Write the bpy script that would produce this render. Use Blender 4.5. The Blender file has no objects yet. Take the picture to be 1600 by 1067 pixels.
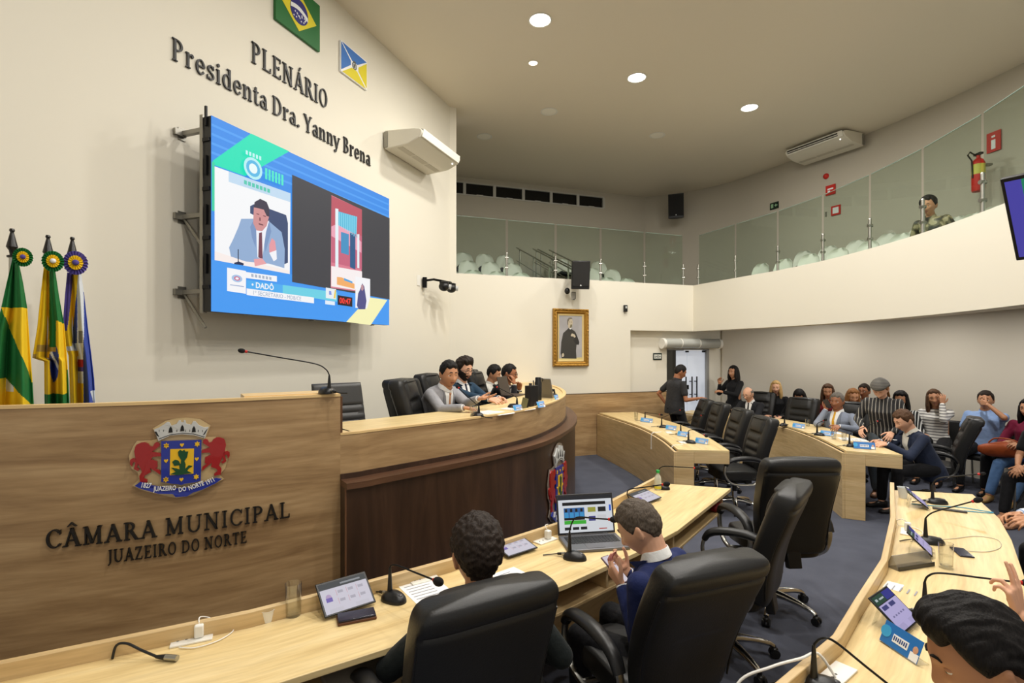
import bpy, bmesh, math, random
from mathutils import Vector, Matrix, Euler, noise
from mathutils.bvhtree import BVHTree
R = math.radians
PI = math.pi
scene = bpy.context.scene
COL = scene.collection
# ---------------------------------------------------------------- camera, world, exposure
cam_d = bpy.data.cameras.new('camera')
cam_d.sensor_width = 36.0
cam_d.lens = 18.45
cam_d.shift_y = 0.00906
cam_d.clip_start = 0.05
cam = bpy.data.objects.new('camera', cam_d)
COL.objects.link(cam)
cam.location = (0, 0, 1.95)
cam.rotation_euler = (R(90), 0, 0)
scene.camera = cam
scene.view_settings.view_transform = 'Standard'
scene.view_settings.look = 'None'
scene.view_settings.gamma = 1.0
scene.view_settings.use_curve_mapping = False
scene.view_settings.exposure = 0.36
try:
    scene.cycles.max_bounces = 8
    scene.cycles.diffuse_bounces = 4
    scene.cycles.transparent_max_bounces = 16
    scene.cycles.use_denoising = True
    scene.cycles.caustics_reflective = False
    scene.cycles.caustics_refractive = False
    scene.cycles.sample_clamp_indirect = 6.0
except Exception:
    pass
world = bpy.data.worlds.new('world')
scene.world = world
world.use_nodes = True
world.node_tree.nodes['Background'].inputs[0].default_value = (1.0, 0.95, 0.87, 1)
world.node_tree.nodes['Background'].inputs[1].default_value = 0.45
LAMP_W = 52.0           # watts of every recessed ceiling lamp
LAMP_COL = (1.0, 0.96, 0.90)
# recessed lamps: (x, y) on the ceiling at z 6.1; the first three are in view
LAMPS_ON = [(0.353, 6.582), (1.895, 7.97), (4.052, 8.955),
            (0.4, 4.6), (2.3, 5.4), (4.2, 5.9),
            (0.5, 2.2), (2.6, 3.2), (0.6, -0.4), (3.0, 0.6)]
LAMPS_OFF = [(0.644, 9.099), (-0.533, 10.158), (2.795, 10.098)]

# ---------------------------------------------------------------- materials
MATS = {}
def _new(name):
    m = bpy.data.materials.new(name); m.use_nodes = True
    MATS[name] = m
    nt = m.node_tree
    return m, nt, nt.nodes['Principled BSDF']
def lin(c):
    return tuple(((v/12.92) if v <= 0.04045 else ((v+0.055)/1.055)**2.4) for v in c)
def rgb(r, g, b):
    return lin((r/255., g/255., b/255.))
def mat(name, col, rough=0.5, metal=0.0, spec=0.5, emit=None, estr=1.0, alpha=None, trans=0.0, ior=1.45, bump=0.0, bscale=60.0, vary=0.0, vscale=4.0, coat=0.0, sheen=0.0):
    if name in MATS: return MATS[name]
    m, nt, b = _new(name)
    b.inputs['Base Color'].default_value = (*col, 1)
    b.inputs['Roughness'].default_value = rough
    b.inputs['Metallic'].default_value = metal
    b.inputs['Specular IOR Level'].default_value = spec
    b.inputs['IOR'].default_value = ior
    if coat: b.inputs['Coat Weight'].default_value = coat
    if sheen: b.inputs['Sheen Weight'].default_value = sheen
    if trans: b.inputs['Transmission Weight'].default_value = trans
    if alpha is not None: b.inputs['Alpha'].default_value = alpha
    if emit is not None:
        b.inputs['Emission Color'].default_value = (*emit, 1)
        b.inputs['Emission Strength'].default_value = estr
    N = nt.nodes; L = nt.links
    if bump or vary:
        tc = N.new('ShaderNodeTexCoord')
        if bump:
            n = N.new('ShaderNodeTexNoise'); n.inputs['Scale'].default_value = bscale; n.inputs['Detail'].default_value = 3
            L.new(tc.outputs['Object'], n.inputs['Vector'])
            bp = N.new('ShaderNodeBump'); bp.inputs['Strength'].default_value = bump; bp.inputs['Distance'].default_value = 0.02
            L.new(n.outputs['Fac'], bp.inputs['Height']); L.new(bp.outputs['Normal'], b.inputs['Normal'])
        if vary:
            n2 = N.new('ShaderNodeTexNoise'); n2.inputs['Scale'].default_value = vscale; n2.inputs['Detail'].default_value = 4
            L.new(tc.outputs['Object'], n2.inputs['Vector'])
            mx = N.new('ShaderNodeMix'); mx.data_type = 'RGBA'
            L.new(n2.outputs['Fac'], mx.inputs['Factor'])
            mx.inputs['A'].default_value = (*[max(0, c*(1-vary)) for c in col], 1)
            mx.inputs['B'].default_value = (*[min(1, c*(1+vary)) for c in col], 1)
            L.new(mx.outputs['Result'], b.inputs['Base Color'])
    return m
def wood(name, c1, c2, c3, sx, sy, sz, rough=0.4, coord='UV', bump=0.05, contrast=(0.3, 0.7)):
    """grain runs along the axis with the small scale"""
    m, nt, b = _new(name); N = nt.nodes; L = nt.links
    tc = N.new('ShaderNodeTexCoord'); mp = N.new('ShaderNodeMapping')
    mp.inputs['Scale'].default_value = (sx, sy, sz)
    L.new(tc.outputs[coord], mp.inputs['Vector'])
    n1 = N.new('ShaderNodeTexNoise'); n1.inputs['Scale'].default_value = 1.0; n1.inputs['Detail'].default_value = 6; n1.inputs['Roughness'].default_value = .62; n1.inputs['Distortion'].default_value = .6
    L.new(mp.outputs[0], n1.inputs['Vector'])
    cr = N.new('ShaderNodeValToRGB'); e = cr.color_ramp.elements
    e[0].position = contrast[0]; e[0].color = (*c1, 1); e[1].position = contrast[1]; e[1].color = (*c3, 1)
    k = e.new((contrast[0]+contrast[1])/2); k.color = (*c2, 1)
    L.new(n1.outputs['Fac'], cr.inputs['Fac'])
    n2 = N.new('ShaderNodeTexNoise'); n2.inputs['Scale'].default_value = 5.0; n2.inputs['Detail'].default_value = 3
    L.new(mp.outputs[0], n2.inputs['Vector'])
    mx = N.new('ShaderNodeMix'); mx.data_type = 'RGBA'; mx.blend_type = 'MULTIPLY'; mx.inputs['Factor'].default_value = .35
    L.new(cr.outputs['Color'], mx.inputs['A'])
    c2r = N.new('ShaderNodeValToRGB'); c2r.color_ramp.elements[0].position = .35; c2r.color_ramp.elements[1].position = .62
    c2r.color_ramp.elements[0].color = (.62, .58, .52, 1)
    L.new(n2.outputs['Fac'], c2r.inputs['Fac']); L.new(c2r.outputs['Color'], mx.inputs['B'])
    L.new(mx.outputs['Result'], b.inputs['Base Color'])
    b.inputs['Roughness'].default_value = rough
    bp = N.new('ShaderNodeBump'); bp.inputs['Strength'].default_value = bump; bp.inputs['Distance'].default_value = .004
    L.new(n2.outputs['Fac'], bp.inputs['Height']); L.new(bp.outputs['Normal'], b.inputs['Normal'])
    return m
OAK = wood('oak_panel', rgb(142, 112, 76), rgb(172, 141, 100), rgb(192, 162, 120), .9, 9, 1, .45)
MAPLE = wood('maple_top', rgb(212, 184, 128), rgb(226, 201, 146), rgb(236, 214, 164), .9, 11, 1, .35)
MAPLE_SIDE = wood('maple_side', rgb(192, 162, 114), rgb(208, 180, 132), rgb(220, 194, 148), .9, 11, 1, .42)
WENGE = wood('wenge', rgb(42, 28, 19), rgb(62, 42, 30), rgb(82, 58, 42), 5, .55, 1, .38)
WENGE_H = wood('wenge_ledge', rgb(62, 40, 26), rgb(86, 58, 40), rgb(108, 76, 54), .8, 9, 1, .38)
EDGE = mat('maple_edge', rgb(226, 194, 138), .4)
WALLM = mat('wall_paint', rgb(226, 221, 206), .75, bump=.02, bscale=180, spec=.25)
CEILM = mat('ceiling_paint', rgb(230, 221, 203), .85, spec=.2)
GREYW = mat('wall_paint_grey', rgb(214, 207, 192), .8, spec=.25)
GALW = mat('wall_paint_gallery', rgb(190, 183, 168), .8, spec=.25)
CARPET = mat('carpet_blue', rgb(88, 91, 103), .95, bump=.5, bscale=420, vary=.28, vscale=3.0, spec=.1)
BLACKP = mat('black_plastic', rgb(22, 22, 23), .38)
BLACKM = mat('black_metal', rgb(26, 26, 27), .35, metal=.6)
LEATHER = mat('black_leather', rgb(26, 26, 26), .42, bump=.06, bscale=140, spec=.5)
LEATHER_B = mat('black_leatherette_back', rgb(22, 21, 20), .5, bump=.05, bscale=120, spec=.4)
CHROME = mat('chrome', rgb(205, 205, 205), .14, metal=1)
STEEL = mat('brushed_steel', rgb(178, 176, 168), .32, metal=1)
WHITEP = mat('white_plastic', rgb(232, 230, 222), .4)
WHITEPAPER = mat('paper_white', rgb(240, 240, 238), .7)
ACRYL = mat('clear_acrylic', (1, 1, 1), .03, trans=1.0, ior=1.3)
GLASSM = mat('drinking_glass', (1, 1, 1), .02, trans=1.0, ior=1.35)
WATER = mat('water', (.98, .99, 1), .0, trans=1.0, ior=1.33)
GREYM = mat('grey_metal', rgb(150, 147, 138), .4, metal=.7)
GOLD = mat('gilt', rgb(168, 126, 54), .38, metal=.75, bump=.4, bscale=90)
GOLDL = mat('gilt_light', rgb(226, 202, 140), .4, metal=.35)

def glass_pane(name, tint, refl):
    m, nt, b = _new(name); N = nt.nodes; L = nt.links
    N.remove(b)
    out = N['Material Output']
    t = N.new('ShaderNodeBsdfTransparent'); t.inputs[0].default_value = (*tint, 1)
    g = N.new('ShaderNodeBsdfGlossy'); g.inputs['Roughness'].default_value = .02
    lw = N.new('ShaderNodeLayerWeight'); lw.inputs[0].default_value = .5
    pw = N.new('ShaderNodeMath'); pw.operation = 'POWER'; pw.inputs[1].default_value = 4.0; L.new(lw.outputs['Facing'], pw.inputs[0])
    mth = N.new('ShaderNodeMath'); mth.operation = 'MULTIPLY_ADD'; mth.inputs[1].default_value = .5*refl; mth.inputs[2].default_value = .035*refl; L.new(pw.outputs[0], mth.inputs[0])
    mx = N.new('ShaderNodeMixShader'); L.new(mth.outputs[0], mx.inputs[0]); L.new(t.outputs[0], mx.inputs[1]); L.new(g.outputs[0], mx.inputs[2])
    L.new(mx.outputs[0], out.inputs['Surface'])
    return m
PANE = glass_pane('balustrade_glass', (.86, .92, .88), 1.0)

GLASSM = glass_pane('drinking_glass_clear', (.965, .97, .965), 3.0)
WATER = glass_pane('water_clear', (.975, .98, .97), .9)
ACRYL = glass_pane('clear_acrylic_sheet', (.975, .98, .975), 1.3)
def emis(name, col, s=1.0):
    if name in MATS: return MATS[name]
    m, nt, b = _new(name)
    b.inputs['Base Color'].default_value = (.01, .01, .01, 1)
    b.inputs['Emission Color'].default_value = (*col, 1)
    b.inputs['Emission Strength'].default_value = s
    b.inputs['Roughness'].default_value = .5
    b.inputs['Specular IOR Level'].default_value = .2
    return m

# ---------------------------------------------------------------- mesh builder
class MB:
    def __init__(s):
        s.bm = bmesh.new(); s.uv = s.bm.loops.layers.uv.new('UVMap'); s.mi = 0; s.mats = []; s.T = Matrix.Identity(4)
    def use(s, m):
        if m not in s.mats: s.mats.append(m)
        s.mi = s.mats.index(m); return s
    def v(s, p): return s.bm.verts.new(s.T @ Vector(p))
    def face(s, vs, uvs=None):
        try: f = s.bm.faces.new(vs)
        except ValueError: return None
        f.material_index = s.mi
        if uvs:
            for l, u in zip(f.loops, uvs): l[s.uv].uv = u
        return f
    def box(s, c, size, rot=None):
        hx, hy, hz = size[0]/2, size[1]/2, size[2]/2
        M = Matrix.Translation(Vector(c)) @ (Euler(rot).to_matrix().to_4x4() if rot else Matrix.Identity(4))
        P = [M @ Vector((x*hx, y*hy, z*hz)) for z in (-1, 1) for y in (-1, 1) for x in (-1, 1)]
        V = [s.v(p) for p in P]
        dims = size
        for idx, (a, b2) in (((0, 2, 3, 1), (1, 0)), ((4, 5, 7, 6), (0, 1)), ((0, 1, 5, 4), (0, 2)), ((1, 3, 7, 5), (1, 2)), ((3, 2, 6, 7), (0, 2)), ((2, 0, 4, 6), (1, 2))):
            la, lb = dims[a], dims[b2]
            s.face([V[i] for i in idx], [(0, 0), (la, 0), (la, lb), (0, lb)])
        return s
    def rings(s, rings, closed=True, cap0=True, cap1=True):
        RV = [[s.v(p) for p in r] for r in rings]
        n = len(RV[0])
        for a, b in zip(RV, RV[1:]):
            for i in range(n if closed else n-1):
                j = (i+1) % n
                s.face([a[i], a[j], b[j], b[i]], [(i/n, 0), ((i+1)/n, 0), ((i+1)/n, 1), (i/n, 1)])
        if cap0 and closed: s.face(list(reversed(RV[0])))
        if cap1 and closed: s.face(RV[-1])
        return s
    def cyl(s, p0, p1, r0, r1=None, n=16, caps=True):
        r1 = r0 if r1 is None else r1
        p0, p1 = Vector(p0), Vector(p1); d = (p1-p0).normalized()
        a = d.orthogonal().normalized(); b = d.cross(a)
        rg = [[p + (a*math.cos(2*PI*i/n) + b*math.sin(2*PI*i/n))*r for i in range(n)] for p, r in ((p0, r0), (p1, r1))]
        return s.rings(rg, True, caps, caps)
    def tube(s, pts, r, n=8, closed=False, flat=1.0, up=None):
        pts = [Vector(p) for p in pts]; m = len(pts)
        rr = r if isinstance(r, (list, tuple)) else [r]*m
        rg = []; prev = None
        for i, p in enumerate(pts):
            if closed: d = (pts[(i+1) % m]-pts[i-1])
            else: d = pts[min(i+1, m-1)]-pts[max(i-1, 0)]
            if d.length < 1e-9: d = Vector((0, 0, 1))
            d.normalize()
            if prev is None:
                a = (up.copy() if up is not None else d.orthogonal()); a = (a - d*a.dot(d))
                if a.length < 1e-6: a = d.orthogonal()
                a.normalize()
            else:
                a = prev - d*prev.dot(d)
                if a.length < 1e-6: a = d.orthogonal()
                a.normalize()
            prev = a; b = d.cross(a)
            rg.append([p + (a*math.cos(2*PI*k/n)*flat + b*math.sin(2*PI*k/n))*rr[i] for k in range(n)])
        if closed:
            rg.append(rg[0]); return s.rings(rg, True, False, False)
        return s.rings(rg)
    def ell(s, c, r, nu=20, nv=12, M=None):
        c = Vector(c); r = r if isinstance(r, (tuple, list)) else (r, r, r)
        M3 = M or Matrix.Identity(3)
        rg = []
        for j in range(nv+1):
            th = PI*j/nv; th = min(max(th, .02), PI-.02)
            rg.append([c + M3 @ Vector((r[0]*math.sin(th)*math.cos(2*PI*i/nu), r[1]*math.sin(th)*math.sin(2*PI*i/nu), -r[2]*math.cos(th))) for i in range(nu)])
        return s.rings(rg)
    def lathe(s, prof, c=(0, 0, 0), n=24, cap0=True, cap1=True):
        c = Vector(c)
        rg = [[c + Vector((r*math.cos(2*PI*i/n), r*math.sin(2*PI*i/n), z)) for i in range(n)] for r, z in prof]
        return s.rings(rg, True, cap0, cap1)
    def prism(s, poly, z0, z1, M=None):
        """poly: ccw list of (x,y) ; extruded along z ; M maps to place"""
        M = M or Matrix.Identity(4)
        A = [s.v(M @ Vector((x, y, z0))) for x, y in poly]; B = [s.v(M @ Vector((x, y, z1))) for x, y in poly]
        n = len(poly)
        s.face(list(reversed(A)), [tuple(p) for p in reversed(poly)]); s.face(B, [tuple(p) for p in poly])
        for i in range(n):
            j = (i+1) % n
            s.face([A[i], A[j], B[j], B[i]])
        return s
    def slab(s, A, B, z0, z1):
        """solid between two plan polylines A and B, z0..z1 ; uv along / across"""
        n = len(A); u = [0]
        for i in range(1, n): u.append(u[-1]+math.dist(A[i][:2], A[i-1][:2]))
        z0f = z0 if callable(z0) else (lambda i: z0); z1f = z1 if callable(z1) else (lambda i: z1)
        a0 = [s.v((*A[i][:2], z0f(i))) for i in range(n)]; a1 = [s.v((*A[i][:2], z1f(i))) for i in range(n)]
        b0 = [s.v((*B[i][:2], z0f(i))) for i in range(n)]; b1 = [s.v((*B[i][:2], z1f(i))) for i in range(n)]
        for i in range(n-1):
            w = math.dist(A[i][:2], B[i][:2]); w2 = math.dist(A[i+1][:2], B[i+1][:2])
            U, U2 = u[i], u[i+1]
            s.face([a1[i], a1[i+1], b1[i+1], b1[i]], [(U, 0), (U2, 0), (U2, w2), (U, w)])
            s.face([a0[i], b0[i], b0[i+1], a0[i+1]], [(U, 0), (U, w), (U2, w2), (U2, 0)])
            s.face([a0[i], a0[i+1], a1[i+1], a1[i]], [(U, z0f(i)), (U2, z0f(i)), (U2, z1f(i)), (U, z1f(i))])
            s.face([b0[i+1], b0[i], b1[i], b1[i+1]], [(U2, z0f(i)), (U, z0f(i)), (U, z1f(i)), (U2, z1f(i))])
        for i in (0, n-1):
            w = math.dist(A[i][:2], B[i][:2])
            f = [a0[i], a1[i], b1[i], b0[i]]
            if i: f.reverse()
            uv = [(0, z0f(i)), (0, z1f(i)), (w, z1f(i)), (w, z0f(i))]
            if i: uv.reverse()
            s.face(f, uv)
        return s
    def text(s, body, size, M, depth=.004, align='CENTER', bold=0.0, squeeze=1.0):
        cu = bpy.data.curves.new('t', 'FONT'); cu.body = body; cu.size = size; cu.align_x = align; cu.extrude = depth/2; cu.offset = bold; cu.resolution_u = 2
        ob = bpy.data.objects.new('t', cu); me = bpy.data.meshes.new_from_object(ob)
        T = s.T @ M @ Matrix.Diagonal((squeeze, 1, 1, 1))
        base = len(s.bm.verts)
        nv = [s.bm.verts.new(T @ v.co) for v in me.vertices]
        for p in me.polygons:
            try:
                f = s.bm.faces.new([nv[i] for i in p.vertices]); f.material_index = s.mi
            except ValueError: pass
        bpy.data.objects.remove(ob); bpy.data.curves.remove(cu); bpy.data.meshes.remove(me)
        return s
    def mesh(s, name, smooth=40, recalc=True):
        if recalc: bmesh.ops.recalc_face_normals(s.bm, faces=s.bm.faces[:])
        me = bpy.data.meshes.new(name); s.bm.to_mesh(me); s.bm.free()
        for m in s.mats: me.materials.append(m)
        if smooth is not None and len(me.polygons):
            me.polygons.foreach_set('use_smooth', [True]*len(me.polygons))
            me.set_sharp_from_angle(angle=R(smooth))
        return me
    def build(s, name, m=None, parent=None, smooth=40, bevel=0, recalc=True, loc=None, rot=None):
        if m is not None and not s.mats: s.mats = [m]
        o = bpy.data.objects.new(name, s.mesh(name, smooth, recalc)); COL.objects.link(o)
        if parent is not None: o.parent = parent
        if loc is not None: o.location = loc
        if rot is not None: o.rotation_euler = rot
        if bevel:
            bv = o.modifiers.new('bevel', 'BEVEL'); bv.width = bevel; bv.segments = 2; bv.limit_method = 'ANGLE'; bv.angle_limit = R(35)
        return o

def tag(o, label=None, cat=None, group=None, kind=None):
    if label: o['label'] = label
    if cat: o['category'] = cat
    if group: o['group'] = group
    if kind: o['kind'] = kind
    return o
def thing(name, label, cat, loc=(0, 0, 0), rz=0.0, group=None, rot=None):
    o = bpy.data.objects.new(name, None); COL.objects.link(o); o.empty_display_size = .1
    o.location = loc; o.rotation_euler = rot if rot else (0, 0, rz)
    return tag(o, label, cat, group)
def dup(root, loc, rz=0.0, label=None, group=None, rot=None):
    r = root.copy(); COL.objects.link(r); r.location = loc; r.rotation_euler = rot if rot else (0, 0, rz)
    if label: r['label'] = label
    if group: r['group'] = group
    for ch in list(root.children):
        c = ch.copy(); COL.objects.link(c); c.parent = r
        for g in ch.children:
            d = g.copy(); COL.objects.link(d); d.parent = c
    return r
def struct(o): o['kind'] = 'structure'; return o
def spline(P, k=8, closed=False):
    """catmull-rom through the points"""
    P = [Vector(p) for p in P]; out = []; n = len(P)
    for i in range(n-1):
        p0 = P[max(i-1, 0)]; p1 = P[i]; p2 = P[i+1]; p3 = P[min(i+2, n-1)]
        for j in range(k):
            t = j/k
            out.append(.5*((2*p1) + (p2-p0)*t + (2*p0-5*p1+4*p2-p3)*t*t + (3*p1-p0-3*p2+p3)*t*t*t))
    out.append(P[-1]); return out
def offset2(P, d):
    """offset a plan polyline to its right by d"""
    P = [Vector(p[:2]) for p in P]; out = []; n = len(P)
    for i in range(n):
        t1 = (P[i]-P[i-1]).normalized() if i else None
        t2 = (P[i+1]-P[i]).normalized() if i < n-1 else None
        if t1 is None: t1 = t2
        if t2 is None: t2 = t1
        n1 = Vector((t1.y, -t1.x)); n2 = Vector((t2.y, -t2.x)); m = (n1+n2).normalized()
        k = max(.4, m.dot(n1)); out.append(P[i] + m*(d/k))
    return out
def frame(p, xdir, up=(0, 0, 1)):
    """matrix whose x runs along xdir, y along up, z out (x cross y)"""
    x = Vector(xdir).normalized(); y = Vector(up); y = (y - x*y.dot(x)).normalized(); z = x.cross(y)
    M = Matrix((x, y, z)).transposed().to_4x4(); M.translation = Vector(p); return M
# ---------------------------------------------------------------- the setting
ZC = 6.1; ZP = 3.275; ZS = 2.345; DAIS = .57
WL0 = Vector((-1.06, 8.93)); WLD = Vector((-.357, -.934))          # speaker's wall runs from its far end along WLD
def wl(s, off=0.0, z=0.0):                                          # point on that wall, s from the far end, off into the room
    return Vector((WL0.x + WLD.x*s + .934*off, WL0.y + WLD.y*s - .357*off, z))
BW0 = Vector((-.952, 8.976)); BWD = Vector((.9405, .3398))          # far wall under the gallery
def bw(s, off=0.0, z=0.0):
    return Vector((BW0.x + BWD.x*s + .3398*off, BW0.y + BWD.y*s - .9405*off, z))
b = MB().use(CARPET); b.box((2, 6.5, -.05), (18, 20, .1)); struct(b.build('floor'))
b = MB().use(CEILM); b.box((2, 6.5, ZC+.05), (18, 20, .1)); struct(b.build('ceiling'))
b = MB().use(WALLM)
A = [wl(12.2), wl(0), (-.952, 8.976)]; B = [wl(12.2, -.25), wl(0, -.25), (-1.1, 9.3)]
b.slab(A, B, 0, ZC); struct(b.build('wall_left', smooth=30))
# far wall with the gallery parapet above, set back a little over the door
RC = [(3.675, 10.648), (4.07, 9.53), (4.40, 8.6), (4.574, 7.733), (4.638, 6.791), (4.613, 5.905), (4.48, 4.973), (4.32, 4.3), (4.15, 3.4), (3.95, 2.3)]
RCS = spline([(x, y, 0) for x, y in RC], 6)
L1 = 3.447                                                          # where the recess starts
LE = 4.92
b = MB().use(WALLM)
b.slab([bw(0), bw(L1)], [bw(0, -.22), bw(L1, -.22)], 0, ZP)
b.slab([bw(L1), bw(LE)], [bw(L1, -.22), bw(LE, -.22)], ZS, ZP)
DO0, DO1 = 4.40, 5.44                                               # door opening along the wall
b.slab([bw(L1-.02, -.16), bw(DO0, -.16)], [bw(L1-.02, -.3), bw(DO0, -.3)], 0, 2.9)
b.slab([bw(DO0, -.16), bw(DO1, -.16)], [bw(DO0, -.3), bw(DO1, -.3)], 1.99, 2.9)
b.slab([bw(DO1, -.16), bw(5.95, -.16)], [bw(DO1, -.3), bw(5.95, -.3)], 0, 2.9)
struct(b.build('wall_back', smooth=30))
b = MB().use(WALLM)
RIN = [tuple(p[:2]) for p in RCS]; ROUT = [tuple(p) for p in offset2(RIN, -.28)]
b.slab(RIN, ROUT, ZS, ZP); struct(b.build('wall_parapet', smooth=30))
# wall under the gallery, right
RW = [tuple(p[:2]) for p in spline([(4.42, 11.04, 0), (5.3, 10.75, 0), (6.1, 10.2, 0), (6.7, 9.3, 0), (7.05, 8.3, 0), (7.2, 7.2, 0), (7.15, 5.8, 0), (6.9, 4.2, 0), (6.3, 2.4, 0)], 6)]
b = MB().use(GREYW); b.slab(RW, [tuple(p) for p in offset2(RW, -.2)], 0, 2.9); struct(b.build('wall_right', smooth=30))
# gallery floor slab (tiers) over it
GW = [tuple(p[:2]) for p in spline([(3.6, 14.18, 0), (4.5, 13.75, 0), (5.384, 12.89, 0), (6.128, 11.419, 0), (6.815, 9.979, 0), (7.117, 8.979, 0), (7.37, 7.63, 0), (7.42, 6.3, 0), (7.2, 4.7, 0), (6.7, 3.0, 0)], 6)]
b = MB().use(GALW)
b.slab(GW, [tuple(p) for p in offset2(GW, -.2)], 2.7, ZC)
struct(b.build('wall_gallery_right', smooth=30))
GB0 = Vector((-1.323, 12.465)); GBD = Vector((.9443, .3290))
def gb(s, off=0.0, z=0.0):
    return Vector((GB0.x + GBD.x*s + .329*off, GB0.y + GBD.y*s - .9443*off, z))
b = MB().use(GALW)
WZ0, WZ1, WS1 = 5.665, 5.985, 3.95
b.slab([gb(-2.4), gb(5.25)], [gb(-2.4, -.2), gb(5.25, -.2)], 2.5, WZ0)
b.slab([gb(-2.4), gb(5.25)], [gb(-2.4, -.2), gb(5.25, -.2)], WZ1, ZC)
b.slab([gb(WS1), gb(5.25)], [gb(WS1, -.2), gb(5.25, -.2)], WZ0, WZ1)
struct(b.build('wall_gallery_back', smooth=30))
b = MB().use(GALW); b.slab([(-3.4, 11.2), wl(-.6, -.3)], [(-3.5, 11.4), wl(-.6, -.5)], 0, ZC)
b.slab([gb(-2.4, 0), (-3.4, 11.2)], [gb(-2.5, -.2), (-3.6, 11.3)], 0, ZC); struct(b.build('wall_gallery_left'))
DARKG = mat('dark_window_glass', rgb(16, 17, 18), .12)
WHITEAL = mat('white_aluminium', rgb(196, 194, 186), .5)
b = MB().use(WHITEAL)
npan = 6; w0 = -.55; step = (WS1-w0)/npan
b.slab([gb(w0, .015), gb(WS1, .015)], [gb(w0, -.05), gb(WS1, -.05)], WZ0, WZ0+.03)
b.slab([gb(w0, .015), gb(WS1, .015)], [gb(w0, -.05), gb(WS1, -.05)], WZ1-.03, WZ1)
for i in range(npan+1):
    s = w0+step*i
    b.slab([gb(s-.035, .014), gb(s+.035, .014)], [gb(s-.035, -.05), gb(s+.035, -.05)], WZ0+.03, WZ1-.03)
win = b.build('window_1'); struct(win)
for i in range(npan):
    s = w0+step*i; g = MB().use(DARKG)
    g.slab([gb(s+.03, -.03), gb(s+step-.03, -.03)], [gb(s+.03, -.04), gb(s+step-.03, -.04)], WZ0+.025, WZ1-.025)
    g.build('window_pane', parent=win)
    h = MB().use(WHITEAL); c = gb(s+step*.5, .02, WZ0+.02); h.box(c, (.16, .03, .03), (0, 0, math.atan2(GBD.y, GBD.x))); h.build('window_latch', parent=win)
# gallery floor: stepped tiers behind the far parapet and one deck on the right
TIER = mat('gallery_floor', rgb(66, 70, 80), .8)
b = MB().use(TIER)
def tierline(off): return [bw(-1.6, -off), bw(4.3+off*.1, -off)]
for k in range(4):
    o0 = .22+.0 if k == 0 else .95+.85*(k-1)
    b.slab([bw(-1.2, -o0), bw(5.2+.2*k, -o0)], [bw(-1.2, -3.75), bw(5.2+.2*k, -3.75)], 2.56+.33*k-(.06 if k else 0), 2.73+.33*k-.33*(k > 0)+(.0 if k == 0 else 0) if k < 1 else 2.73+.33*(k-1))
struct(b.build('floor_gallery_back', smooth=None))
b = MB().use(TIER)
n = 14
G1 = [GW[int(i*(len(GW)-1)/(n-1))] for i in range(n)]; P1 = [ROUT[int(i*(len(ROUT)-1)/(n-1))] for i in range(n)]
b.slab(P1, G1, 2.56, 2.90); struct(b.build('floor_gallery_right', smooth=None))
# wainscot on the far wall
b = MB().use(OAK); b.slab([bw(1.0, .03), bw(DO0-.02, .03)], [bw(1.0, .001), bw(DO0-.02, .001)], 0, 1.14)
b.use(mat('dark_gap', rgb(84, 70, 54), .6)); b.slab([bw(1.0, .024), bw(DO0-.02, .024)], [bw(1.0, .001), bw(DO0-.02, .001)], 1.14, 1.155)
struct(b.build('trim_1', smooth=30))
# vertical plaster joint lines
b = MB().use(mat('joint_grey', rgb(206, 202, 190), .8))
b.slab([bw(L1+.001, -.155), bw(L1+.007, -.155)], [bw(L1+.001, -.162), bw(L1+.007, -.162)], 1.16, ZS); struct(b.build('trim_2'))
# the room behind the glass door
b = MB().use(mat('lobby_wall', rgb(122, 116, 102), .8)); b.slab([bw(DO0-.6, -1.6), bw(DO1+.5, -1.6)], [bw(DO0-.6, -1.7), bw(DO1+.5, -1.7)], 0, 2.9); struct(b.build('wall_lobby'))
FROST = mat('frosted_glass_lit', rgb(200, 206, 214), .35, emit=rgb(198, 206, 222), estr=.30)  # faint glow put into the glass stands for light from the room behind
door = MB().use(mat('door_frame_grey', rgb(142, 142, 140), .5))
door.slab([bw(DO1-.06, -.14), bw(DO1, -.14)], [bw(DO1-.06, -.28), bw(DO1, -.28)], 0, 1.99)
door.slab([bw(DO0, -.14), bw(DO1, -.14)], [bw(DO0, -.28), bw(DO1, -.28)], 1.965, 1.99)
door = struct(door.build('door_1'))
mid = DO0+.52
for a0, a1 in ((DO0+.26, mid), (mid+.012, DO1-.06)):
    g = MB().use(FROST); g.slab([bw(a0, -.2), bw(a1, -.2)], [bw(a0, -.212), bw(a1, -.212)], .02, 1.955); g.build('door_leaf', parent=door)
HB = MB
for a in (mid-.20, mid-.08, mid+.07, mid+.19):
    h = MB().use(BLACKM); h.tube([bw(a, -.12, .92), bw(a, -.12, 1.42)], .014, 8)
    h.tube([bw(a, -.12, 1.05), bw(a, -.2, 1.05)], .01, 6); h.tube([bw(a, -.12, 1.32), bw(a, -.2, 1.32)], .01, 6)
    h.build('door_handle', parent=door)
h = MB().use(BLACKM); h.box(bw(mid, -.19, 1.2), (.07, .03, .09), (0, 0, math.atan2(BWD.y, BWD.x))); h.build('door_lock', parent=door)
for a in (mid, DO1-.1):
    h = MB().use(BLACKM); h.box(bw(a, -.19, 1.935), (.07, .03, .035), (0, 0, math.atan2(BWD.y, BWD.x))); h.build('door_patch_fitting', parent=door)

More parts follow.
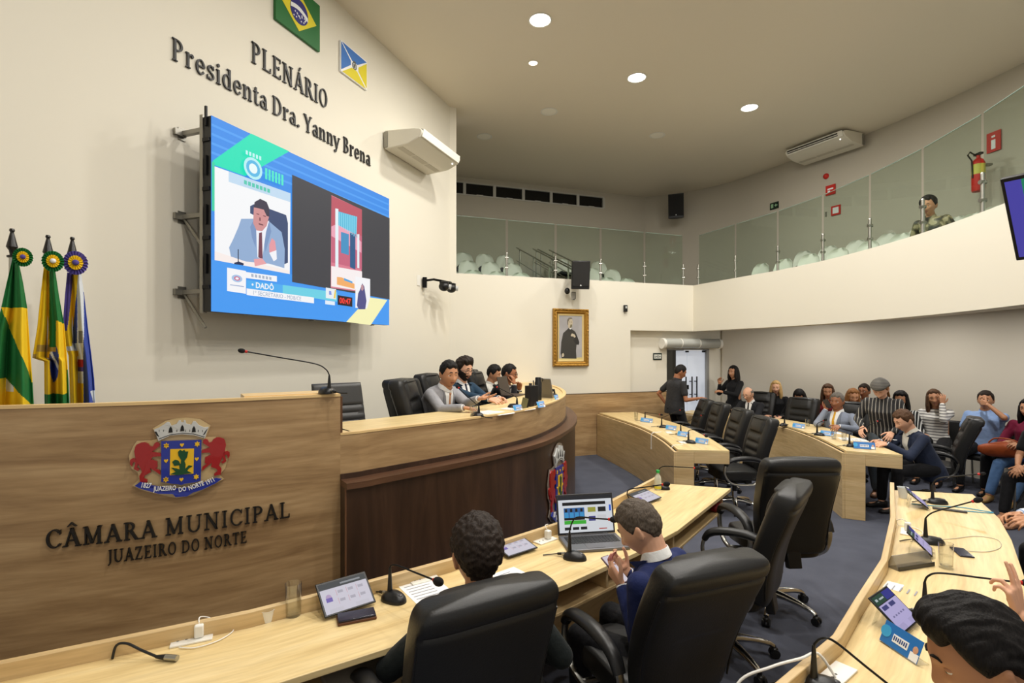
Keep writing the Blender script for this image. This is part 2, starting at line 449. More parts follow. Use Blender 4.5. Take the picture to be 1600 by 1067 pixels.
# ---------------------------------------------------------------- ceiling lamps
def downlight(x, y, on, label):
    t = thing('ceiling_downlight', label, 'ceiling light', (x, y, ZC), 0, 'recessed round ceiling lamps')
    m = MB().use(WHITEP); m.lathe([(.145, 0), (.15, -.008), (.135, -.012), (.125, -.006)], n=28, cap0=False, cap1=False); m.build('trim_ring', parent=t)
    m = MB().use(emis('lamp_diffuser', (1, .97, .9), 14.0) if on else mat('lamp_off', rgb(246, 242, 230), .5))
    m.lathe([(.128, -.004), (.10, -.008), (.001, -.009)], n=28, cap0=False); m.build('diffuser', parent=t)
    if on:
        ld = bpy.data.lights.new('lamp', 'AREA'); ld.shape = 'DISK'; ld.size = .24; ld.energy = LAMP_W; ld.color = LAMP_COL
        lo = bpy.data.objects.new('lamp', ld); COL.objects.link(lo); lo.parent = t; lo.location = (0, 0, -.03)
LNAMES = ['lit round ceiling lamp nearest above the podium, leftmost of the three in view', 'lit round ceiling lamp, middle of the three lit ones in view', 'lit round ceiling lamp, rightmost of the three, nearest the ceiling air conditioner']
for i, (x, y) in enumerate(LAMPS_ON):
    downlight(x, y, True, LNAMES[i] if i < 3 else 'lit round ceiling lamp outside the picture above the desks')
for (x, y), l in zip(LAMPS_OFF, ['unlit round ceiling lamp between the small spot and the far gallery', 'unlit round ceiling lamp next to the end of the lettered wall', 'unlit round ceiling lamp before the gallery corner loudspeaker']):
    downlight(x, y, False, l)
t = thing('ceiling_spotlight', 'tiny warm spot lamp set in the ceiling left of the round lamps', 'ceiling light', (.304, 7.562, ZC))
m = MB().use(emis('spot_diffuser', (1, .78, .6), 5.0)); m.lathe([(.062, -.002), (.055, -.01), (.001, -.011)], n=20, cap0=False); m.build('diffuser', parent=t)
m = MB().use(WHITEP); m.lathe([(.062, 0), (.075, -.004), (.062, -.01)], n=20, cap0=False, cap1=False); m.build('trim_ring', parent=t)

# ---------------------------------------------------------------- dais, podium
SC = spline([(x, y, 0) for x, y in [(-3.3, 2.60), (-2.679, 2.746), (-1.95, 3.02), (-1.15, 3.515), (-.955, 3.69), (-.36, 4.300), (.03, 4.798), (.26, 5.2), (.49, 5.812), (.645, 6.443), (.72, 7.1), (.72, 7.9), (.62, 8.7), (.5, 9.45)]], 8)
SC = [(p.x, p.y) for p in SC]
IP = min(range(len(SC)), key=lambda i: abs(SC[i][0]+1.15))
S1 = SC[:IP+1]; S2 = SC[IP:]
def inn(S, d): return [tuple(p) for p in offset2(S, -d)]
def out(S, d): return [tuple(p) for p in offset2(S, d)]
b = MB().use(CARPET)
dz = inn(SC, .06)
poly = dz + [(-.4, 9.15), (-.952, 8.95), tuple(wl(0, .01)[:2]), tuple(wl(6.9, .01)[:2])]
b.prism(poly, 0.0, DAIS); struct(b.build('floor_dais', smooth=None))
pod = thing('podium', 'long curved oak podium with tall crest panel and dark brown base', 'podium', (-.5, 4.2, 0))
def pb(name, m, fn, **k):
    q = MB().use(m); fn(q); o = q.build(name, parent=pod, **k); 
    o.matrix_parent_inverse = pod.matrix_basis.inverted(); return o
pb('tall_panel', OAK, lambda q: q.slab(S1, inn(S1, .04), 0.0, 1.645))
pb('panel_top', EDGE, lambda q: q.slab(out(S1, .006), inn(S1, .05), 1.645, 1.662))
LT = [p for p in SC[:IP+1] if p[0] > -1.72]
pb('lectern_shelf', EDGE, lambda q: q.slab(inn(LT, .05), inn(LT, .30), 1.640, 1.668))
pb('panel_end', mat('panel_edge_brown', rgb(92, 62, 38), .5), lambda q: q.slab([SC[IP], SC[IP+1]][:1]+[tuple(Vector(SC[IP])+Vector((.012, .010)))], inn([SC[IP], tuple(Vector(SC[IP])+Vector((.012, .010)))], .40), 1.38, 1.645))
pb('counter_front', OAK, lambda q: q.slab(S2, inn(S2, .035), 0.0, 1.385))
pb('counter_edge', EDGE, lambda q: q.slab(out(S2, .004), inn(S2, .04), 1.385, 1.40))
pb('worktop', MAPLE, lambda q: q.slab(inn(S2, .04), inn(S2, .62), 1.355, 1.385))
IQ = IP
pb('base_cladding', WENGE, lambda q: q.slab(out(S2, .12), out(S2, .002), 0.0, 1.05))
pb('base_corner_strip', mat('wenge_strip', rgb(112, 78, 54), .45), lambda q: q.slab(out(S2[:2], .124), out(S2[:2], .118), 0.0, 1.05) if False else q.cyl((*out(S2, .12)[0], .0), (*out(S2, .12)[0], 1.05), .006, n=8))
pb('ledge', WENGE_H, lambda q: q.slab(out(S2, .145), out(S2, .001), 1.05, 1.09))
pb('ledge_strip', WENGE, lambda q: q.slab(out(S2, .012), out(S2, .001), 1.09, 1.125))
pb('plinth', MAPLE_SIDE, lambda q: q.slab(out(S1, .015), out(S1, .001), 0.0, .08))

# ---------------------------------------------------------------- members' desks
def desk(label, O, I, ztop, lip, loc, shelf=True, endleg=0.0, near_end=True, divs=(), lipw=.03):
    t = thing('member_desk', label, 'desk', (loc[0], loc[1], 0), 0, "curved members' desks")
    def part(name, m, fn, bevel=.003):
        q = MB().use(m); fn(q); o = q.build(name, parent=t, bevel=bevel); o.matrix_parent_inverse = t.matrix_basis.inverted(); return o
    Oi = [tuple(p) for p in offset2(O, lipw)]
    part('worktop', MAPLE, lambda q: q.slab(Oi if lip > ztop else [tuple(p) for p in offset2(O, -.015)], I, ztop-.028, ztop))
    if lip > ztop:
        part('front_panel', MAPLE_SIDE, lambda q: q.slab(O, Oi, .0, lip))
    else:
        part('front_panel', MAPLE_SIDE, lambda q: q.slab(O, [tuple(p) for p in offset2(O, .03)], .0, ztop-.029))
    part('plinth', EDGE, lambda q: q.slab([tuple(p) for p in offset2(O, -.012)], [tuple(p) for p in offset2(O, -.001)], 0, .05))
    n = len(O)
    mix = lambda i, f: (O[i][0]*(1-f)+I[i][0]*f, O[i][1]*(1-f)+I[i][1]*f)
    if shelf:
        part('shelf_board', MAPLE_SIDE, lambda q: q.slab([mix(i, .12) for i in range(n)], [mix(i, .96) for i in range(n)], ztop-.165, ztop-.147))
        for d in divs:
            i = int(d); f = d-i
            pa = lambda k: (mix(i, k)[0]*(1-f)+mix(i+1, k)[0]*f, mix(i, k)[1]*(1-f)+mix(i+1, k)[1]*f)
            a, c = Vector(pa(.12)), Vector(pa(.95)); dd = (c-a).normalized(); nn = Vector((-dd.y, dd.x))*.009
            part('divider', MAPLE_SIDE, lambda q: q.slab([tuple(a-nn), tuple(c-nn)], [tuple(a+nn), tuple(c+nn)], ztop-.147, ztop-.028))
    # end panel : leg beside the front and an apron under the top
    a = Vector(O[-1]); c = Vector(I[-1]); dd = (c-a).normalized(); nn = (Vector(O[-2])-a).normalized()
    if endleg:
        def fn(q):
            q.slab([tuple(a+nn*.0), tuple(a+dd*endleg)], [tuple(a+nn*.035), tuple(a+dd*endleg+nn*.035)], 0, ztop-.028)
        part('end_leg', MAPLE_SIDE, fn)
        part('end_apron', MAPLE_SIDE, lambda q: q.slab([tuple(a+dd*(endleg+.001)), tuple(c)], [tuple(a+dd*(endleg+.001)+nn*.03), tuple(c+nn*.03)], ztop-.16, ztop-.028))
    else:
        part('end_panel', MAPLE_SIDE, lambda q: q.slab([tuple(a+dd*.03), tuple(a+dd*.22)], [tuple(a+dd*.03+nn*.03), tuple(a+dd*.22+nn*.03)], 0, ztop-.028))
    return t
DA_O = [(-2.75, 1.45), (-1.863, 1.91), (-1.142, 2.283), (-.72, 2.57), (-.347, 2.847), (-.05, 3.138), (.353, 3.501), (.688, 3.892), (1.315, 4.74)]
DA_I = [(-2.5, .9), (-1.6, 1.39), (-.90, 1.84), (-.50, 2.10), (-.05, 2.43), (.28, 2.68), (.738, 3.103), (1.10, 3.48), (1.893, 4.539)]
DB_O = [(.35, 1.36), (.887, 1.777), (1.272, 2.082), (1.551, 2.378), (1.994, 2.838), (2.569, 3.562), (2.88, 4.0), (3.24, 4.50)]
DB_I = [(.75, .87), (1.28, 1.28), (1.68, 1.60), (2.05, 2.0), (2.58, 2.62), (3.14, 3.297), (3.46, 3.724), (3.825, 4.356)]
DC_O = [(1.62, 9.83), (1.84, 8.8), (1.98, 7.9), (2.0, 7.0), (1.936, 6.177)]
DC_I = [(2.35, 9.95), (2.56, 8.9), (2.655, 8.0), (2.64, 7.1), (2.528, 6.097)]
DD_O = [(3.15, 9.85), (3.75, 9.25), (4.2, 8.42), (4.155, 7.32), (3.87, 6.10)]
DD_I = [(3.5, 10.25), (4.2, 9.6), (4.72, 8.5), (4.66, 7.2), (4.353, 5.846)]
def smooth_pair(O, I, k=5):
    return [tuple(p[:2]) for p in spline([(*p, 0) for p in O], k)], [tuple(p[:2]) for p in spline([(*p, 0) for p in I], k)]
ZT = .76
desk('light maple desk in the foreground before the podium, carrying the open laptop', DA_O, DA_I, ZT, .825, (0, 2.8), divs=(1.4, 2.3, 3.5, 4.5, 5.6, 6.4, 7.0, 7.9))
desk('light maple desk at bottom right with tablets, seen from the seat side', DB_O, DB_I, ZT, .825, (2, 2.4), divs=(2.5, 4.5, 6.5))
a, c = smooth_pair(DC_O, DC_I); desk('empty-seated maple desk in the middle running to the far oak wainscot', a, c, .79, .79, (2.2, 7.5), shelf=False, endleg=.20)
a, c = smooth_pair(DD_O, DD_I); desk('maple desk at far right where the suited men sit facing left', a, c, .79, .79, (4.3, 8), shelf=False, endleg=.20)

# small lamps in the soffit under the gallery
for x, y in ((5.5, 9.6), (6.0, 8.2), (6.1, 6.8), (5.9, 5.3)):
    t = thing('soffit_lamp', 'small round lamp in the soffit under the right-hand gallery', 'ceiling light', (x, y, 2.555), 0, 'soffit lamps under the gallery')
    m = MB().use(emis('soffit_diffuser', (1, .97, .9), 4.0)); m.lathe([(.07, 0), (.065, -.008), (.001, -.009)], n=20, cap0=False); m.build('diffuser', parent=t)
    ld = bpy.data.lights.new('lamp', 'AREA'); ld.shape = 'DISK'; ld.size = .12; ld.energy = 12; ld.color = LAMP_COL
    lo = bpy.data.objects.new('lamp', ld); COL.objects.link(lo); lo.parent = t; lo.location = (0, 0, -.02)
# ---------------------------------------------------------------- chairs
def sgn(x): return -1.0 if x < 0 else 1.0
def sup(t, n):                                                      # superellipse point
    c, s = math.cos(t), math.sin(t)
    return sgn(c)*abs(c)**(2/n), sgn(s)*abs(s)**(2/n)
def chair_back_mesh():
    b = MB().use(LEATHER).use(LEATHER_B); b.use(LEATHER)
    NV, NU = 56, 56; rg = []
    for j in range(NV+1):
        v = j/NV
        k = (1-abs(2*v-1)**9)**(1/9) if 0 < v < 1 else 0.0
        kt = (1-abs(2*v-1)**4.5)**(1/4.5) if 0 < v < 1 else 0.0
        z = .44 + .71*v
        yc = -.245 - .115*v + .055*math.sin(PI*min(1, v*1.15))*(1-v*.6)
        hw = (.232 + .038*math.sin(min(1, v*1.25)*PI*.5))*(k*.94+.06)
        t = (.062 + .022*v)*(kt*.95+.05)
        row = []
        for i in range(NU):
            a = 2*PI*i/NU
            cx_, cy_ = sup(a, 5.0)
            x = hw*cx_; y = t*cy_
            if cy_ > .55:                                           # front: side bolsters and stitched cushions
                ax = abs(x)
                inner = max(0, 1-(ax/.165)**8) if ax < .165 else 0
                seams = [.13, .27, .41, .55, .70]
                d = min(abs(v-sv) for sv in seams) if v < .74 else min(abs(v-.70), .2)
                y += -.020*inner*(v < .96) + .018*inner*min(1, d/.05) - .012*math.exp(-((ax-.168)/.010)**2)
                if v > .74: y += .020*inner*math.sin(PI*min(1, (v-.70)/.28))
            elif cy_ < -.55:
                y += .009*math.exp(-((v-.855)/.010)**2)           # seam across the back
                if v > .86: y -= .014*math.sin(PI*min(1, (v-.86)/.16))*.8
                y += .008*math.exp(-(x/.008)**2)*(v < .5)
            row.append(Vector((x, yc+y, z)))
        rg.append(row)
    b.rings(rg)
    b.bm.faces.ensure_lookup_table()
    return b
def build_exec_chair(name='office_chair', label='black leather office chair', loc=(0, 0, 0), rz=0, group=None, base=True):
    t = thing(name, label, 'chair', loc, rz, group)
    chair_back_mesh().build('backrest', parent=t, smooth=60)
    s = MB().use(LEATHER)                                           # piping seams down both sides of the back
    for sx in (-1, 1):
        pts = []
        for j in range(14):
            v = .10+.72*j/13
            z = .44+.71*v; yc = -.245-.115*v+.055*math.sin(PI*min(1, v*1.15))*(1-v*.6)
            hw = (.232+.038*math.sin(min(1, v*1.25)*PI*.5))
            pts.append((sx*(hw*.985), yc-.045, z))
        s.tube(pts, .005, 6)
        s.build('piping', parent=t); s = MB().use(LEATHER)
    q = MB().use(LEATHER); rg = []
    for j in range(17):
        v = j/16; k = (1-abs(2*v-1)**4)**(1/4) if 0 < v < 1 else .0
        z = .40+.115*v
        rg.append([Vector((.262*(k*.10+.90)*sup(2*PI*i/44, 4.5)[0], .01+.262*(k*.10+.90)*sup(2*PI*i/44, 4.5)[1], z + (.014*(1-abs(sup(2*PI*i/44, 4.5)[1]))))) for i in range(44)])
    inner = [[c*f + Vector((0, .01, 0))*(1-f) + Vector((0, 0, .515*(1-f)+.012*math.sin(PI*f)+0*c.z)) for c in rg[-1]] for f in (.93, .8, .6, .35, .08)]
    for f, r in zip((.93, .8, .6, .35, .08), inner):
        for i, p in enumerate(r):
            p.z = .515+.02*math.sqrt(max(0, 1-f*f)) - (.012*math.exp(-((p.y-.0)/.012)**2) if f < .9 else 0)
    q.rings(rg+inner); q.build('seat', parent=t, smooth=55)
    q = MB().use(BLACKP); q.box((0, -.02, .372), (.24, .28, .05)); q.tube([(.10, .02, .37), (.27, .05, .365), (.31, .05, .37)], .008, 6); q.build('tilt_mechanism', parent=t, bevel=.008)
    q = MB().use(BLACKP); q.box((0, -.27, .41), (.10, .05, .12), (R(-12), 0, 0)); q.build('back_bracket', parent=t, bevel=.008)
    for sx in (-1, 1):
        x = sx*.295
        loop = spline([(x, -.10, .375), (x, .06, .372), (x*1.01, .17, .40), (x*1.02, .235, .50), (x*1.02, .22, .60), (x*1.02, .12, .655), (x*1.02, -.05, .665), (x*1.0, -.19, .635), (x*.98, -.235, .56), (x*.96, -.20, .45), (x*.98, -.10, .375)], 5)
        a = MB().use(STEEL); a.tube(loop, .013, 8, flat=1.5, up=Vector((1, 0, 0))); a.tube([(x, -.05, .374), (sx*.13, -.05, .372)], .013, 8)
        a.tube([(x, .08, .374), (sx*.13, .06, .372)], .013, 8); ao = a.build('armrest', parent=t)
        p = MB().use(BLACKP); pts = spline([(x*1.02, .225, .595), (x*1.02, .19, .645), (x*1.02, .11, .675), (x*1.02, -.05, .686), (x*1.0, -.18, .655), (x*.99, -.235, .585)], 5)
        m = len(pts); p.tube(pts, [.016+.012*math.sin(PI*(.12+.76*i/(m-1))) for i in range(m)], 12, flat=1.45, up=Vector((1, 0, 0))); po = p.build('arm_pad', parent=ao)
    if base:
        q = MB().use(BLACKP); q.cyl((0, 0, .22), (0, 0, .36), .027); q.build('column_cover', parent=t)
        q = MB().use(CHROME); q.cyl((0, 0, .09), (0, 0, .23), .034, .03); q.build('gas_column', parent=t)
        for k in range(5):
            a = 2*PI*k/5+.31; d = Vector((math.cos(a), math.sin(a), 0))
            q = MB().use(CHROME); pts = [d*.02+Vector((0, 0, .125)), d*.10+Vector((0, 0, .122)), d*.20+Vector((0, 0, .108)), d*.28+Vector((0, 0, .088)), d*.305+Vector((0, 0, .072))]
            q.tube(pts, [.03, .024, .019, .016, .014], 10, flat=1.15, up=Vector((-d.y, d.x, 0))); lo = q.build('base_leg', parent=t)
            c = d*.31; s2 = Vector((-d.y, d.x, 0))
            w = MB().use(BLACKP)
            for sd in (-1, 1): w.cyl(c+s2*sd*.008+Vector((0, 0, .029)), c+s2*sd*.026+Vector((0, 0, .029)), .028, n=16)
            w.tube([c+Vector((0, 0, .078)), c+Vector((0, 0, .045))], .009, 8); w.ell(c+Vector((0, 0, .05)), (.024, .024, .018), 12, 6); w.build('caster', parent=lo)
    return t
GC = "black office chairs"
def yaw(fx, fy): return math.atan2(-fx, fy)                         # local +y turned onto (fx, fy)
ch0 = build_exec_chair('office_chair', 'black leather office chair in the foreground seen from behind, under the curly-haired person', (-.26, 2.10, 0), yaw(-.50, .86), GC)
CH = [
 ((.635, 2.54, 0), (-.38, .925), 'black leather office chair holding the person in navy who looks at a phone', 0, 9),
 ((1.36, 3.35, 0), (-.79, .61), 'empty black office chair just right of the desk end, seen from its side', .02, 3),
 ((1.97, 3.97, 0), (-.04, 1), 'empty black office chair with its broad back square to us in the aisle', .07, 0),
 ((2.74, 6.46, 0), (-.97, .02), 'empty tufted black chair at the open end of the middle desk', 0, 1),
 ((2.86, 7.36, 0), (-.98, .04), 'empty tufted black chair second from the open end of the middle desk', 0, 1),
 ((2.90, 8.20, 0), (-.98, .04), 'empty tufted black chair third from the open end of the middle desk', 0, 1),
 ((2.90, 8.95, 0), (-.98, .08), 'empty tufted black chair beside the standing person in black, far end of middle desk', 0, 5),
 ((5.40, 6.74, 0), (-.80, .60), 'black office chair of the person in navy reading papers at the far right desk', 0, 5),
 ((4.72, 8.86, 0), (-.85, -.5), 'empty black office chair between the blonde person and the person with the yellow tie', 0, 0),
 ((5.12, 8.05, 0), (-.80, -.60), 'black office chair behind the person with the yellow tie', 0, 0),
 ((4.68, 10.1, 0), (-.70, -.70), 'black office chair behind the balding person with glasses at the far desk', 0, 0),
 ((1.50, 1.17, 0), (-.88, .47), 'black office chair under the person in the bottom right corner, mostly out of frame', 0, 0),
 ((2.52, 1.89, 0), (-.80, .60), 'black office chair under the person raising a hand, outside the right frame edge', 0, 0),
 ((4.18, 3.50, 0), (-.95, .25), 'black office chair under the person with pale blue cuffs, outside the frame', 0, 0),
 ((-.68, 4.94, DAIS), (.995, -.08), 'empty black tufted chair at the podium left of the person in grey', -.03, 0),
 ((-.86, 5.46, DAIS), (.90, -.43), 'black chair at the podium behind the person in the grey suit', -.06, 0),
 ((-.66, 6.12, DAIS), (.97, -.24), 'black chair at the podium behind the person in blue with glasses', -.03, 0),
 ((-.16, 6.72, DAIS), (.97, -.24), 'black chair at the podium turned sideways before the young dark-haired person', -.03, 0),
 ((-.26, 7.42, DAIS), (.97, -.24), 'black chair at the podium under the person in black who rests his chin', -.03, 0),
]
for loc, f, lab, lift, rec in CH:
    r = dup(ch0, loc, yaw(*f), lab, GC)
    for c in r.children:
        if not c.name.startswith(('gas_column', 'base_leg')): c.location.z += lift
        if rec and c.name.startswith(('backrest', 'piping', 'back_bracket')):
            c.matrix_basis = Matrix.Translation((0, -.22, .44+lift)) @ Matrix.Rotation(R(rec), 4, 'X') @ Matrix.Translation((0, .22, -.44))
# ribbed swivel chair behind the tall panel
t = thing('ribbed_chair', 'grey ribbed leather swivel chair partly behind the tall podium panel', 'chair', (-1.30, 4.28, DAIS), yaw(.62, -.78))
b = MB().use(mat('grey_leather', rgb(58, 58, 58), .4, bump=.05, bscale=120)); rg = []
for j in range(41):
    v = j/40; z = .46+.64*v; k = (1-abs(2*v-1)**14)**(1/14) if 0 < v < 1 else .05
    y = -.20-.16*v; rib = .012*abs(math.sin(PI*v*10)) if v < .72 else .012
    hw = .235-.02*v
    rg.append([Vector((hw*sup(2*PI*i/32, 8)[0], y+(.016+rib)*sup(2*PI*i/32, 3)[1]*k, z)) for i in range(32)])
b.rings(rg); b.build('backrest', parent=t, smooth=50)
b = MB().use(MATS['grey_leather']); b.box((0, .02, .46), (.48, .46, .05)); b.build('seat', parent=t, bevel=.02)
b = MB().use(CHROME); b.cyl((0, 0, .1), (0, 0, .44), .025); b.build('gas_column', parent=t)
for sx in (-1, 1):
    b = MB().use(CHROME); b.tube([(sx*.25, -.2, .47), (sx*.27, -.24, .66), (sx*.27, .0, .68), (sx*.27, .17, .64), (sx*.25, .18, .46)], .012, 8); b.build('armrest', parent=t)
for k in range(5):
    a = 2*PI*k/5; b = MB().use(CHROME); b.tube([(0, 0, .1), (.2*math.cos(a), .2*math.sin(a), .09), (.3*math.cos(a), .3*math.sin(a), .06)], .016, 8)
    b.use(BLACKP); b.ell((.3*math.cos(a), .3*math.sin(a), .03), .029, 12, 8); b.build('base_leg', parent=t)
# visitors' chairs along the right wall
def wait_chair(loc, rz, label):
    t = thing('visitor_chair', label, 'chair', loc, rz, "visitors' chairs by the wall")
    b = MB().use(LEATHER); b.box((0, .02, .445), (.48, .46, .07)); b.build('seat', parent=t, bevel=.025)
    b = MB().use(LEATHER); b.box((0, -.235, .70), (.46, .06, .38), (R(12), 0, 0)); b.build('backrest', parent=t, bevel=.025)
    for sx in (-1, 1):
        b = MB().use(STEEL); b.tube([(sx*.235, .20, .0), (sx*.235, .19, .42), (sx*.235, -.2, .42), (sx*.235, -.24, .0)], .012, 8); b.build('leg_frame', parent=t)
    b = MB().use(BLACKM); b.tube([(-.235, -.15, .42), (-.22, -.27, .8)], .01, 6); b.tube([(.235, -.15, .42), (.22, -.27, .8)], .01, 6); b.build('back_frame', parent=t)
    return t
# gallery shell seats
SHELL = mat('white_shell_seat', rgb(222, 222, 212), .35)
def shell_mesh():
    b = MB().use(SHELL); rg = []; N = 18
    prof = [(.20, .44, .20), (.16, .43, .215), (.08, .415, .22), (-.05, .41, .22), (-.14, .425, .22), (-.19, .47, .222), (-.215, .55, .225), (-.235, .65, .22), (-.25, .74, .19), (-.258, .80, .12), (-.26, .815, .05)]
    front = []; back = []
    for y, z, hw in prof:
        row = []; row2 = []
        for i in range(N):
            u = -1+2*i/(N-1); curl = .05*abs(u)**3
            p = Vector((hw*u, y + (curl if z > .5 else 0), z + (curl*.6 if z <= .5 else 0)))
            row.append(p); row2.append(p + Vector((0, -.012 if z > .5 else 0, 0 if z > .5 else -.012)))
        front.append(row); back.append(list(reversed(row2)))
    b.rings([f+k for f, k in zip(front, back)])
    return b
def shell_seat(loc, rz, label, grp):
    t = thing('gallery_seat', label, 'seat', loc, rz, grp)
    shell_mesh().build('seat_shell', parent=t, smooth=60)
    b = MB().use(BLACKM); b.box((0, 0, .385), (.50, .05, .05)); b.tube([(0, 0, .39), (0, 0, .02)], .025, 8); b.box((0, 0, .012), (.2, .2, .024)); b.build('beam_leg', parent=t)
    return t
seat0 = None
def put_seat(loc, f, label, grp):
    global seat0
    if seat0 is None: seat0 = shell_seat(loc, yaw(*f), label, grp)
    else: dup(seat0, loc, yaw(*f), label, grp)
FB = (.3398, -.9405)                                                # seats behind the far parapet face the room
for r, (off, z) in enumerate(((1.02, 2.73), (1.87, 3.06), (2.72, 3.39))):
    for k in range(13):
        s = -.35+.50*k+.12*r
        if 1.95 < s < 3.28: continue                          # the stair between the blocks
        if s > 4.3+.25*r or (r == 0 and k < 1): continue
        p = bw(s, -off, z)
        put_seat(p, FB, 'white moulded seat in the %s row of the far gallery behind glass' % ('first', 'second', 'third')[r], 'white seats, far gallery %s row' % ('first', 'second', 'third')[r])
PR = [tuple(p) for p in offset2([tuple(p[:2]) for p in spline([(x, y, 0) for x, y in RC], 40)], -1.05)]
def along(P, step, s0=0.0):
    acc = 0; nxt = s0; outp = []
    for a, b_ in zip(P, P[1:]):
        a, b_ = Vector(a), Vector(b_); L = (b_-a).length
        while acc+L >= nxt:
            p = a+(b_-a)*((nxt-acc)/L); d = (b_-a).normalized(); outp.append((p, d)); nxt += step
        acc += L
    return outp
for p, d in along(PR, .56, .5)[:13]:
    put_seat((p.x, p.y, 2.90), (d.y, -d.x), 'white moulded seat in the front row of the right-hand gallery', 'white seats, right gallery front row')
PR2 = [tuple(p) for p in offset2([tuple(p[:2]) for p in spline([(x, y, 0) for x, y in RC], 40)], -1.9)]
for p, d in along(PR2, .56, .75)[:10]:
    put_seat((p.x, p.y, 3.16), (d.y, -d.x), 'white moulded seat in the second row of the right-hand gallery', 'white seats, right gallery second row')
b = MB().use(TIER); P15 = [tuple(p) for p in offset2(P1, -1.1)]
b.slab(P15, [tuple(Vector(a)*.2+Vector(c)*.8) for a, c in zip(P15, G1)], 2.90, 3.16); struct(b.build('floor_gallery_step'))
# ---------------------------------------------------------------- glass balustrades
def balustrade(name, label, P, posts, h=1.02, first=True):
    t = thing(name, label, 'glass balustrade', (P[0].x, P[0].y, ZP))
    inv = Matrix.Translation(-Vector((P[0].x, P[0].y, ZP)))
    for i, p in enumerate(posts):
        b = MB(); b.T = inv.copy(); b.use(STEEL); b.tube([(p.x, p.y, ZP-.0), (p.x, p.y, ZP+.42)], .02, 10); b.ell((p.x, p.y, ZP+.42), .021, 10, 6)
        for z in (.16, .34): b.cyl((p.x-.03, p.y, ZP+z), (p.x+.03, p.y, ZP+z), .022, n=10)
        b.build('post', parent=t)
    for a, c in zip(posts, posts[1:]):
        d = (c-a); L = d.length
        if L < .3: continue
        d.normalize(); n = Vector((-d.y, d.x, 0))*.005
        a2, c2 = a+d*.025, c-d*.025
        b = MB(); b.T = inv.copy(); b.use(PANE); b.slab([(a2-n)[:2], (c2-n)[:2]], [(a2+n)[:2], (c2+n)[:2]], ZP+.03, ZP+h)
        b.use(mat('glass_edge', rgb(120, 140, 128), .2))
        b.slab([(a2-n*1.02)[:2], (c2-n*1.02)[:2]], [(a2+n*1.02)[:2], (c2+n*1.02)[:2]], ZP+h-.006, ZP+h)
        b.build('glass_panel', parent=t)
def bwpost(px, off=-.11):
    k = (px-800)/820.; s = (k*BW0.y-BW0.x)/(BWD.x-k*BWD.y); return bw(s, off, ZP)
balustrade('glass_balustrade', 'glass balustrade with steel posts along the straight far gallery parapet', [bwpost(713)], [bw(-.1, -.11, ZP), bwpost(795), bwpost(872), bwpost(943), bwpost(1012), bwpost(1073)])
PRB = [tuple(p) for p in offset2([tuple(p[:2]) for p in spline([(x, y, 0) for x, y in RC], 30)], -.13)]
posts = []
for px in (1089, 1149, 1215.6, 1286, 1360.5, 1441, 1536, 1668):
    k = (px-800)/820.; best = min(PRB, key=lambda p: abs(p[0]/p[1]-k)+(100 if p[1] < 3.0 else 0)); posts.append(Vector((*best, ZP)))
balustrade('glass_balustrade', 'curved glass balustrade with steel posts on the right-hand gallery parapet', posts, posts)
# stair handrails in the far gallery
for i, (s, n) in enumerate(((2.16, 'leftmost'), (2.58, 'second from left'), (2.70, 'third from left'), (3.0, 'rightmost'))):
    t = thing('stair_handrail', 'steel stair handrail in the far gallery, %s of four' % n, 'handrail', bw(s, -.9, 2.73), 0, 'gallery stair handrails')
    lo = Vector((-.3398, .9405, 0))
    for j in range(3):
        b = MB().use(STEEL); p = lo*(.05+.85*j)+Vector((0, 0, .33*j)); b.tube([p, p+Vector((0, 0, .92))], .016, 8); b.build('post', parent=t)
    for z in (.92, .62):
        b = MB().use(STEEL); b.tube([lo*-.1+Vector((0, 0, z-.05)), lo*1.95+Vector((0, 0, z+.73))], .017 if z > .9 else .01, 8); b.build('rail', parent=t)
# ---------------------------------------------------------------- people
def remesh(mb, voxel, it, mats, smooth_fac=.5):
    me = mb.mesh('tmp', smooth=None)
    ob = bpy.data.objects.new('tmp', me); COL.objects.link(ob)
    rm = ob.modifiers.new('r', 'REMESH'); rm.mode = 'VOXEL'; rm.voxel_size = voxel; rm.use_smooth_shade = True
    if it:
        sm = ob.modifiers.new('s', 'SMOOTH'); sm.factor = smooth_fac; sm.iterations = it
    dg = bpy.context.evaluated_depsgraph_get()
    out_ = bpy.data.meshes.new_from_object(ob.evaluated_get(dg))
    bpy.data.objects.remove(ob); bpy.data.meshes.remove(me)
    out_.materials.clear()
    for m in mats: out_.materials.append(m)
    out_.polygons.foreach_set('use_smooth', [True]*len(out_.polygons))
    return out_
def link_mesh(name, me, parent):
    o = bpy.data.objects.new(name, me); me.name = name; COL.objects.link(o); o.parent = parent; return o
def caps(b, p0, p1, r0, r1, n=14):
    b.cyl(p0, p1, r0, r1, n); b.ell(p0, r0, n, 8); b.ell(p1, r1, n, 8)
def gauss(x, s): return math.exp(-(x/s)**2)
def sstep(a, c, x):
    t = min(1, max(0, (x-a)/(c-a))); return t*t*(3-2*t)
